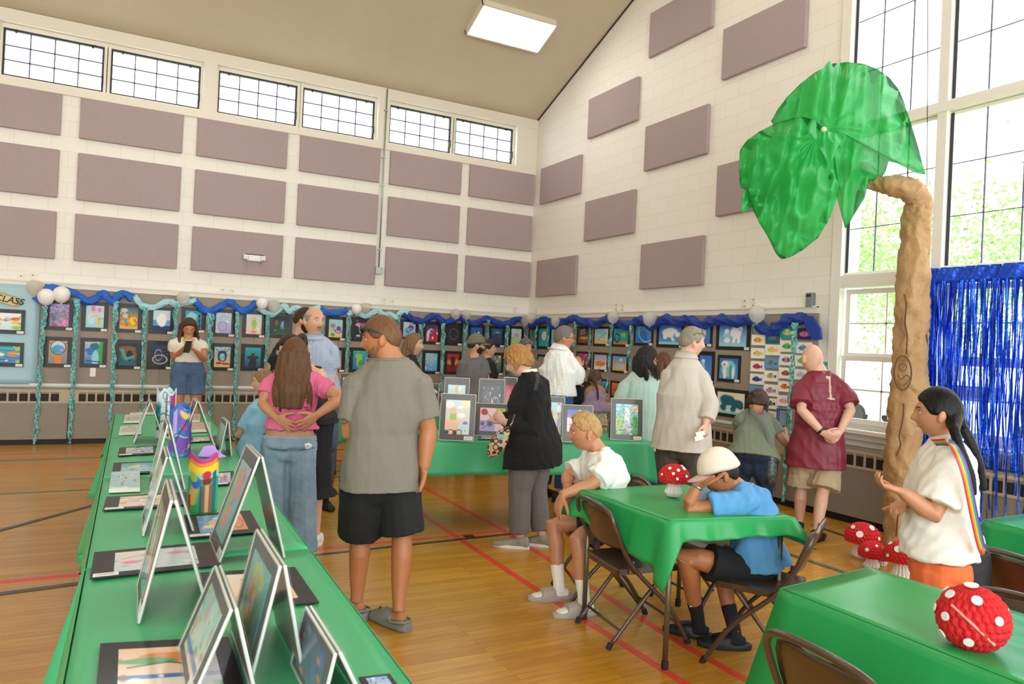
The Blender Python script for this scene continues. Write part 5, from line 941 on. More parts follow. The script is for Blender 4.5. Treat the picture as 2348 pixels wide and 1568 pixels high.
# ---------------------------------------------------------------- people
def nrm(v): v = np.array(v, float); return v/(np.linalg.norm(v)+1e-9)
def remesh(m, voxel, smooth=4, name='tmp'):
    me = bpy.data.meshes.new(name); me.from_pydata([tuple(v) for v in m.v], [], m.f); bm = bmesh.new(); bm.from_mesh(me); bmesh.ops.recalc_face_normals(bm, faces=bm.faces); bm.to_mesh(me); bm.free()
    o = bpy.data.objects.new(name, me); COL.objects.link(o)
    r = o.modifiers.new('r', 'REMESH'); r.mode = 'VOXEL'; r.voxel_size = voxel
    if smooth: s = o.modifiers.new('s', 'SMOOTH'); s.factor = .5; s.iterations = smooth
    bpy.context.view_layer.update(); dg = bpy.context.evaluated_depsgraph_get(); me2 = bpy.data.meshes.new_from_object(o.evaluated_get(dg))
    bpy.data.objects.remove(o); bpy.data.meshes.remove(me); return me2
def fin(me, name, mats, parent, disp=None):
    me.materials.clear()
    for m in (mats if isinstance(mats, (list, tuple)) else [mats]): me.materials.append(m)
    if disp:
        n = len(me.vertices); co = np.empty(n*3); me.vertices.foreach_get('co', co); co = co.reshape(-1, 3); no = np.empty(n*3); me.vertices.foreach_get('normal', no); no = no.reshape(-1, 3)
        co += no*disp(co)[:, None]; me.vertices.foreach_set('co', co.ravel())
    me.polygons.foreach_set('use_smooth', [True]*len(me.polygons))
    if parent is not None: me.transform(Matrix.Translation(-wloc(parent)))
    o = bpy.data.objects.new(name, me); COL.objects.link(o)
    if parent is not None: o.parent = parent
    return o
def folds(amp, sc, seed, drop=None):
    rs = np.random.RandomState(seed); ks = [nrm(rs.randn(3)*np.array([1, 1, .42]))*sc*(1.0+.7*i) for i in range(6)]; ph = rs.rand(6)*6.3
    def f(co):
        w = np.sin(co@ks[0]*.5+ph[0])*1.3; d = np.zeros(len(co))
        for k, p, a in zip(ks, ph, (1, .8, .6, .45, .35, .3)):
            s = np.sin(co@k+p+w); d += a*(1-np.abs(s)*1.6)
        return amp*d/2.2
    return f
def face_basis(yaw, pitch=0, roll=0, at=None):
    """yaw: 0 faces the camera, 90 faces picture right, -90 faces picture left, 180 faces away. returns right, forward, up of the figure"""
    d = (at-CAM) if at is not None else CF; Fh = nrm([d[0], d[1], 0]); Rh = np.array([Fh[1], -Fh[0], 0])
    a = math.radians(yaw); f = -Fh*math.cos(a)+Rh*math.sin(a); up = np.array([0, 0, 1.]); r = np.cross(f, up)
    p = math.radians(pitch); f2 = f*math.cos(p)-up*math.sin(p); u2 = up*math.cos(p)+f*math.sin(p)
    q = math.radians(roll); r2 = r*math.cos(q)-u2*math.sin(q); u3 = u2*math.cos(q)+r*math.sin(q); return r2, f2, u3
NU, NV = 56, 44
_TH = np.linspace(.02, math.pi-.02, NV)[:, None]; _PH = np.linspace(0, 2*math.pi, NU, endpoint=False)[None, :]
DX = np.sin(_TH)*np.cos(_PH); DY = np.sin(_TH)*np.sin(_PH); DZ = np.cos(_TH)*np.ones_like(_PH)   # x right, y forward, z up
def sst(a, b, x): t = np.clip((x-a)/(b-a), 0, 1); return t*t*(3-2*t)
def head_pts(off=0, male=1, feat=1, fat=1.):
    a, b, c = .0755, .097, .116; x = DX*(a+off); y = DY*(b+off); z = DZ*(c+off)
    t = np.clip(-DZ, 0, 1)
    x = x*(1-(.20-.05*male)*t**1.5)*(1+(fat-1)*.5*t); y = np.where(DY < 0, y*(1-.30*t), y*(1-.06*t)) ; x = x*(1+.03*np.cos(2*np.arctan2(DY, DX)))
    if feat:
        def g(x0, z0, sx, sz, dp): return dp*np.exp(-((x-x0)/sx)**2-((z-z0)/sz)**2)*(DY > .1)
        y = y+g(0, -.010, .012, .026, .015)+g(0, -.029, .017, .014, .021)            # nose bridge, tip
        y = y-g(.032, .006, .018, .012, .009)-g(-.032, .006, .018, .012, .009)       # eye sockets
        y = y+g(0, .03, .055, .012, .004+.002*male)+g(0, -.064, .02, .011, .009)+g(0, -.096, .024, .016, .013)-g(0, -.081, .022, .007, .004)  # brow, lips, chin
        y = y+g(.042, -.025, .02, .02, .004)+g(-.042, -.025, .02, .02, .004)
        y = y-g(0, .085, .06, .03, .004)
    return x, y, z
def grid_mb(m, Pt, mi=0):
    V = Pt.reshape(-1, 3); n = NU; m.add(V, [(j*n+i, j*n+(i+1) % n, (j+1)*n+(i+1) % n, (j+1)*n+i) for j in range(NV-1) for i in range(n)]+[tuple(range(n))[::-1], tuple((NV-1)*n+i for i in range(n))], mi)
def to_w(x, y, z, c, B, s=1): r, f, u = B; return c+s*(x[..., None]*r+y[..., None]*f+z[..., None]*u)
def ring2(c, lat, fw, hw, dp, e=2.4, n=24, bx=0):
    out = []
    for a in np.linspace(0, 2*math.pi, n, endpoint=False):
        ca, sa = math.cos(a), math.sin(a); k = (abs(ca)**e+abs(sa)**e)**(-1/e); out.append(c+lat*hw*k*ca+fw*(dp*k*sa+bx))
    return out
def hand(m, w, d, nrmal, s=1., curl=.5, side=1, spread=.12, thumb=.9, point=None):
    """w wrist, d direction of the fingers, nrmal palm-facing normal, side: +1 thumb towards cross(d,n)"""
    d = nrm(d); n = nrm(np.array(nrmal)-d*(np.array(nrmal)@d)); l = np.cross(d, n)*side
    rs = []
    for t, hw, th in ((-.02, .026, .021), (.01, .029, .019), (.045, .040, .017), (.08, .043, .0145), (.095, .038, .012)): rs.append(ring2(w+d*t*s, l, n, hw*s, th*s, 2.6, 14))
    m.rings(rs)
    for i, (o, L, r) in enumerate(((.0315, .068, .0092), (.0105, .076, .0095), (-.0105, .071, .009), (-.031, .056, .0082))):
        dd = nrm(d+l*spread*(1.5-i)*.5); p = w+d*.086*s+l*o*s; pts = [p-d*.015*s, p]; cu = curl*(1+.12*i) if point != i else .05; a = 0
        for k, seg in enumerate((.44, .31, .25)):
            a += cu*(.75, .85, .6)[k]; p = p+(dd*math.cos(a)+n*math.sin(a))*L*seg*s; pts.append(p)
        m.tube(pts, [r*s*1.05, r*s*1.08, r*s, r*s*.93, r*s*.8], 8); m.ell(pts[-1], (r*s*.8,)*3, 8, 6)
    p = w+d*.025*s+l*.028*s; t1 = nrm(l*thumb+d*.75+n*.35); p2 = p+t1*.042*s; t2 = nrm(t1+d*.45+n*.25*curl); p3 = p2+t2*.03*s; p4 = p3+nrm(t2+d*.2)*.024*s
    m.tube([p-t1*.01*s, p2, p3, p4], [.0145*s, .0125*s, .0112*s, .009*s], 8); m.ell(p4, (.009*s,)*3, 8, 6)
SKIN = dict(a=('cf9c80', .5), b=('bf8562', .5), c=('a9714f', .5), d=('dcae96', .5), e=('b27349', .5))
def skin_mat(k): return mat('skin_'+k, SKIN[k][0], .48, bump=.08, bscale=120, var=.06, vscale=14, sss=.12)
M_eye = mat('eye_white', 'e8e4de', .2); M_iris = mat('iris_brown', '3b2a1c', .2); M_lip = mat('lips', 'a8574e', .4); M_lipf = mat('lips_pink', 'bf5a60', .4)
def person(name_label, D, hd, face, body, pe, ch=None, nb=None, s=1., fat=1., male=1, skin='a', sh=None, shoulder=.185, vox=.0075, arms=None, legs=None, hair=None, top=None, bottom=None, shoes=None, eyes=1, closed=0, tone='3a2a1e', headroll=0, headk=1., group=None, neck=1.0, bust=0, belly=0, legw=1., armw=1., footz=0., lips=1, hunch=0):
    """all px tuples are (u, v, depth offset)"""
    def W_(p, base=D): return P(p[0], p[1], base+(p[2] if len(p) > 2 else 0))
    pev = W_(pe); hdv = W_(hd); nbv = W_(nb); br, bf, bu = face_basis(body[0] if isinstance(body, tuple) else body, 0, 0, pev)
    sb = face_basis(body[1], 0, 0, pev) if isinstance(body, tuple) else (br, bf, bu)
    sr, sf, _ = sb
    root = Vector((pev[0], pev[1], 0)); skm = skin_mat(skin); info = {}
    spine = nbv-pev; L = np.linalg.norm(spine); su = nrm(spine); chv = W_(ch) if ch else pev+spine*.62; hu = nrm(hdv-nbv)
    S_ = sh or [None, None]; sp = nbv-su*.055*s+bf*.0
    R_sh = W_(S_[0]) if S_[0] else sp+sr*shoulder*s-su*.0; L_sh = W_(S_[1]) if S_[1] else sp-sr*shoulder*s
    up_sp = (R_sh+L_sh)/2; lat_u = nrm(R_sh-L_sh); fw_u = nrm(np.cross(su, lat_u)); fw_u = fw_u if fw_u@sf > 0 else -fw_u
    lat_l = br; fw_l = nrm(np.cross(su, lat_l)); fw_l = fw_l if fw_l@bf > 0 else -fw_l
    hu_ = np.array([0, 0, 1.])
    # ---- torso rings: (t along pelvis..neck, half width, half depth, forward shift)
    mk = male; sw = np.linalg.norm(R_sh-L_sh)/2
    prof = [(-.16, .10*s, .085*s, 0), (-.06, (.165-.0*mk)*s*fat, .115*s*fat, -.01), (.08, (.172 if not mk else .165)*s*fat, .112*s*fat, -.005), (.28, (.14 if not mk else .155)*s*fat, .105*s*fat+belly*.4, belly*.5), (.42, (.135 if not mk else .158)*s*fat, .102*s*fat+belly*.3, belly*.4),
            (.62, (.152 if not mk else .172)*s*(.4+.6*fat), .112*s*(.4+.6*fat)+bust*.4, bust*.6), (.78, sw*.86, .108*s*(.5+.5*fat), bust*.3-hunch*.4), (.90, sw*.78, .088*s*(.6+.4*fat), -hunch), (.97, sw*.5, .07*s, -.6*hunch), (1.0, .062*s, .056*s, 0)]
    def trings(off, t0=None, t1=None, flare=0, top_open=0, offd=None):
        rs = []; pf = prof
        if t0 is not None and t0 > -.16: T_ = [q[0] for q in prof]; pf = [(t0,)+tuple(float(np.interp(t0, T_, [q[j] for q in prof])) for j in (1, 2, 3))]+[q for q in prof if q[0] > t0+.03]
        for t, hw, dp, fs in pf:
            if t1 is not None and t > t1: continue
            k = sst(.2, .8, np.array(t)); lat = nrm(lat_l*(1-k)+lat_u*k); fw = nrm(fw_l*(1-k)+fw_u*k)
            if t < .6: c = pev+(chv-pev)*(t/.62) if t > 0 else pev+su*L*t*(1 if not legs or not legs.get('sit') else .6)
            else: c = chv+(nbv-chv)*((t-.62)/.38)
            o = off*(1 if t < .95 else .45); fl = flare*max(0, (.5-t)); rs.append(ring2(c, lat, fw, hw+o+fl, dp+(offd or o)+fl, 2.5, 28, fs))
        return rs
    m = MB(); m.rings(trings(0)); m.rings([ring2(nbv-su*.05*s, lat_u, fw_u, .075*s*neck, .065*s*neck), ring2(nbv, lat_u, fw_u, .062*s*neck, .06*s*neck), ring2(nbv+(hdv-nbv)*.35, lat_u, fw_u, .056*s*neck, .058*s*neck), ring2(nbv+(hdv-nbv)*.85, lat_u, fw_u, .055*s*neck, .06*s*neck)])
    # traps
    for shp in (R_sh, L_sh): m.tube([nbv+hu*.01*s, nbv*.5+shp*.5+su*.012*s, shp], [(.045*s), (.055*s), (.06*s)], 10)
    # ---- head
    hs = s*headk; B = face_basis(face[0], face[1], headroll, hdv); x, y, z = head_pts(0, male, 1, fat); grid_mb(m, to_w(x, y, z, hdv, B, hs))
    for sd in (-1, 1):   # ears
        ec = hdv+hs*(B[0]*sd*.083+B[1]*-.012+B[2]*-.010); m.ell(ec, (.010*hs, .019*hs, .033*hs), 12, 8, axes=[nrm(B[0]*sd*1.0-B[1]*.25), nrm(B[1]+B[0]*sd*.35), nrm(B[2]-B[1]*.2)])
    # ---- arms
    A = dict(R=(R_sh, None, None), L=(L_sh, None, None)); arms = arms or {}
    ar = {}
    for sd, shp, sg in (('R', R_sh, 1), ('L', L_sh, -1)):
        a = arms.get(sd, {}); el = W_(a['e']) if 'e' in a else shp+np.array([0, 0, -.29*s])+sr*sg*.05*s-sf*.02; wr = W_(a['w']) if 'w' in a else el+np.array([0, 0, -.24*s])+sf*.06*s+sr*sg*.0
        aw = s*armw; mid1 = shp+(el-shp)*.35; mid2 = el+(wr-el)*.3
        m.ell(shp-su*.01, (.058*aw, .058*aw, .058*aw), 12, 8); m.tube([shp, mid1, shp+(el-shp)*.75, el, mid2, el+(wr-el)*.7, wr], [.056*aw, .051*aw, .043*aw, .041*aw, .043*aw, .034*aw, .027*aw], 14)
        td = W_(a['h'])-wr if 'h' in a else (wr-el); pn = a.get('n'); pn = -sr*sg if pn is None else (nrm(sr*pn[0]+sf*pn[1]+hu_*pn[2]))
        if not a.get('nohand'): hand(m, wr, td, pn, s*a.get('k', 1.), a.get('curl', .35), a.get('side', sg*(-1 if True else 1)), a.get('spread', .12), point=a.get('pt'))
        ar[sd] = (shp, el, wr)
    # ---- legs
    lg = {}; legs = legs or {}; hipw = .092*s*fat
    for sd, sg in (('R', 1), ('L', -1)):
        l = legs.get(sd, {}); hp = pev+br*sg*hipw-hu_*.04*s if not l.get('hip') else W_(l['hip'])
        if 'f' in l: fo = onZ(l['f'][0], l['f'][1], footz+.085*s); 
        elif 'fw' in l: fo = W_(l['fw'])
        else: fo = np.array([hp[0], hp[1], footz+.085*s])+br*sg*.02
        kn = W_(l['k']) if 'k' in l else (hp+fo)/2+bf*.03*s+hu_*.02*s
        lw = s*legw; m.ell(hp, (.09*lw*fat, .09*lw*fat, .09*lw*fat), 12, 8)
        cd = nrm(np.cross(nrm(fo-kn), br)); cd = cd if cd@bf < 0 else -cd
        m.tube([hp, hp+(kn-hp)*.4, kn-(kn-hp)*.15, kn, kn+(fo-kn)*.3+cd*.012*s, kn+(fo-kn)*.6, fo-(fo-kn)*.1, fo], [.088*lw*fat, .08*lw*fat, .058*lw, .053*lw, .056*lw, .047*lw, .034*lw, .034*lw], 16)
        tr, tf, tu = face_basis(l.get('toe', body[0] if isinstance(body, tuple) else body), l.get('tp', 0), 0, pev)
        tlt = l.get('tp', 0); hl = fo-tf*.045*s-tu*.05*s
        m.rings([ring2(fo-tf*(.05)*s-tu*.045*s, tr, tu, .022*s, .03*s, 2.2, 14), ring2(fo-tf*.02*s-tu*.04*s, tr, tu, .03*s, .04*s, 2.2, 14), ring2(fo+tf*.05*s-tu*.045*s, tr, tu, .035*s, .033*s, 2.3, 14), ring2(fo+tf*.12*s-tu*.058*s, tr, tu, .042*s, .02*s, 2.4, 14), ring2(fo+tf*.17*s-tu*.062*s, tr, tu, .036*s, .014*s, 2.4, 14), ring2(fo+tf*.185*s-tu*.064*s, tr, tu, .02*s, .008*s, 2.4, 14)])
        lg[sd] = (hp, kn, fo, tr, tf, tu)
    me = remesh(m, vox, 2); bodyo = fin(me, 'person', skm, None); bodyo.data.transform(Matrix.Translation(-root)); bodyo.location = root
    tag(bodyo, name_label, 'person', group)
    # ---- face details
    def facept(xx, zz, extra=0):
        i = np.argmin((x-xx)**2+(z-zz)**2+(DY < .15)*9); j = np.unravel_index(i, x.shape); return hdv+hs*(B[0]*xx+B[1]*(y[j]+extra)+B[2]*zz)
    if eyes:
        for sd in (-1, 1):
            c = facept(sd*.031, .005, -.004); q = MB()
            if closed: q.tube([c+hs*(B[0]*t*.013+B[2]*(-.004+abs(t)*.002)+B[1]*(.004-abs(t)*.003)) for t in (-1, -.5, 0, .5, 1)], .0018*hs, 5); q.build('eyelash', mat('lash', '2a1c14', .7), bodyo)
            else:
                q.ell(c, (.0135*hs, .0085*hs, .0068*hs), 12, 8, 0, axes=B); q.ell(c+B[1]*.0055*hs, (.0055*hs, .004*hs, .0058*hs), 10, 6, 1, axes=B); q.build('eye', [M_eye, M_iris], bodyo, smooth=True)
                q = MB(); q.tube([c+hs*(B[0]*t*.0145+B[2]*(.0072-abs(t)*.003)+B[1]*(.0065-abs(t)*.005)) for t in (-1, -.5, 0, .5, 1)], .0016*hs, 5); q.build('eyelash', mat('lash', '2a1c14', .7), bodyo)
            q = MB(); q.tube([facept(sd*t, .026+.004*(1-abs(t-.032)/.016), -.0005) for t in (.016, .024, .032, .040, .048)], [.0018*hs, .003*hs, .003*hs, .0025*hs, .0012*hs], 5); q.build('eyebrow', mat('hair_'+tone, tone, .8), bodyo)
        if lips:
            q = MB(); q.tube([facept(t, -.063-.002*abs(t)*50*.02, -.0025) for t in (-.022, -.014, -.006, 0, .006, .014, .022)], [.0012*hs, .0034*hs, .0048*hs, .0046*hs, .0048*hs, .0034*hs, .0012*hs], 6); q.build('lips', M_lip if male else M_lipf, bodyo, smooth=True)
    ctx = dict(o=bodyo, s=s, hs=hs, B=B, hd=hdv, nb=nbv, pe=pev, ch=chv, ar=ar, lg=lg, lat=lat_u, fw=fw_u, latl=lat_l, fwl=fw_l, su=su, L=L, tr=trings, W=W_, br=br, bf=bf, fat=fat, prof=prof, face=facept, legs=legs, nk=neck, legw=legw, armw=armw, x=x)
    if bottom: garment_bottom(ctx, **bottom)
    if top: garment_top(ctx, **top)
    if shoes: make_shoes(ctx, **shoes)
    if hair: make_hair(ctx, **hair)
    return ctx
def garment_top(c, mt, sleeve=.55, off=.014, hem=-.06, flare=.06, long=0, amp=.006, sc=26, seed=0, name='shirt', vox=.0085, collar=0, sw=1.0, neckt=.985, cuff=None, hemdrop=0, smooth=3, tanks=0, offd=None, sleeve_rad=.018, sleeves=('R', 'L')):
    m = MB(); s = c['s']
    rs = c['tr'](off, hem if hem >= 0 else -.06, 1.0 if not tanks else .92, flare, offd=offd)
    if hem < 0:
        for k_ in range(3 if hem < 0 else 0): cc = np.mean(rs[k_], 0); rs[k_] = [p+nrm(p-cc)*.010 for p in rs[k_]]
    if hem < -.06:   # long garment: extend rings downward
        n = 3; base = np.array(rs[0]); cen = base.mean(0)
        for k in range(1, n+1): rs.insert(0, [q+(-np.array([0, 0, 1.]))*(-hem-.06)*c['L']*k/n+(q-cen)*(.04+flare*.3)*k/n for q in base])
    elif hem > -.06 and hem < .08: rs = rs
    m.rings(rs)
    if not tanks: nk_ = max(1, c['nk']*.98); m.rings([ring2(c['nb']-c['su']*.075*s, c['lat'], c['fw'], .115*s*nk_, .092*s*nk_), ring2(c['nb']-c['su']*.03*s, c['lat'], c['fw'], .092*s*nk_, .082*s*nk_), ring2(c['nb']+c['su']*.006*s, c['lat'], c['fw'], .073*s*nk_, .070*s*nk_)])
    for sd in ('R', 'L'):
        sh, el, wr = c['ar'][sd]; aw = s*c['armw']
        if not tanks:
            m.tube([c['nb']-c['su']*.01*s, c['nb']*.5+sh*.5+c['su']*.016*s, sh], [.06*s, .064*s, .066*s], 12)
        if sleeve <= 0: continue
        path = [sh-(el-sh)*.05]; rad = [.066*aw]
        if sleeve <= 1: e = sh+(el-sh)*sleeve; path += [sh+(el-sh)*sleeve*.5, e]; rad += [(.056+sleeve_rad*.8)*aw*sw, (.05+sleeve_rad*1.15)*aw*sw]
        else:
            t = sleeve-1; path += [sh+(el-sh)*.5, el, el+(wr-el)*t*.5, el+(wr-el)*t]; rad += [(.052+sleeve_rad)*aw, (.045+sleeve_rad)*aw, (.042+sleeve_rad)*aw, (.032+sleeve_rad)*aw]
        m.ell(sh, (.07*aw, .07*aw, .066*aw), 12, 8); m.tube(path, rad, 14)
        if cuff: e = path[-1]; d = nrm(path[-1]-path[-2]); q = MB(); q.tube([e-d*.035, e+d*.004], [rad[-1]*1.12]*2, 14); fin(remesh(q, .007, 1), 'cuff', mt, c['o'])
    me = remesh(m, vox, smooth); o = fin(me, name, mt, c['o'], folds(amp, sc, seed)); c['top'] = o
    if not tanks and not collar:
        q = MB(); cc = c['nb']+c['su']*.004*s; rr_ = ring2(cc, c['lat'], c['fw'], .072*s*max(1, c['nk']), .069*s*max(1, c['nk']), 2.1, 28); q.tube([p+c['fw']*0 for p in rr_]+[rr_[0]], .0075*s, 8); q.build('neckband', mt, o, smooth=True)
    if collar:
        q = MB(); n_ = c['nb']+c['su']*.0*s; q.rings([ring2(n_+c['su']*h, c['lat'], c['fw'], a*s, b*s, 2.1, 24) for h, a, b in ((.035*s, .066, .064), (.045*s, .072, .07), (.0, .095, .088), (-.012*s, .102, .095), (-.012*s, .09, .085), (.03*s, .064, .062))], cap=False); q.build('collar', mt, o, smooth=True)
    return o
def garment_bottom(c, mt, length=1.9, off=.014, wid=(1, 1), amp=.005, sc=22, seed=3, name='trousers', rise=.10, vox=.0085, skirt=0, bell=0, smooth=3, hemr=None):
    m = MB(); s = c['s']; m.rings([r for r in c['tr'](off, -.2, rise+.01, 0)])
    for sd in ('R', 'L'):
        hp, kn, fo = c['lg'][sd][:3]; lw = s*c['legw']; F = c['fat']; path = [hp+np.array([0, 0, .03*s]), hp+(kn-hp)*.4]; rad = [(.088*F+off)*lw*wid[0], (.083*F+off)*lw*wid[0]]
        if length <= 1: e = hp+(kn-hp)*length; path.append(e); rad.append((hemr or (.066+off*1.3)*lw*wid[1]))
        else:
            t = length-1; path += [kn, kn+(fo-kn)*t*.5, kn+(fo-kn)*t]; rad += [(.058+off)*lw*wid[1], (.054+off)*lw*wid[1], (.04+off+bell)*lw*wid[1]]
        m.tube(path, rad, 16); m.ell(hp+np.array([0, 0, .0]), [(.09*F+off)*lw]*3, 14, 8)
        cen = (c['lg']['R'][0]+c['lg']['L'][0])/2; m.ell(cen+(hp-cen)*.5-np.array([0, 0, .03*s])-c['bf']*.02*s, [(.08*F+off)*s]*3, 12, 8)
    if skirt:
        p = c['pe']; q = [ring2(p+np.array([0, 0, .05*s]), c['latl'], c['fwl'], .14*s*F, .1*s*F)]
        for k in range(1, 6): q.append([a+np.array([0, 0, -skirt*k/5]) for a in ring2(p, c['latl'], c['fwl'], (.16+.05*k/5)*s*F, (.12+.05*k/5)*s*F)])
        m.rings(q)
    o = fin(remesh(m, vox, smooth), name, mt, c['o'], folds(amp, sc, seed)); c['bot'] = o; return o
def make_shoes(c, mt, kind='sneaker', sole=None, sock=None, sockh=.5, name='shoe'):
    s = c['s']
    for sd in ('R', 'L'):
        hp, kn, fo, tr, tf, tu = c['lg'][sd]
        def R_(t, h, hw, hh): return ring2(fo+tf*t*s+tu*h*s, tr, tu, hw*s, hh*s, 2.6, 18)
        if sock:
            q = MB(); q.tube([fo-tf*.0+tu*-.03*s, fo+(kn-fo)*.1, fo+(kn-fo)*sockh*.6, fo+(kn-fo)*sockh], [.042*s, .040*s, .043*s, .046*s], 14); q.rings([R_(-.06, -.05, .024, .032), R_(0, -.04, .036, .042), R_(.08, -.055, .042, .03), R_(.17, -.062, .042, .02), R_(.195, -.066, .024, .012)])
            o = fin(remesh(q, .006, 2), 'sock', sock, c['o'], folds(.0015, 60, 3)); c['sock'+sd] = o
        m = MB()
        if kind == 'sneaker':
            m.rings([R_(-.075, -.045, .02, .03), R_(-.06, -.035, .033, .045), R_(-.01, -.028, .038, .05), R_(.05, -.042, .041, .038), R_(.12, -.056, .046, .028), R_(.18, -.062, .043, .022), R_(.21, -.066, .024, .014)]); m.tube([fo-tu*.03*s, fo+tu*.0*s], [.046*s, .046*s], 14)
            o = fin(remesh(m, .006, 2), name, mt, c['o'])
            q = MB(); q.rings([[fo+tf*(.065+.148*math.cos(a)*(1))*s+tr*(.048*math.sin(a)*(1.0 if math.cos(a) > 0 else .85))*s+tu*h*s for a in np.linspace(0, 6.283, 28, endpoint=False)] for h in (-.088, -.062)]); q.build('sole', sole or mt, o, smooth=False, bevel=.003)
        elif kind == 'clog':
            m.rings([R_(.02, -.05, .046, .036), R_(.06, -.045, .05, .045), R_(.11, -.05, .054, .042), R_(.17, -.058, .052, .033), R_(.205, -.066, .034, .022), R_(.215, -.07, .015, .012)])
            m.rings([R_(-.08, -.062, .03, .026), R_(-.05, -.066, .042, .024), R_(.05, -.066, .05, .024), R_(.13, -.07, .05, .02)])
            o = fin(remesh(m, .006, 2), 'clog', mt, c['o'])
            q = MB(); q.tube([fo+tf*.03*s+tr*.046*s-tu*.045*s, fo-tf*.04*s+tr*.042*s-tu*.036*s, fo-tf*.08*s-tu*.032*s, fo-tf*.04*s-tr*.042*s-tu*.036*s, fo+tf*.03*s-tr*.046*s-tu*.045*s], (.007*s), 8, sub=5); q.build('heel_strap', mt, o, smooth=True)
            for k in range(5):
                q = MB(); a = tr*(.03*math.sin(k*1.3-2.6))*s; p = fo+tf*(.11+.035*math.cos(k*1.3-2.6))*s+a*.8-tu*.018*s; q.ell(p, (.008*s, .008*s, .008*s), 8, 5); q.build('vent_hole', M_base, o)
        elif kind == 'slide':
            m.rings([[fo+tf*(.06+.16*math.cos(a))*s+tr*(.056*math.sin(a))*s+tu*h*s for a in np.linspace(0, 6.283, 26, endpoint=False)] for h in (-.09, -.06, -.052)])
            m.rings([R_(.03, -.05, .052, .044), R_(.07, -.048, .055, .047), R_(.125, -.055, .056, .04)])
            o = fin(remesh(m, .007, 2), 'slide', mt, c['o'])
        elif kind == 'flat':
            m.rings([R_(-.07, -.06, .022, .02), R_(-.03, -.06, .036, .03), R_(.05, -.06, .04, .03), R_(.13, -.062, .044, .028), R_(.185, -.066, .03, .018)]); fin(remesh(m, .007, 2), name, mt, c['o'])
def strand_bump(name, col, fr=.7, sc=(90, 90, 6)):
    m = mat('hair_'+name, col, .5, bump=.6, bscale=1.0, var=.3, vscale=1.1, stretch=sc, spec=.25, bdist=.006); return m
def make_hair(c, kind='short', hairback=0,  col='3a2a1e', mt=None, thick=.016, length=.3, line=.52, back=-.35, side=-.05, seed=0, width=1., lockdir=None, ends=None, parts=1):
    mt = mt or strand_bump(col, col); s, B, h = c['hs'], c['B'], c['hd']; r, f, u = B
    # smooth hair mask on head directions: front hairline height 'line', nape height 'back', ear zone 'side'
    lim = np.where(DY > 0, side+(line-side)*sst(.25, .85, DY), side+(back-side)*sst(.15, .8, -DY)); mask = sst(-.10, .10, DZ-lim)
    rs = np.random.RandomState(seed); nz = np.sin(_PH*23+np.sin(_TH*9+seed)*1.5)*.5+np.sin(_PH*41+_TH*7)*.35+np.sin(_TH*31+_PH*5)*.3*(kind in ('curly', 'bob'))
    x, y, z = head_pts(0, 1, 0, c['fat']); L = np.sqrt(x*x+y*y+z*z); tk = thick*(1+.25*sst(.3, 1, DZ))+nz*.0022*(3 if kind == 'curly' else 1)
    if kind == 'fringe': mask = mask*(1-sst(.35, .6, DZ))
    o_ = mask*tk-(1-mask)*.014; k = 1+o_/L; m = MB(); grid_mb(m, to_w(x*k, y*k, z*k, h, B, s))
    vox = .006
    def lk(pts, rad, seg=10): m.tube([h+s*(r*a+f*b+u*d_) for a, b, d_ in pts], [((q, q*.55) if np.isscalar(q) else q) for q in rad], seg, sub=4)
    dn = np.array([0, 0, -1.]); L_ = length
    if kind in ('long', 'bob'):
        # back curtain following the head, then falling straight down (world down)
        n = 7; rings_ = []; bk = h-f*.045*s
        for i in range(n+1):
            t = i/n; p = h+s*(f*(-.02-.03*math.sin(min(t*2, 1)*1.57)))+u*s*(.03*(1-t))+dn*(L_*t)-f*hairback*float(sst(.3, .7, np.array(t))); hw = (.088+.012*math.sin(t*3)-(.03*t if kind == 'long' else .0))*s*width; dpp = (.06-.03*t)*s
            lat = r; fw_ = nrm(np.cross(dn, lat)); fw_ = fw_ if fw_@f > 0 else -fw_
            ring = []
            for a in np.linspace(0, 2*math.pi, 48, endpoint=False):
                g = 1+.05*math.sin(a*11+t*3+seed)+.04*math.sin(a*19-t*5); ring.append(p-fw_*.035*s+lat*hw*g*math.cos(a)+fw_*dpp*g*math.sin(a))
            rings_.append(ring)
        m.rings(rings_)
        for k_ in range(22 if kind == 'long' else 10):   # loose ends
            a0 = (k_/21*2-1 if kind == 'long' else k_/9*2-1)*.085*width; le = L_*(.82+.3*rs.rand()); st_ = h+s*(r*a0*.8-f*(.075-.3*abs(a0))+u*-.02)-f*hairback*.2
            pw = [st_]+[h+s*r*(a0*(1+.25*t)+.008*math.sin(t*7+k_))-f*(s*(.075-.25*abs(a0))+hairback*float(sst(.3, .7, np.array(t)))+.006*math.cos(t*6+k_*2))+dn*le*t for t in (.3, .5, .7, .85, 1.0)]
            m.tube(pw, [(.012*s, .016*s), (.015*s, .018*s), (.016*s, .019*s), (.014*s, .016*s), (.010*s, .011*s), (.003*s, .003*s)], 8, sub=3)
        for sd in (-1, 1):   # side locks
            for k_ in range(3):
                a0 = .078+.004*k_; b0 = .02-.03*k_; pts = [(sd*a0*.9, b0, .05)]; pw = [h+s*(r*sd*a0*.8+f*b0+u*.06), h+s*(r*sd*(a0+.008)+f*b0+u*-.02)]
                for t in (.35, .65, 1.0): pw.append(h+s*(r*sd*(a0+.006)*width+f*(b0-.01+(.075*t if kind == 'long' and not hairback else 0)-hairback*t))+dn*L_*t*(.95-.08*k_)+r*sd*.01*math.sin(t*5+k_))
                m.tube(pw, [(.012*s, .02*s), (.014*s, .026*s), (.014*s, .026*s), (.012*s, .022*s), (.006*s, .01*s)], 10, sub=4)
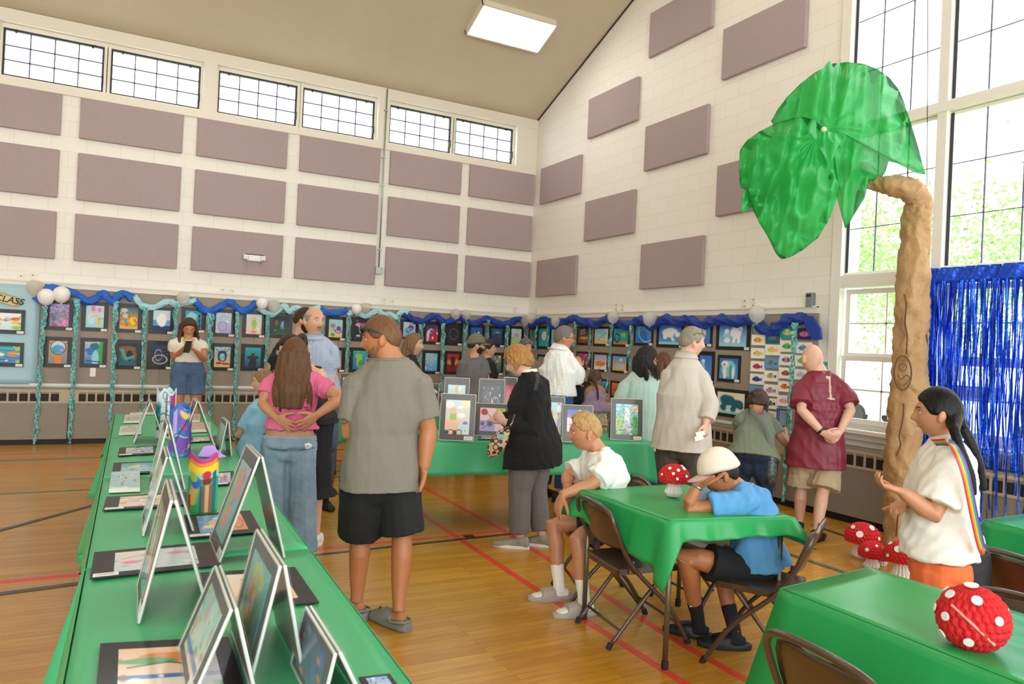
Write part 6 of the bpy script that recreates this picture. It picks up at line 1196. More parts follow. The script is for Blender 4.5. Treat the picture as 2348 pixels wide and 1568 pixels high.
    if kind == 'curly':
        for i in range(90):
            a = rs.rand()*6.28; d_ = nrm([math.cos(a), math.sin(a)*1.0-.35, rs.rand()*1.5-.35])
            if d_[1] > .45 and d_[2] < .45: continue
            p = h+s*(r*d_[0]*.088+f*d_[1]*.105+u*d_[2]*.12); q = [p]; 
            for k_ in range(3): q.append(q[-1]+nrm(rs.randn(3)+np.array([0, 0, -.9]))*.02*s*width)
            m.tube(q, [.013*s, .015*s, .013*s, .006*s], 7)
        if L_ > .05:
            for i in range(70):
                a = (rs.rand()-.5)*2.6; p = h-f*.07*s*math.cos(a)+r*.09*math.sin(a)*s; q = [p+u*.03*s]
                for k_ in range(5): q.append(q[-1]+dn*L_*.2*s+r*math.sin(k_*2+i)*.012+f*math.cos(k_*2+i)*.01)
                m.tube(q, [.012*s]*5+[.004*s], 6)
    if kind == 'wavytop':
        for i in range(60):
            a = rs.rand()*2-1; b = rs.rand()*1.3-.5; zz = math.sqrt(max(.05, 1-a*a*.7-b*b*.6)); p = h+s*(r*a*.062+f*b*.078+u*zz*.122); q = [p, p+s*(f*.014+u*.008+r*.006*math.sin(i)), p+s*(f*.028+r*.01*math.sin(i*2)-u*.002)]
            m.tube(q, [.010*s, .009*s, .004*s], 6)
    if kind == 'ponytail':
        t0 = h+s*(f*-.085+u*.085 if parts == 2 else f*-.1+u*.03); m.ell(t0, (.025*s,)*3, 10, 8); e = t0+f*-.05*s
        m.tube([t0, t0-f*.05*s+u*.0, t0-f*.07*s+dn*L_*.4, t0-f*.06*s+dn*L_*.8, t0-f*.055*s+dn*L_], [.02*s, .03*s, .032*s, .026*s, .006*s], 12, sub=5)
        q = MB(); q.tube([t0+f*.004*s, t0-f*.016*s], [.024*s, .024*s], 12); q.build('hair_tie', mat('hair_tie', ends or 'e8d84a', .5), c['o'])
    if kind in ('braid', 'braids'):
        for bi, path in enumerate(lockdir):
            pw = [c['W'](p) for p in path]; pp, _ = spline(pw, [1]*len(pw), 8); N = len(pp)
            for i, p in enumerate(pp):
                t = i/(N-1); R0 = (.021 if kind == 'braids' else .016)*(1-.35*t)*s; tt = nrm(pp[min(i+1, N-1)]-pp[max(i-1, 0)]); sx = nrm(np.cross(tt, c['bf'])); sy = np.cross(tt, sx); ang = i*1.05
                for ph in (0, 2.09, 4.19): m.ell(p+(sx*math.cos(ang+ph)+sy*.6*math.sin(ang+ph))*R0*.7, (R0*.75, R0*.75, R0*.95), 8, 6)
            m.tube([h-f*.06*s*1.0, pw[0]], [.05*s, .024*s], 10)
    o = fin(remesh(m, vox, 1), 'hair', mt, c['o']); c['hair'] = o; return o
def beard(c, col, thick=.007, level=-.12, full=1):
    m = MB(); x, y, z = head_pts(0, 1, 1, c['fat']); zz = z/.116; lim = level-.35*sst(.3, .95, DY)*(1-full*.3); mask = sst(-.08, .06, lim-zz)*sst(-.15, .1, DY+.1)
    mus = np.exp(-((x)/.03)**2-((z+.048)/.008)**2)*(DY > .3); mask = np.clip(mask+mus, 0, 1)*(1-np.exp(-((x)/.02)**2-((z+.065)/.007)**2)*(DY > .3))
    L = np.sqrt(x*x+y*y+z*z); k = 1+(mask*thick-(1-mask)*.012)/L; grid_mb(m, to_w(x*k, y*k, z*k, c['hd'], c['B'], c['hs'])); return fin(remesh(m, .005, 1), 'beard', strand_bump(col, col), c['o'])
def glasses(c, col='2a2320', dark=0, up=0, name='glasses', tint='223040'):
    s, B, h = c['hs'], c['B'], c['hd']; r, f, u = B; m = MB(); z0 = .004 if not up else .075; y0 = .104 if not up else .075
    q = MB()
    for sd in (-1, 1):
        ce = h+s*(r*sd*.033+f*y0+u*z0); ring = [ce+s*(r*.026*math.cos(a)+u*.019*math.sin(a)-f*.004*abs(math.cos(a)) - (f*.0 if not up else f*.02*math.sin(a))) for a in np.linspace(0, 6.283, 17)]
        m.tube(ring, .0022*s, 6); q.poly(ring[:-1], f, .0015*s)
        m.tube([h+s*(r*sd*.058+f*(y0-.004)+u*z0), h+s*(r*sd*.079+f*(y0-.03)+u*z0), h+s*(r*sd*.082+f*.0+u*(z0+.0)), h+s*(r*sd*.080-f*.02+u*(z0-.02))], (.0024*s), 6)
    m.tube([h+s*(r*-.009+f*(y0+.006)+u*z0), h+s*(r*.009+f*(y0+.006)+u*z0)], .0022*s, 6)
    g = m.build(name, mat('frame_'+col, col, .3), c['o'], smooth=True); q.build('lens', mat('dark_lens_'+tint, tint, .08, coat=.5) if dark else clear('clear_lens', 'eef', .8, .03), g)
def watch(c, sd, mt, t=.9, r=.034, w=.012, name='wrist_band'):
    sh, el, wr = c['ar'][sd]; p = el+(wr-el)*t; d = nrm(wr-el); m = MB(); m.tube([p-d*w, p-d*w, p+d*w, p+d*w], [r*.9*c['s'], r*c['s'], r*c['s'], r*.9*c['s']], 18); return m.build(name, mt, c['o'], smooth=True)
def on_surface(c, obj, p, d):
    """closest point of a garment hit by a ray from p along d (world)"""
    off = wloc(obj); ok, loc, no, _ = obj.ray_cast(Vector(p)-off, Vector(d)); return (np.array(loc)+np.array(off), np.array(no)) if ok else (None, None)
def decal(c, obj, poly, mt, name, lift=.0015, toward=None):
    """flat graphic printed on a garment: polygon in photo pixels laid on the garment's surface"""
    m = MB(); q = np.array(poly, float); lo, hi = q.min(0), q.max(0); st = max(1.1, max(hi-lo)/40); cache = {}
    def hit(u, v):
        k = (round(u, 3), round(v, 3))
        if k not in cache: d = nrm(ray(u, v)); l, n_ = on_surface(c, obj, CAM, d); cache[k] = None if l is None else l-d*lift*2
        return cache[k]
    def inside(u, v):
        r = False
        for (x0, y0), (x1, y1) in zip(q, np.roll(q, -1, 0)):
            if (y0 > v) != (y1 > v) and u < (x1-x0)*(v-y0)/(y1-y0)+x0: r = not r
        return r
    nx, ny = max(2, int((hi-lo)[0]/st)+1), max(2, int((hi-lo)[1]/st)+1); gx, gy = np.linspace(lo[0], hi[0], nx+1), np.linspace(lo[1], hi[1], ny+1)
    for i in range(nx):
        for j in range(ny):
            if not inside((gx[i]+gx[i+1])/2, (gy[j]+gy[j+1])/2): continue
            pts = [hit(gx[i], gy[j]), hit(gx[i+1], gy[j]), hit(gx[i+1], gy[j+1]), hit(gx[i], gy[j+1])]
            if any(p is None for p in pts): continue
            m.add(pts, [(0, 1, 2, 3)])
    if not m.f: return
    o = m.build(name, mt, obj, smooth=True, weld=True); solidify(o, .001); return o
# ---------------------------------------------------------------- the cast
K = lambda n, c, **k: cloth(n, c, **k)
denim = lambda n, c: cloth(n, c, rough=.9, bump=.5, bscale=90, var=.22, vscale=7)
M_sw = mat('white_print', 'f2f0ea', .5)
# phone user by the left wall
c = person('woman in cropped cream tee and denim shorts looking at her phone by the left wall', 9.2, (433, 751, 0), (8, 28, 0), 5, (432, 850, 0), ch=(431, 805, 0), nb=(431, 781, 0), s=.98, male=0, skin='b', shoulder=.165, vox=.009, fat=1.03,
  arms=dict(R=dict(e=(398, 823, .02), w=(417, 803, -.22), h=(428, 795, -.26), n=(-.3, .3, 1), curl=.7), L=dict(e=(468, 823, .02), w=(450, 806, -.2), h=(437, 796, -.26), n=(.3, .3, 1), curl=.7)),
  top=dict(mt=K('cream_tee', 'e2dccd'), sleeve=.35, hem=.08, flare=.0, off=.012, seed=1), bottom=dict(mt=denim('blue_denim', '4b6786'), length=.55, rise=.29, off=.02, wid=(1.05, 1.25), name='denim_shorts'), shoes=dict(mt=M_white, sole=M_white), hair=dict(kind='long', col='4a3527', length=.29, line=.62, seed=2, width=1.15), closed=1, tone='2f2018')
q = MB(); q.tube([c['nb']+c['fw']*.07+c['lat']*.06+c['su']*.02, c['nb']+c['fw']*.12-c['su']*.05, c['nb']+c['fw']*.14-c['lat']*.03-c['su']*.11], [.012, .014, .018], 8); q.tube([c['nb']+c['fw']*.07-c['lat']*.06+c['su']*.02, c['nb']+c['fw']*.125-c['su']*.05, c['nb']+c['fw']*.14+c['lat']*.03-c['su']*.11], [.012, .014, .018], 8); q.build('yellow_neckerchief', K('yellow_scarf', 'd8bd5c'), c['o'], smooth=True)
M_phone = mat('black_phone', '101113', .2, coat=.5); M_scr = mat('phone_screen', '8fa5b5', .1)
def phone(p, up, out, label, sz=(.075, .155)):
    up = nrm(up); out = nrm(out-up*(out@up)); sx = np.cross(up, out); e = empty('phone', tuple(p), label, 'phone'); m = MB(); m.obox(p, sx*sz[0]/2, up*sz[1]/2, out*.004); m.build('case', M_phone, e, bevel=.003); m = MB(); m.obox(p+out*.0045, sx*(sz[0]/2-.004), up*(sz[1]/2-.006), out*.0006); m.build('screen', M_scr, e); return e
phone(P(430, 795, 8.9), np.array((0, 0, 1.))-CF*.5*-1, CF, 'black phone held by the woman in denim shorts')
# bearded man behind the plaid shirt
c = person('bearded man in a black tee half hidden behind the plaid shirt man', 7.3, (698, 735, 0), (75, 5, 0), 150, (668, 895, 0), ch=(668, 815, 0), nb=(680, 776, 0), s=1.03, fat=1.1, skin='a', sh=[(706, 795, .05), (648, 797, -.02)], tone='2a1e18', vox=.009,
  arms=dict(R=dict(e=(705, 855, .1), w=(715, 880, .2)), L=dict(e=(624, 842, -.02), w=(650, 885, .15))), top=dict(mt=K('black_tee', '1b1b1e'), seed=2, sleeve=.85), bottom=dict(mt=K('dark_trousers', '25262c')), shoes=dict(mt=M_base), hair=dict(kind='short', col='3b2a20', thick=.012, line=.5)); beard(c, '33241c', thick=.005)
# man in the plaid shirt
M_plaid = bpy.data.materials.new('small_plaid'); M_plaid.use_nodes = True; nt = M_plaid.node_tree; b_ = nt.nodes['Principled BSDF']; b_.inputs['Roughness'].default_value = .85
tc = nt.nodes.new('ShaderNodeTexCoord'); mx = None; cols = []
for ax in (0, 2):
    w_ = nt.nodes.new('ShaderNodeTexWave'); w_.wave_type = 'BANDS'; w_.bands_direction = 'XYZ'[ax]; w_.inputs['Scale'].default_value = 42; nt.links.new(tc.outputs['Object'], w_.inputs['Vector']); cols.append(w_)
a_ = nt.nodes.new('ShaderNodeMath'); a_.operation = 'MULTIPLY'; nt.links.new(cols[0].outputs['Fac'], a_.inputs[0]); nt.links.new(cols[1].outputs['Fac'], a_.inputs[1]); r_ = nt.nodes.new('ShaderNodeValToRGB'); r_.color_ramp.elements[0].color = lin('7488aa')+(1,); r_.color_ramp.elements[1].color = lin('d3dae4')+(1,); r_.color_ramp.elements[1].position = .55; nt.links.new(a_.outputs[0], r_.inputs[0]); nt.links.new(r_.outputs[0], b_.inputs['Base Color'])
c = person('balding man in a small blue plaid button shirt facing right', 6.8, (720, 736, 0), (32, 2, 0), 20, (725, 905, 0), ch=(725, 830, 0), nb=(722, 776, 0), s=1.0, fat=1.08, skin='a', headk=1.12, sh=[(686, 806, .02), (762, 806, 0)], tone='5a4a3e', vox=.007,
  arms=dict(R=dict(e=(682, 860, .06), w=(690, 905, -.05)), L=dict(e=(764, 852, .02), w=(755, 893, -.08))), top=dict(mt=M_plaid, seed=4, collar=1, sleeve=.8, hem=-.12), bottom=dict(mt=K('slate_trousers', '4b5568'), wid=(1.15, 1.3)), shoes=dict(mt=M_base), hair=dict(kind='fringe', col='8a8078', thick=.006, line=.75, side=-.1))
q = MB(); q.tube([c['face'](t, -.048, .002) for t in (-.024, -.012, 0, .012, .024)], [.003, .006, .006, .006, .003], 6); q.build('moustache', strand_bump('6a584a', '6a584a'), c['o'])
for k in range(5): q = MB(); p = c['ch']+c['su']*(.14-.09*k)+c['fw']*.145; q.ell(p, (.005, .005, .005), 8, 6); q.build('button', M_white, c['top'])
# dark haired woman in a black tank top behind the pink shirt
c = person('woman with glasses and dark hair in a black tank top, behind the pink shirt girl', 5.65, (667, 803, 0), (-55, 15, 0), -40, (712, 960, 0), ch=(708, 885, 0), nb=(692, 842, 0), s=.92, male=0, skin='d', sh=[(672, 865, .12), (735, 862, -.05)],
  arms=dict(R=dict(e=(660, 925, .1), w=(650, 960, .1)), L=dict(e=(744, 915, 0), w=(735, 950, -.05))), top=dict(mt=K('black_tank', '1c1c20'), sleeve=0, tanks=1, seed=5), bottom=dict(mt=K('black_wide_trousers', '17181b'), length=1.3, wid=(1.15, 1.8), bell=.05), shoes=dict(mt=M_white, sole=M_white), hair=dict(kind='ponytail', col='38271c', thick=.02, length=.14, parts=2, ends='1c1c20'), tone='2b1d15'); glasses(c, 'a8a8b0')
q = MB(); q.tube([c['ar']['L'][0]+np.array((0, 0, .055)), c['ar']['L'][0]*.6+c['nb']*.4+np.array((0, 0, .03)), c['ch']+c['lat']*-.1-c['fw']*.12], [.016, .018, .02], 8, sub=3); q.build('shoulder_strap', M_base, c['o'])
e = empty('shoulder_bag', tuple(P(752, 990, 5.9)), 'slate blue cloth bag hanging behind the pink shirt girl', 'bag'); q = MB(); q.rings([ring2(P(752, v, 5.9), CR, CF, hw, .06, 2.3, 18) for v, hw in ((925, .035), (945, .07), (985, .085), (1020, .08), (1036, .05))]); q.build('pouch', denim('slate_bag', '4a566c'), e, smooth=True); q = MB(); q.tube([P(752, 928, 5.9), P(745, 880, 5.75), P(735, 850, 5.6)], .008, 6); q.build('strap', M_base, e)
# child in light blue
c = person('small girl in a light blue tee with a ponytail facing left', 5.9, (604, 876, 0), (-95, 5, 0), -120, (590, 1045, 0), ch=(597, 970, 0), nb=(607, 920, 0), s=.74, male=0, skin='a', headk=1.1, sh=[(618, 938, .08), (583, 938, -.06)], neck=.9,
  arms=dict(R=dict(e=(620, 985, .1), w=(610, 1010, .1)), L=dict(e=(548, 998, -.05), w=(552, 1012, .2), h=(540, 1012, .25))), top=dict(mt=K('light_blue_tee', '8cc0dc'), sleeve=.72, seed=6, flare=.1, off=.02), bottom=dict(mt=K('blue_shorts', '2c5a9a'), length=.8), shoes=dict(mt=M_white), hair=dict(kind='ponytail', col='8a6646', thick=.010, length=.12, parts=2, ends='e8d84a'), tone='6b4c32')
# girl in the pink tee
c = person('girl in a pink tee and baggy jeans with hands on her lower back', 5.0, (676, 816, 0), (178, 5, 0), 180, (664, 1010, 0), ch=(672, 918, 0), nb=(676, 856, 0), s=.93, male=0, skin='b', sh=[(732, 882, 0), (619, 882, 0)], vox=.006, shoulder=.165,
  arms=dict(R=dict(e=(783, 912, -.05), w=(727, 951, -.14), h=(686, 981, -.17), n=(-.3, .9, .3), curl=.12, spread=.35), L=dict(e=(603, 925, -.05), w=(634, 958, -.14), h=(672, 982, -.17), n=(.3, .9, .3), curl=.12, spread=.35)),
  top=dict(mt=K('pink_tee', 'd8678e'), sleeve=.5, seed=7, hem=.19, flare=.06, amp=.010, off=.016, sc=30), bottom=dict(mt=denim('faded_jeans', '7e95a6'), rise=.09, wid=(.98, 1.5), bell=.025, off=.014, amp=.008, sc=20), shoes=dict(mt=M_white, sole=M_white), hair=dict(kind='long', col='5e4028', length=.35, seed=3, thick=.018, width=1.2, hairback=.06), eyes=0)
q = MB(); pb = c['pe']+c['su']*.105*c['L']*1.0
q.rings([ring2(c['pe']+c['su']*c['L']*t, c['latl'], c['fwl'], .168*.93+.016, .112*.93+.016, 2.5, 32) for t in (.06, .095)], cap=False); o_ = q.build('waistband', denim('faded_jeans_band', '8ba2b2'), c['bot'], smooth=True)
M_print = mat('raspberry_print', 'b82f5e', .6)
rr = random.Random(4)
for i in range(16):
    u, v = rr.uniform(640, 712), rr.uniform(925, 942) if i % 2 else rr.uniform(885, 925); w = rr.uniform(3, 7); decal(c, c['top'], [(u-w, v-1.5), (u+w, v-1.5), (u+w, v+1.5), (u-w, v+1.5)], M_print, 'shirt_print')
decal(c, c['bot'], [(703, 986), (718, 985), (719, 1000), (704, 1000)], mat('tan_patch', 'b48a5a', .7), 'leather_patch')
for pts in ([(616, 1028), (658, 1031), (657, 1034), (616, 1031)], [(684, 1031), (722, 1025), (722, 1028), (684, 1034)], [(655, 985), (660, 985), (660, 1002), (655, 1002)]): decal(c, c['bot'], pts, denim('jean_seam', '5c7284'), 'pocket_seam')
decal(c, c['bot'], [(698, 1018), (708, 1015), (716, 1020), (712, 1029), (701, 1030)], M_white, 'pocket_patch'); decal(c, c['bot'], [(702, 1021), (706, 1019), (709, 1023), (705, 1026)], M_base, 'pocket_patch_eye')
# man in the gray tee
M_tat = mat('tattoo_ink', '4d5152', .8)
c = person('tall man in a gray tee and black shorts with sunglasses, back to the camera', 4.15, (876, 777, 0), (-99, 8, 0), (-165, -168), (872, 1085, 0), ch=(884, 945, 0), nb=(897, 825, 0), s=1.06, fat=1.0, skin='e', sh=[(962, 885, .02), (820, 887, -.02)], vox=.0065, neck=1.22, armw=1.12, tone='4a3020', footz=0,
  arms=dict(R=dict(e=(982, 985, .04), w=(972, 1072, -.0), h=(966, 1112, .02), curl=.7), L=dict(e=(801, 990, -.03), w=(848, 985, .24), h=(868, 965, .36), curl=.6)),
  legs=dict(R=dict(k=(922, 1222, .02), f=(914, 1402), toe=-140), L=dict(k=(826, 1222, .06), f=(818, 1378), toe=-120)),
  top=dict(mt=K('heather_gray_tee', '7d776c', bump=.3, bscale=90, var=.12, vscale=260), sleeve=.74, seed=8, amp=.009, sc=11, off=.022, hem=-.12, flare=.02, sleeve_rad=.016), bottom=dict(mt=K('black_shorts', '17181a', var=0), length=1.0, rise=-.02, wid=(1.12, 1.25), off=.024, name='shorts', amp=.006, sc=14), shoes=dict(mt=mat('gray_foam', '777a74', .6), kind='clog'), hair=dict(kind='short', col='6b4a2e', thick=.010, line=.5, back=-.45, side=.0))
s_, B_, h_ = c['hs'], c['B'], c['hd']; r_, f_, u_ = B_
q = MB()
for sd in (-1, 1): q.tube([h_+s_*(r_*sd*.06+f_*.098+u_*.062), h_+s_*(r_*sd*.082+f_*.06+u_*.055), h_+s_*(r_*sd*.085+f_*.0+u_*.03), h_+s_*(r_*sd*.084-f_*.02+u_*.008)], [(.006, .003), (.006, .003), (.005, .003), (.003, .002)], 8, sub=4)
g_ = q.build('sunglasses', mat('navy_frame', '1c2530', .35), c['o'], smooth=True); q = MB(); q.rings([[h_+s_*(r_*x_+f_*(.118-abs(x_)*.3+dy)+u_*(.062+z_)) for x_ in np.linspace(-.065, .065, 14)]+[h_+s_*(r_*x_+f_*(.113-abs(x_)*.3+dy)+u_*(.062+z_)) for x_ in np.linspace(.065, -.065, 14)] for z_, dy in ((-.02, -.004), (0, 0), (.018, -.004))]); q.build('wraparound_lens', mat('black_lens', '0b0c0e', .08, coat=.6), g_, smooth=True)
beard(c, '8a5f40', thick=.0045, level=-.28)
for pts in ([(778, 938), (782, 946), (792, 952), (803, 950)], [(785, 955), (780, 965), (788, 972), (797, 968), (795, 958)], [(800, 945), (806, 955), (815, 958)], [(776, 948), (786, 962), (800, 962)]):
    for a, b in zip(pts[:-1], pts[1:]): decal(c, c['o'], [(a[0], a[1]-1.3), (b[0], b[1]-1.3), (b[0], b[1]+1.3), (a[0], a[1]+1.3)], M_tat, 'tattoo')
# long-haired person in black
c = person('person with long light brown hair and a black jacket facing right', 8.3, (948, 790, 0), (82, 0, 0), 100, (935, 900, 0), ch=(935, 852, 0), nb=(938, 822, 0), s=1.0, male=1, skin='a', vox=.01, top=dict(mt=K('black_jacket', '1a1b20'), sleeve=1.9, seed=9, collar=1, off=.02), bottom=dict(mt=K('dark_trousers', '25262c')), shoes=dict(mt=M_base), hair=dict(kind='bob', col='7a5a42', length=.20, line=.6, seed=5), tone='5a4330')
# cap man
c = person('man in an olive cap and gray tee, back to the camera, head turned right', 9.0, (1092, 792, 0), (105, 0, 0), 160, (1083, 925, 0), ch=(1084, 862, 0), nb=(1086, 822, 0), s=1.0, fat=1.08, skin='a', vox=.01, sh=[(1108, 834, .03), (1062, 836, -.02)], arms=dict(R=dict(e=(1116, 868, 0), w=(1112, 900, -.05)), L=dict(e=(1056, 872, 0), w=(1058, 905, 0))), top=dict(mt=K('warm_gray_tee', '6d6968'), seed=10, sleeve=.75, hem=-.15), bottom=dict(mt=K('dark_trousers', '25262c')), shoes=dict(mt=M_base), hair=dict(kind='short', col='2f2620', thick=.008), tone='2f2620'); beard(c, '3a2c22', thick=.005)
def cap(c, col, brimcol, fl=0, tilt=0, brim_dir=1, sz=1.0):
    s, (r, f, u), h = c['hs']*sz, c['B'], c['hd']; m = MB(); x, y, z = head_pts(.016, 1, 0); lim = .22+.0*DY; mk = sst(-.06, .06, DZ-lim-.12*(-DY)*0+.18*(DY < 0)*(-DY)*1.0); L = np.sqrt(x*x+y*y+z*z); k = 1+(mk*(.008+.01*sst(.3, .9, DZ))-(1-mk)*.035)/L; grid_mb(m, to_w(x*k, y*k, z*k, h, (r, f, u), s)); o = fin(remesh(m, .006, 2), 'cap', cloth('cap_'+col, col, var=.04), c['o'])
    q = MB(); rs = []
    for lay in (0, 1):
        pass
    g = []
    for j in range(7):
        t = j/6; g.append([h+s*(r*.078*math.sin(a)*(1-.12*t)+f*brim_dir*((.094*math.cos(a)+.012)+(.075*t*math.cos(a*.8)))+u*(.034-.012*t-.016*(math.sin(a)**2)*(1-fl))) for a in np.linspace(-1.25, 1.25, 15)])
    V = [p for rr_ in g for p in rr_]; q.add(V, [(j*15+i, j*15+i+1, (j+1)*15+i+1, (j+1)*15+i) for j in range(6) for i in range(14)]); b = q.build('brim', cloth('cap_'+brimcol, brimcol, var=.03), o, smooth=True); solidify(b, .004)
    q = MB(); q.ell(h+s*u*.144, (.008*s,)*3, 8, 6); q.build('button', cloth('cap_'+col, col), o); return o
cap(c, '6e6a55', '6e6a55')
c = person('dark haired person with glasses in black, just right of the cap man', 9.35, (1119, 800, 0), (85, 0, 0), 110, (1118, 905, 0), ch=(1118, 858, 0), nb=(1115, 828, 0), s=.95, male=0, skin='a', vox=.01, top=dict(mt=K('black_tee', '1b1b1e'), seed=11), bottom=dict(mt=K('dark_trousers', '25262c')), shoes=dict(mt=M_base), hair=dict(kind='ponytail', col='33241e', length=.08, thick=.014, ends='33241e'), tone='33241e'); glasses(c, 'a8a8b0')
c = person('person with mirrored blue glasses on the head, mostly hidden in the room corner', 9.6, (1205, 797, 0), (40, 0, 0), 40, (1206, 905, 0), ch=(1206, 862, 0), nb=(1206, 828, 0), s=.95, skin='a', vox=.011, top=dict(mt=K('gray_tee_plain', '7a7a7e'), seed=12), bottom=dict(mt=K('dark_trousers', '25262c')), shoes=dict(mt=M_base), hair=dict(kind='short', col='6b5a48', line=.45), tone='6b5a48'); glasses(c, '2a62b8', dark=1, up=1, name='mirrored_glasses', tint='2f86d8')
# woman in the black cardigan
c = person('woman in a long black cardigan and gray trousers with short strawberry blond hair', 5.9, (1190, 830, 0), (-95, 22, 0), (-110, -118), (1220, 1015, 0), ch=(1222, 925, 0), nb=(1212, 856, 0), s=.97, fat=1.28, male=0, skin='d', shoulder=.17, vox=.0065, sh=[(1206, 893, .14), (1232, 896, -.15)], bust=.05, belly=.05, hunch=.03, armw=1.15, tone='8a6040',
  arms=dict(R=dict(e=(1185, 960, .15), w=(1150, 962, .08), h=(1138, 955, .02), curl=.7), L=dict(e=(1222, 985, -.2), w=(1157, 968, -.15), h=(1138, 948, -.12), curl=.8)),
  legs=dict(R=dict(f=(1243, 1228), toe=-105), L=dict(f=(1192, 1232), toe=-100)),
  top=dict(mt=K('black_cardigan', '141416', rough=.95, var=0), sleeve=1.88, hem=-.33, flare=.05, seed=13, amp=.007, sc=15, off=.026, name='cardigan', sleeve_rad=.024), bottom=dict(mt=K('gray_slacks', '6d6a66'), wid=(1.0, 1.15), bell=.012, off=.02, amp=.007, sc=18), shoes=dict(mt=mat('gray_knit', '9a958b', .8), sole=M_white), hair=dict(kind='curly', col='a1743f', length=.0, thick=.03, line=.55, seed=8, back=-.5, side=-.25))
q = MB(); q.rings([ring2(c['nb']+c['su']*.012, c['lat'], c['fw'], .075, .075), ring2(c['nb']+c['su']*.035, c['lat'], c['fw'], .066, .066)], cap=False); q.build('neckline', K('cream_neck', 'e6dcc8'), c['o']); q = MB(); q.ell(c['hd']+c['hs']*(-c['B'][0]*.078-c['B'][1]*.02-c['B'][2]*.05), (.004, .004, .004), 8, 6); q.build('earring', mat('gold', 'd6a84a', .25, metal=1), c['o'])
e = empty('handbag', tuple(P(1140, 1040, 5.6)), 'tan handbag with a dark interlocking loop pattern hanging at the black cardigan', 'handbag')
M_purse = bpy.data.materials.new('monogram_canvas'); M_purse.use_nodes = True; nt = M_purse.node_tree; tc = nt.nodes.new('ShaderNodeTexCoord'); vo = nt.nodes.new('ShaderNodeTexVoronoi'); vo.inputs['Scale'].default_value = 22; vo.inputs['Randomness'].default_value = .35; nt.links.new(tc.outputs['Object'], vo.inputs[0]); rp = nt.nodes.new('ShaderNodeValToRGB'); rp.color_ramp.interpolation = 'CONSTANT'
rp.color_ramp.elements[0].color = lin('c3a27a')+(1,); rp.color_ramp.elements[1].position = .34; rp.color_ramp.elements[1].color = lin('2b2320')+(1,); k_ = rp.color_ramp.elements.new(.52); k_.color = lin('c3a27a')+(1,); nt.links.new(vo.outputs['Distance'], rp.inputs[0]); nt.links.new(rp.outputs[0], nt.nodes['Principled BSDF'].inputs['Base Color'])
q = MB(); q.rings([ring2(P(u, v, 5.6), nrm(CR+CU*.35), CF, hw, dp, 2.6, 22) for u, v, hw, dp in ((1155, 982, .04, .02), (1150, 993, .07, .035), (1142, 1015, .085, .05), (1137, 1033, .075, .045), (1134, 1046, .045, .02))]); q.build('bag_body', M_purse, e, smooth=True)
q = MB(); q.tube([P(1160, 985, 5.55), P(1172, 975, 5.5), P(1180, 950, 5.52)], .007, 8, sub=4); q.build('strap', M_brown, e); q = MB(); q.tube([P(1170, 975, 5.48), P(1176, 968, 5.48)], .006, 8); q.build('clasp', mat('chrome', 'c9c9c9', .15, metal=1), e); q = MB(); q.obox(P(1148, 1000, 5.53), CR*.03, CU*.014, CF*.004); q.build('front_patch', mat('teal_patch', '7fb0a6', .7), e)
decal(c, c['top'], [(1228, 856), (1236, 856), (1236, 876), (1231, 896), (1222, 896), (1228, 876)], mat('olive_webbing', '33372c', .8), 'crossbody_strap', lift=.003)
# white shirt man
c = person('man in a white dress shirt and jeans with glasses facing right', 7.7, (1293, 775, 0), (98, 0, 0), 125, (1276, 905, 0), ch=(1280, 850, 0), nb=(1283, 798, 0), s=1.02, fat=1.12, skin='b', vox=.0085, sh=[(1310, 832, -.05), (1262, 826, .05)], arms=dict(R=dict(e=(1325, 868, -.05), w=(1330, 845, .2), h=(1322, 812, .25)), L=dict(e=(1290, 875, .2), w=(1318, 870, .3))), top=dict(mt=K('white_dress_shirt', 'e9e7e4'), sleeve=1.8, seed=14, collar=1, amp=.010, hem=0, off=.022, sleeve_rad=.026), bottom=dict(mt=denim('mid_blue_jeans', '34527c'), rise=.09), shoes=dict(mt=M_base), hair=dict(kind='short', col='6f675f', line=.55, thick=.012), tone='6f675f'); glasses(c, '5a1f1c')
q = MB(); q.rings([ring2(c['pe']+c['su']*c['L']*t, c['latl'], c['fwl'], .165*1.12+.026, .112*1.12+.026, 2.5, 28) for t in (.06, .105)], cap=False); q.build('belt', mat('brown_belt', '4a3222', .4), c['bot'])
c = person('woman in a navy dotted dress with ruffled sleeves, hidden behind the white shirt man', 8.35, (1298, 808, 0), (150, 0, 0), 160, (1325, 915, 0), ch=(1320, 868, 0), nb=(1305, 830, 0), s=.9, male=0, skin='b', vox=.01, sh=[(1328, 842, 0), (1296, 842, 0)], arms=dict(R=dict(e=(1322, 872, -.3), w=(1300, 880, -.1)), L={}), top=dict(mt=K('navy_dotted', '1a2138', var=.9, vscale=120), sleeve=.35, seed=15, flare=.05), bottom=dict(mt=K('navy_dotted', '1a2138'), length=.9, skirt=.35, name='skirt'), shoes=dict(mt=M_base), hair=dict(kind='short', col='5a4030'), eyes=0)
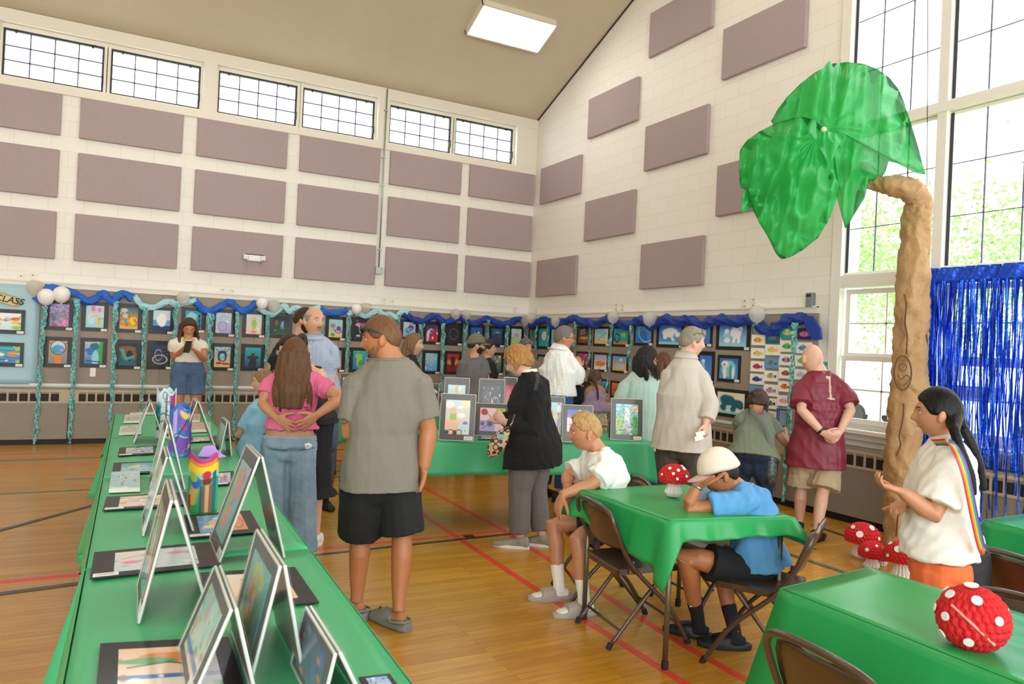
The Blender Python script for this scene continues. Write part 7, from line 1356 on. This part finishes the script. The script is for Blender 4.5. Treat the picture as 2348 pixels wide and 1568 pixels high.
# child with braid
fl = cloth('floral_skirt', 'e6a6b4'); nt = fl.node_tree; vo = nt.nodes.new('ShaderNodeTexVoronoi'); vo.inputs['Scale'].default_value = 26; rp = nt.nodes.new('ShaderNodeValToRGB'); rp.color_ramp.interpolation = 'CONSTANT'
for i, (p_, q_) in enumerate(((0, 'f3e6d8'), (.3, 'e58aa0'), (.55, 'f0c24e'), (.75, '9cc07a'))):
    el = rp.color_ramp.elements[i] if i < 2 else rp.color_ramp.elements.new(p_); el.position = p_; el.color = lin(q_)+(1,)
sp_ = nt.nodes.new('ShaderNodeSeparateColor'); nt.links.new(vo.outputs['Color'], sp_.inputs[0]); nt.links.new(sp_.outputs[0], rp.inputs[0]); nt.links.new(rp.outputs[0], nt.nodes['Principled BSDF'].inputs['Base Color'])
c = person('small girl with a braid in a lavender tank top and floral skirt, seen from behind', 7.7, (1364, 869, 0), (160, 8, 0), 175, (1365, 938, 0), ch=(1364, 908, 0), nb=(1364, 889, 0), s=.66, male=0, skin='c', vox=.008, headk=1.15, sh=[(1380, 895, 0), (1348, 895, 0)], arms=dict(R=dict(e=(1386, 920, 0), w=(1393, 912, .1)), L=dict(e=(1344, 922, 0), w=(1346, 915, .12))), top=dict(mt=K('lavender_tank', '9a829a'), sleeve=0, tanks=1, seed=16), bottom=dict(mt=fl, length=.6, skirt=.16, name='skirt', wid=(1, 1.1)), shoes=dict(mt=M_white), hair=dict(kind='braid', col='4a3024', thick=.016, lockdir=[[(1366, 880, -.10), (1370, 895, -.13), (1371, 915, -.12)]]), eyes=0)
# woman in the mint shirt
c = person('woman with long black hair in a pale mint shirt and jeans, seen from behind', 7.35, (1482, 824, 0), (118, 8, 0), (165, 160), (1472, 1010, 0), ch=(1468, 930, 0), nb=(1474, 852, 0), s=1.02, fat=1.25, male=0, skin='b', vox=.0085, sh=[(1502, 885, .0), (1435, 888, 0)], armw=1.1, arms=dict(R=dict(e=(1510, 945, 0), w=(1514, 995, -.05)), L=dict(e=(1420, 955, 0), w=(1425, 990, .2))), top=dict(mt=K('pale_mint_shirt', 'b4cfc6'), sleeve=.62, seed=17, amp=.008, sc=16, hem=-.1, flare=.03, off=.028, sleeve_rad=.026, sw=1.05), bottom=dict(mt=denim('dark_blue_jeans', '2b4266')), shoes=dict(mt=M_base), hair=dict(kind='long', col='1b1613', length=.20, thick=.02, width=1.2), tone='1b1613'); glasses(c, '23201e')
c = person('girl with auburn hair in a white top, left of the beige shirt man', 8.0, (1520, 832, 0), (130, 0, 0), 150, (1524, 950, 0), ch=(1523, 900, 0), nb=(1522, 860, 0), s=.9, male=0, skin='a', vox=.01, top=dict(mt=K('white_top', 'dcd8d0'), sleeve=.4, seed=18), bottom=dict(mt=K('dark_trousers', '25262c')), shoes=dict(mt=M_base), hair=dict(kind='long', col='5e3d28', length=.24), eyes=0)
# beige shirt man
c = person('gray-haired man in an untucked beige shirt holding papers, facing right', 6.2, (1586, 785, 0), (112, 2, 0), (160, 155), (1564, 1010, 0), ch=(1565, 905, 0), nb=(1573, 818, 0), s=1.03, fat=1.12, skin='d', vox=.0065, sh=[(1605, 866, -.04), (1536, 862, .02)], armw=1.1, neck=1.15,
  arms=dict(R=dict(e=(1626, 925, -.12), w=(1618, 970, -.2), h=(1617, 1010, -.24), curl=.9), L=dict(e=(1528, 930, .05), w=(1545, 980, .25))), legs=dict(R=dict(toe=150), L=dict(toe=170)),
  top=dict(mt=K('beige_shirt', 'c4bbae'), sleeve=1.82, cuff=1, collar=1, seed=19, amp=.008, sc=10, hem=-.10, flare=.04, off=.026, sleeve_rad=.024), bottom=dict(mt=K('charcoal_trousers', '4d4842'), wid=(1.0, 1.2)), shoes=dict(mt=M_base), hair=dict(kind='short', col='8f8472', thick=.014, line=.5, side=-.05), tone='7a7064', belly=.03); glasses(c, '4b4038', up=1)
e = empty('paper_slip', tuple(P(1604, 1003, 5.9)), 'folded cream papers in the hand of the beige shirt man', 'papers')
for k in range(2): q = MB(); q.obox(P(1603+k*3, 1004-k*10, 5.9-k*.01), nrm(CR+CU*.25)*.035, nrm(CU-CR*.25)*.018, CF*.001); q.build('sheet', M_card, e)
# bending woman
c = person('woman with curly brown hair in an olive tee bending forward to take a photo', 6.85, (1737, 924, .05), (160, 35, 0), (172, 175), (1727, 1052, 0), ch=(1731, 992, .10), nb=(1735, 945, .16), s=.95, fat=1.2, male=0, skin='b', vox=.007, sh=[(1768, 968, .15), (1700, 962, .15)], arms=dict(R=dict(e=(1800, 1016, .08), w=(1797, 982, .22), h=(1797, 962, .24), curl=.8, n=(-1, 0, 0)), L=dict(e=(1690, 985, .3), w=(1720, 985, .45))),
  top=dict(mt=K('olive_tee', '7b8470'), sleeve=.55, seed=20, hem=.0, off=.02, flare=.06, amp=.007), bottom=dict(mt=denim('navy_jeans', '1c2b42'), rise=.14, off=.015), shoes=dict(mt=M_base), hair=dict(kind='curly', col='402c20', length=.07, thick=.026, seed=4, line=.6, back=-.5, side=-.3, width=1.2), eyes=0)
q = MB(); q.tube([P(1721, 940, 6.85), P(1748, 968, 6.75), P(1762, 1000, 6.75), P(1770, 1040, 6.72)], [(.018, .003)]*4, 8, sub=4); q.build('crossbody_strap', mat('grey_webbing', '6d7370', .7), c['o'])
phone(P(1795, 958, 7.0), np.array((0, 0, 1.)), -CF, 'black phone held up by the bending woman'); e = empty('crossbody_bag', tuple(P(1768, 1080, 6.72)), 'dark glittery patterned bag at the hip of the bending woman', 'bag'); q = MB(); q.rings([ring2(P(1768, v, 6.72), CR, CF, hw, .04, 2.4, 18) for v, hw in ((1040, .03), (1050, .05), (1085, .055), (1108, .04))]); q.build('pouch', mat('sequin_bag', '55605f', .4, metal=.4, var=.7, vscale=60), e, smooth=True)
# maroon jersey man
M_mar = K('maroon_jersey', '7c1f34', rough=.5, bump=.12, bscale=30, var=.03, vscale=6)
c = person('bald man in a maroon number 1 jersey and khaki cargo shorts, hands clasped behind him', 6.7, (1862, 822, 0), (-150, 6, 0), 178, (1870, 1045, 0), ch=(1880, 948, 0), nb=(1878, 852, 0), s=1.0, fat=1.15, skin='d', headk=1.1, vox=.006, sh=[(1931, 892, -.02), (1837, 892, -.02)], neck=1.25, armw=1.05,
  arms=dict(R=dict(e=(1950, 940, -.13), w=(1926, 990, -.25), h=(1906, 1010, -.28), curl=.55, n=(-.6, .7, -.3)), L=dict(e=(1838, 940, -.16), w=(1886, 992, -.26), h=(1917, 1006, -.3), curl=.5, n=(.4, .8, .2))),
  legs=dict(R=dict(f=(1872, 1218), toe=165), L=dict(f=(1832, 1198), toe=-170)),
  top=dict(mt=M_mar, sleeve=.78, seed=21, amp=.008, sc=15, hem=-.12, flare=.05, off=.024, sleeve_rad=.03, sw=1.12, name='jersey'), bottom=dict(mt=K('khaki_cargo', 'b3a183', var=.1), length=.88, wid=(1.0, 1.32), off=.03, amp=.008, sc=22, name='cargo_shorts'), shoes=dict(mt=M_base, sole=M_base, sock=None), eyes=0, lips=0)
decal(c, c['top'], [(1893, 862), (1904, 862), (1907, 912), (1915, 913), (1915, 917), (1898, 916), (1898, 912), (1902, 912), (1900, 869), (1895, 869)], mat('gold_number', 'c9b497', .6), 'jersey_number')
decal(c, c['top'], [(1889+6*math.cos(t), 849+5*math.sin(t)) for t in np.linspace(0, 6.283, 12, endpoint=False)], M_white, 'round_emblem'); decal(c, c['top'], [(1889+3.4*math.cos(t), 849+3.2*math.sin(t)) for t in np.linspace(0, 6.283, 10, endpoint=False)], M_base, 'emblem_head', lift=.003)
decal(c, c['bot'], [(1806, 1060), (1832, 1064), (1830, 1090), (1806, 1086)], K('khaki_pocket', 'a39174'), 'cargo_pocket'); decal(c, c['bot'], [(1806, 1056), (1834, 1060), (1833, 1067), (1806, 1063)], K('khaki_flap', 'ac9a7c'), 'pocket_flap', lift=.003)
watch(c, 'L', M_phone, .93, .036, .01)
# blond boy
c = person('blond boy in a white tee and gray slides seated sideways, looking left', 4.6, (1343, 990, 0), (-82, 6, 0), (-100, -70), (1402, 1190, .05), ch=(1390, 1105, 0), nb=(1373, 1034, 0), s=.93, fat=.98, male=1, skin='b', vox=.006, headk=1.05, sh=[(1338, 1072, .16), (1398, 1078, -.12)], tone='b08850', neck=.95,
  arms=dict(R=dict(e=(1300, 1092, .12), w=(1301, 1118, -.02), h=(1296, 1150, -.05), curl=.5), L=dict(e=(1354, 1112, -.2), w=(1290, 1134, -.24), h=(1276, 1172, -.24), curl=.3, n=(.2, -.6, 0))),
  legs=dict(sit=1, R=dict(k=(1268, 1200, .14), f=(1283, 1345), toe=-70), L=dict(k=(1322, 1232, -.12), f=(1340, 1378), toe=-62)),
  top=dict(mt=K('white_tee', 'eceae4'), sleeve=.72, seed=22, amp=.010, sc=20, off=.022, sleeve_rad=.03, sw=1.1, hem=-.0), bottom=dict(mt=K('dark_gym_shorts', '222a3a'), length=.62, wid=(1.0, 1.2)), shoes=dict(mt=mat('stone_foam', 'a89f92', .7), kind='slide', sock=K('white_sock', 'e9e3da'), sockh=.36), hair=dict(kind='wavytop', col='ae8a58', thick=.010, line=.55, side=.08, back=-.35))
watch(c, 'R', mat('coral_beads', 'd9705c', .5, bump=.6, bscale=200), .85, .033, .006, 'bead_bracelet')
q = MB(); q.ell(c['hd']+c['hs']*(-c['B'][0]*.084-c['B'][1]*.010-c['B'][2]*.038), (.004, .004, .004), 8, 6); q.build('earring', M_white, c['o'])
# boy in the blue shirt
c = person('boy in a light blue tee and cream cap resting his head on his hand', 4.02, (1652, 1086, .0), (-78, 24, 0), (-100, -105), (1738, 1292, .02), ch=(1728, 1200, 0), nb=(1698, 1118, 0), s=.92, fat=.98, skin='e', vox=.0055, headk=1.04, sh=[(1662, 1150, .17), (1718, 1152, -.10)], tone='2a1e16', hunch=.02,
  arms=dict(L=dict(e=(1572, 1168, -.10), w=(1600, 1114, -.10), h=(1662, 1092, -.12), curl=.18, n=(0, .2, .6), k=1.05), R=dict(e=(1600, 1165, .2), w=(1628, 1146, .1), h=(1612, 1138, .02), curl=.7)),
  legs=dict(sit=1, L=dict(k=(1568, 1272, -.12), f=(1603, 1428), toe=-95, tp=0), R=dict(k=(1640, 1262, .18), f=(1686, 1452), toe=-75)),
  top=dict(mt=K('sky_blue_tee', '5da0d8', var=.05), sleeve=.62, seed=23, amp=.012, sc=17, off=.024, sleeve_rad=.028, sw=1.1, hem=-.06, flare=.05), bottom=dict(mt=K('black_shorts', '17181a'), length=.66, wid=(1.02, 1.2), off=.02, name='shorts'), shoes=dict(mt=mat('black_rubber', '1a1a1c', .5), kind='slide', sock=K('black_sock', '1c1c1f'), sockh=.34), hair=dict(kind='short', col='241a14', thick=.010, line=.5, side=-.12, back=-.5))
o_ = cap(c, 'e6dac8', 'dcb4ac', sz=1.04)
watch(c, 'L', mat('steel_watch', '9a9a98', .25, metal=.8), .97, .031, .008)
sw_ = lambda u, v, k: [(u, v), (u+3*k, v+8*k), (u+6*k, v+11*k), (u+10*k, v+10*k), (u+7*k, v+7*k), (u+5*k, v+2*k), (u+4*k, v-4*k), (u+1*k, v-5*k)]
decal(c, c['bot'], [(1616, 1288), (1614, 1296), (1616, 1303), (1621, 1307), (1619, 1301), (1618, 1295), (1620, 1290)], M_sw, 'swoosh_print')
for sd in ('L',): decal(c, c['sock'+sd], [(1580, 1388), (1584, 1392), (1598, 1383), (1585, 1387)], M_sw, 'swoosh_print')
phone(P(1608, 1137, 3.98), nrm(CR+CU*.5+CF*.3), nrm(CU-CF*.8), 'phone lying in the hand of the boy in the blue tee', (.07, .13))
# girl with braids
c = person('girl with two long black braids in a white tee and orange trousers facing left', 3.4, (2152, 948, 0), (-88, 2, 0), (-105, -112), (2162, 1292, 0), ch=(2166, 1150, 0), nb=(2170, 1008, 0), s=.9, fat=1.12, male=0, skin='b', vox=.0055, headk=1.06, sh=[(2140, 1062, .14), (2180, 1068, -.12)], tone='14100e', bust=.02, belly=.03, armw=1.1,
  arms=dict(L=dict(e=(2140, 1180, -.16), w=(2070, 1128, -.16), h=(2038, 1118, -.14), curl=.6, n=(0, .3, 1)), R=dict(e=(2110, 1165, .12), w=(2085, 1160, .02), h=(2058, 1152, -.04), curl=.7)),
  top=dict(mt=K('white_loose_tee', 'e8e2d9'), sleeve=.78, seed=24, amp=.012, sc=17, hem=.10, flare=.05, off=.03, sleeve_rad=.032, sw=1.1), bottom=dict(mt=K('orange_trousers', 'ee7540', var=.04), wid=(.98, 1.3), off=.02, amp=.006), shoes=dict(mt=M_white), hair=dict(kind='braids', col='0c0a09', thick=.012, line=.5, side=-.05, back=-.45, lockdir=[[(2188, 985, -.13), (2200, 1025, -.17), (2215, 1060, -.19), (2228, 1095, -.2), (2232, 1130, -.2)], [(2205, 975, .08), (2225, 1010, .06), (2242, 1050, .05), (2252, 1090, .05), (2255, 1120, .05)]]))
M_rb = bpy.data.materials.new('rainbow_webbing'); M_rb.use_nodes = True; _v = M_rb.node_tree.nodes.new('ShaderNodeVertexColor'); _v.layer_name = 'col'; M_rb.node_tree.links.new(_v.outputs[0], M_rb.node_tree.nodes['Principled BSDF'].inputs['Base Color'])
pts, _ = spline([P(2140, 1014, 3.30), P(2178, 1016, 3.20), P(2196, 1040, 3.14), P(2212, 1085, 3.12), P(2222, 1130, 3.13), P(2232, 1180, 3.15), P(2244, 1235, 3.18), P(2252, 1262, 3.2)], [1]*8, 8); q = MB(); V = []; C_ = []
for i, p in enumerate(pts):
    t = nrm(pts[min(i+1, len(pts)-1)]-pts[max(i-1, 0)]); w = nrm(np.cross(t, CF)); w = w if w@CR > 0 else -w
    for k, cc in zip((-1, -.62, -.58, -.22, -.18, .18, .22, .58, .62, 1), ('c22f2a', 'c22f2a', 'e8862a', 'e8862a', 'dccb3a', '3f9a4c', '3f9a4c', '2f6fc4', '6a3a9a', '6a3a9a')): V.append(p+w*k*.018-CF*.004); C_.append(lin(cc))
q.add(V, [(i*10+k, i*10+k+1, (i+1)*10+k+1, (i+1)*10+k) for i in range(len(pts)-1) for k in range(9)]); q.cols = np.array(C_); o_ = q.build('rainbow_strap', M_rb, c['o']); solidify(o_, .003)
e = empty('shoulder_bag', tuple(P(2228, 1320, 3.3)), 'black shoulder bag on a rainbow strap at the side of the braided girl', 'bag'); q = MB(); q.rings([ring2(P(2236+dx, v, 3.3), CR, CF, hw, .045, 2.8, 20) for v, hw, dx in ((1258, .03, 8), (1272, .055, 2), (1310, .075, -4), (1345, .07, -6), (1362, .05, -6))]); q.build('pouch', mat('black_nylon', '131316', .6, bump=.4, bscale=20), e, smooth=True); q = MB(); q.ell(P(2252, 1262, 3.2), (.016, .012, .02), 10, 8); q.build('clip', mat('charm', 'c05a3a', .5), e)
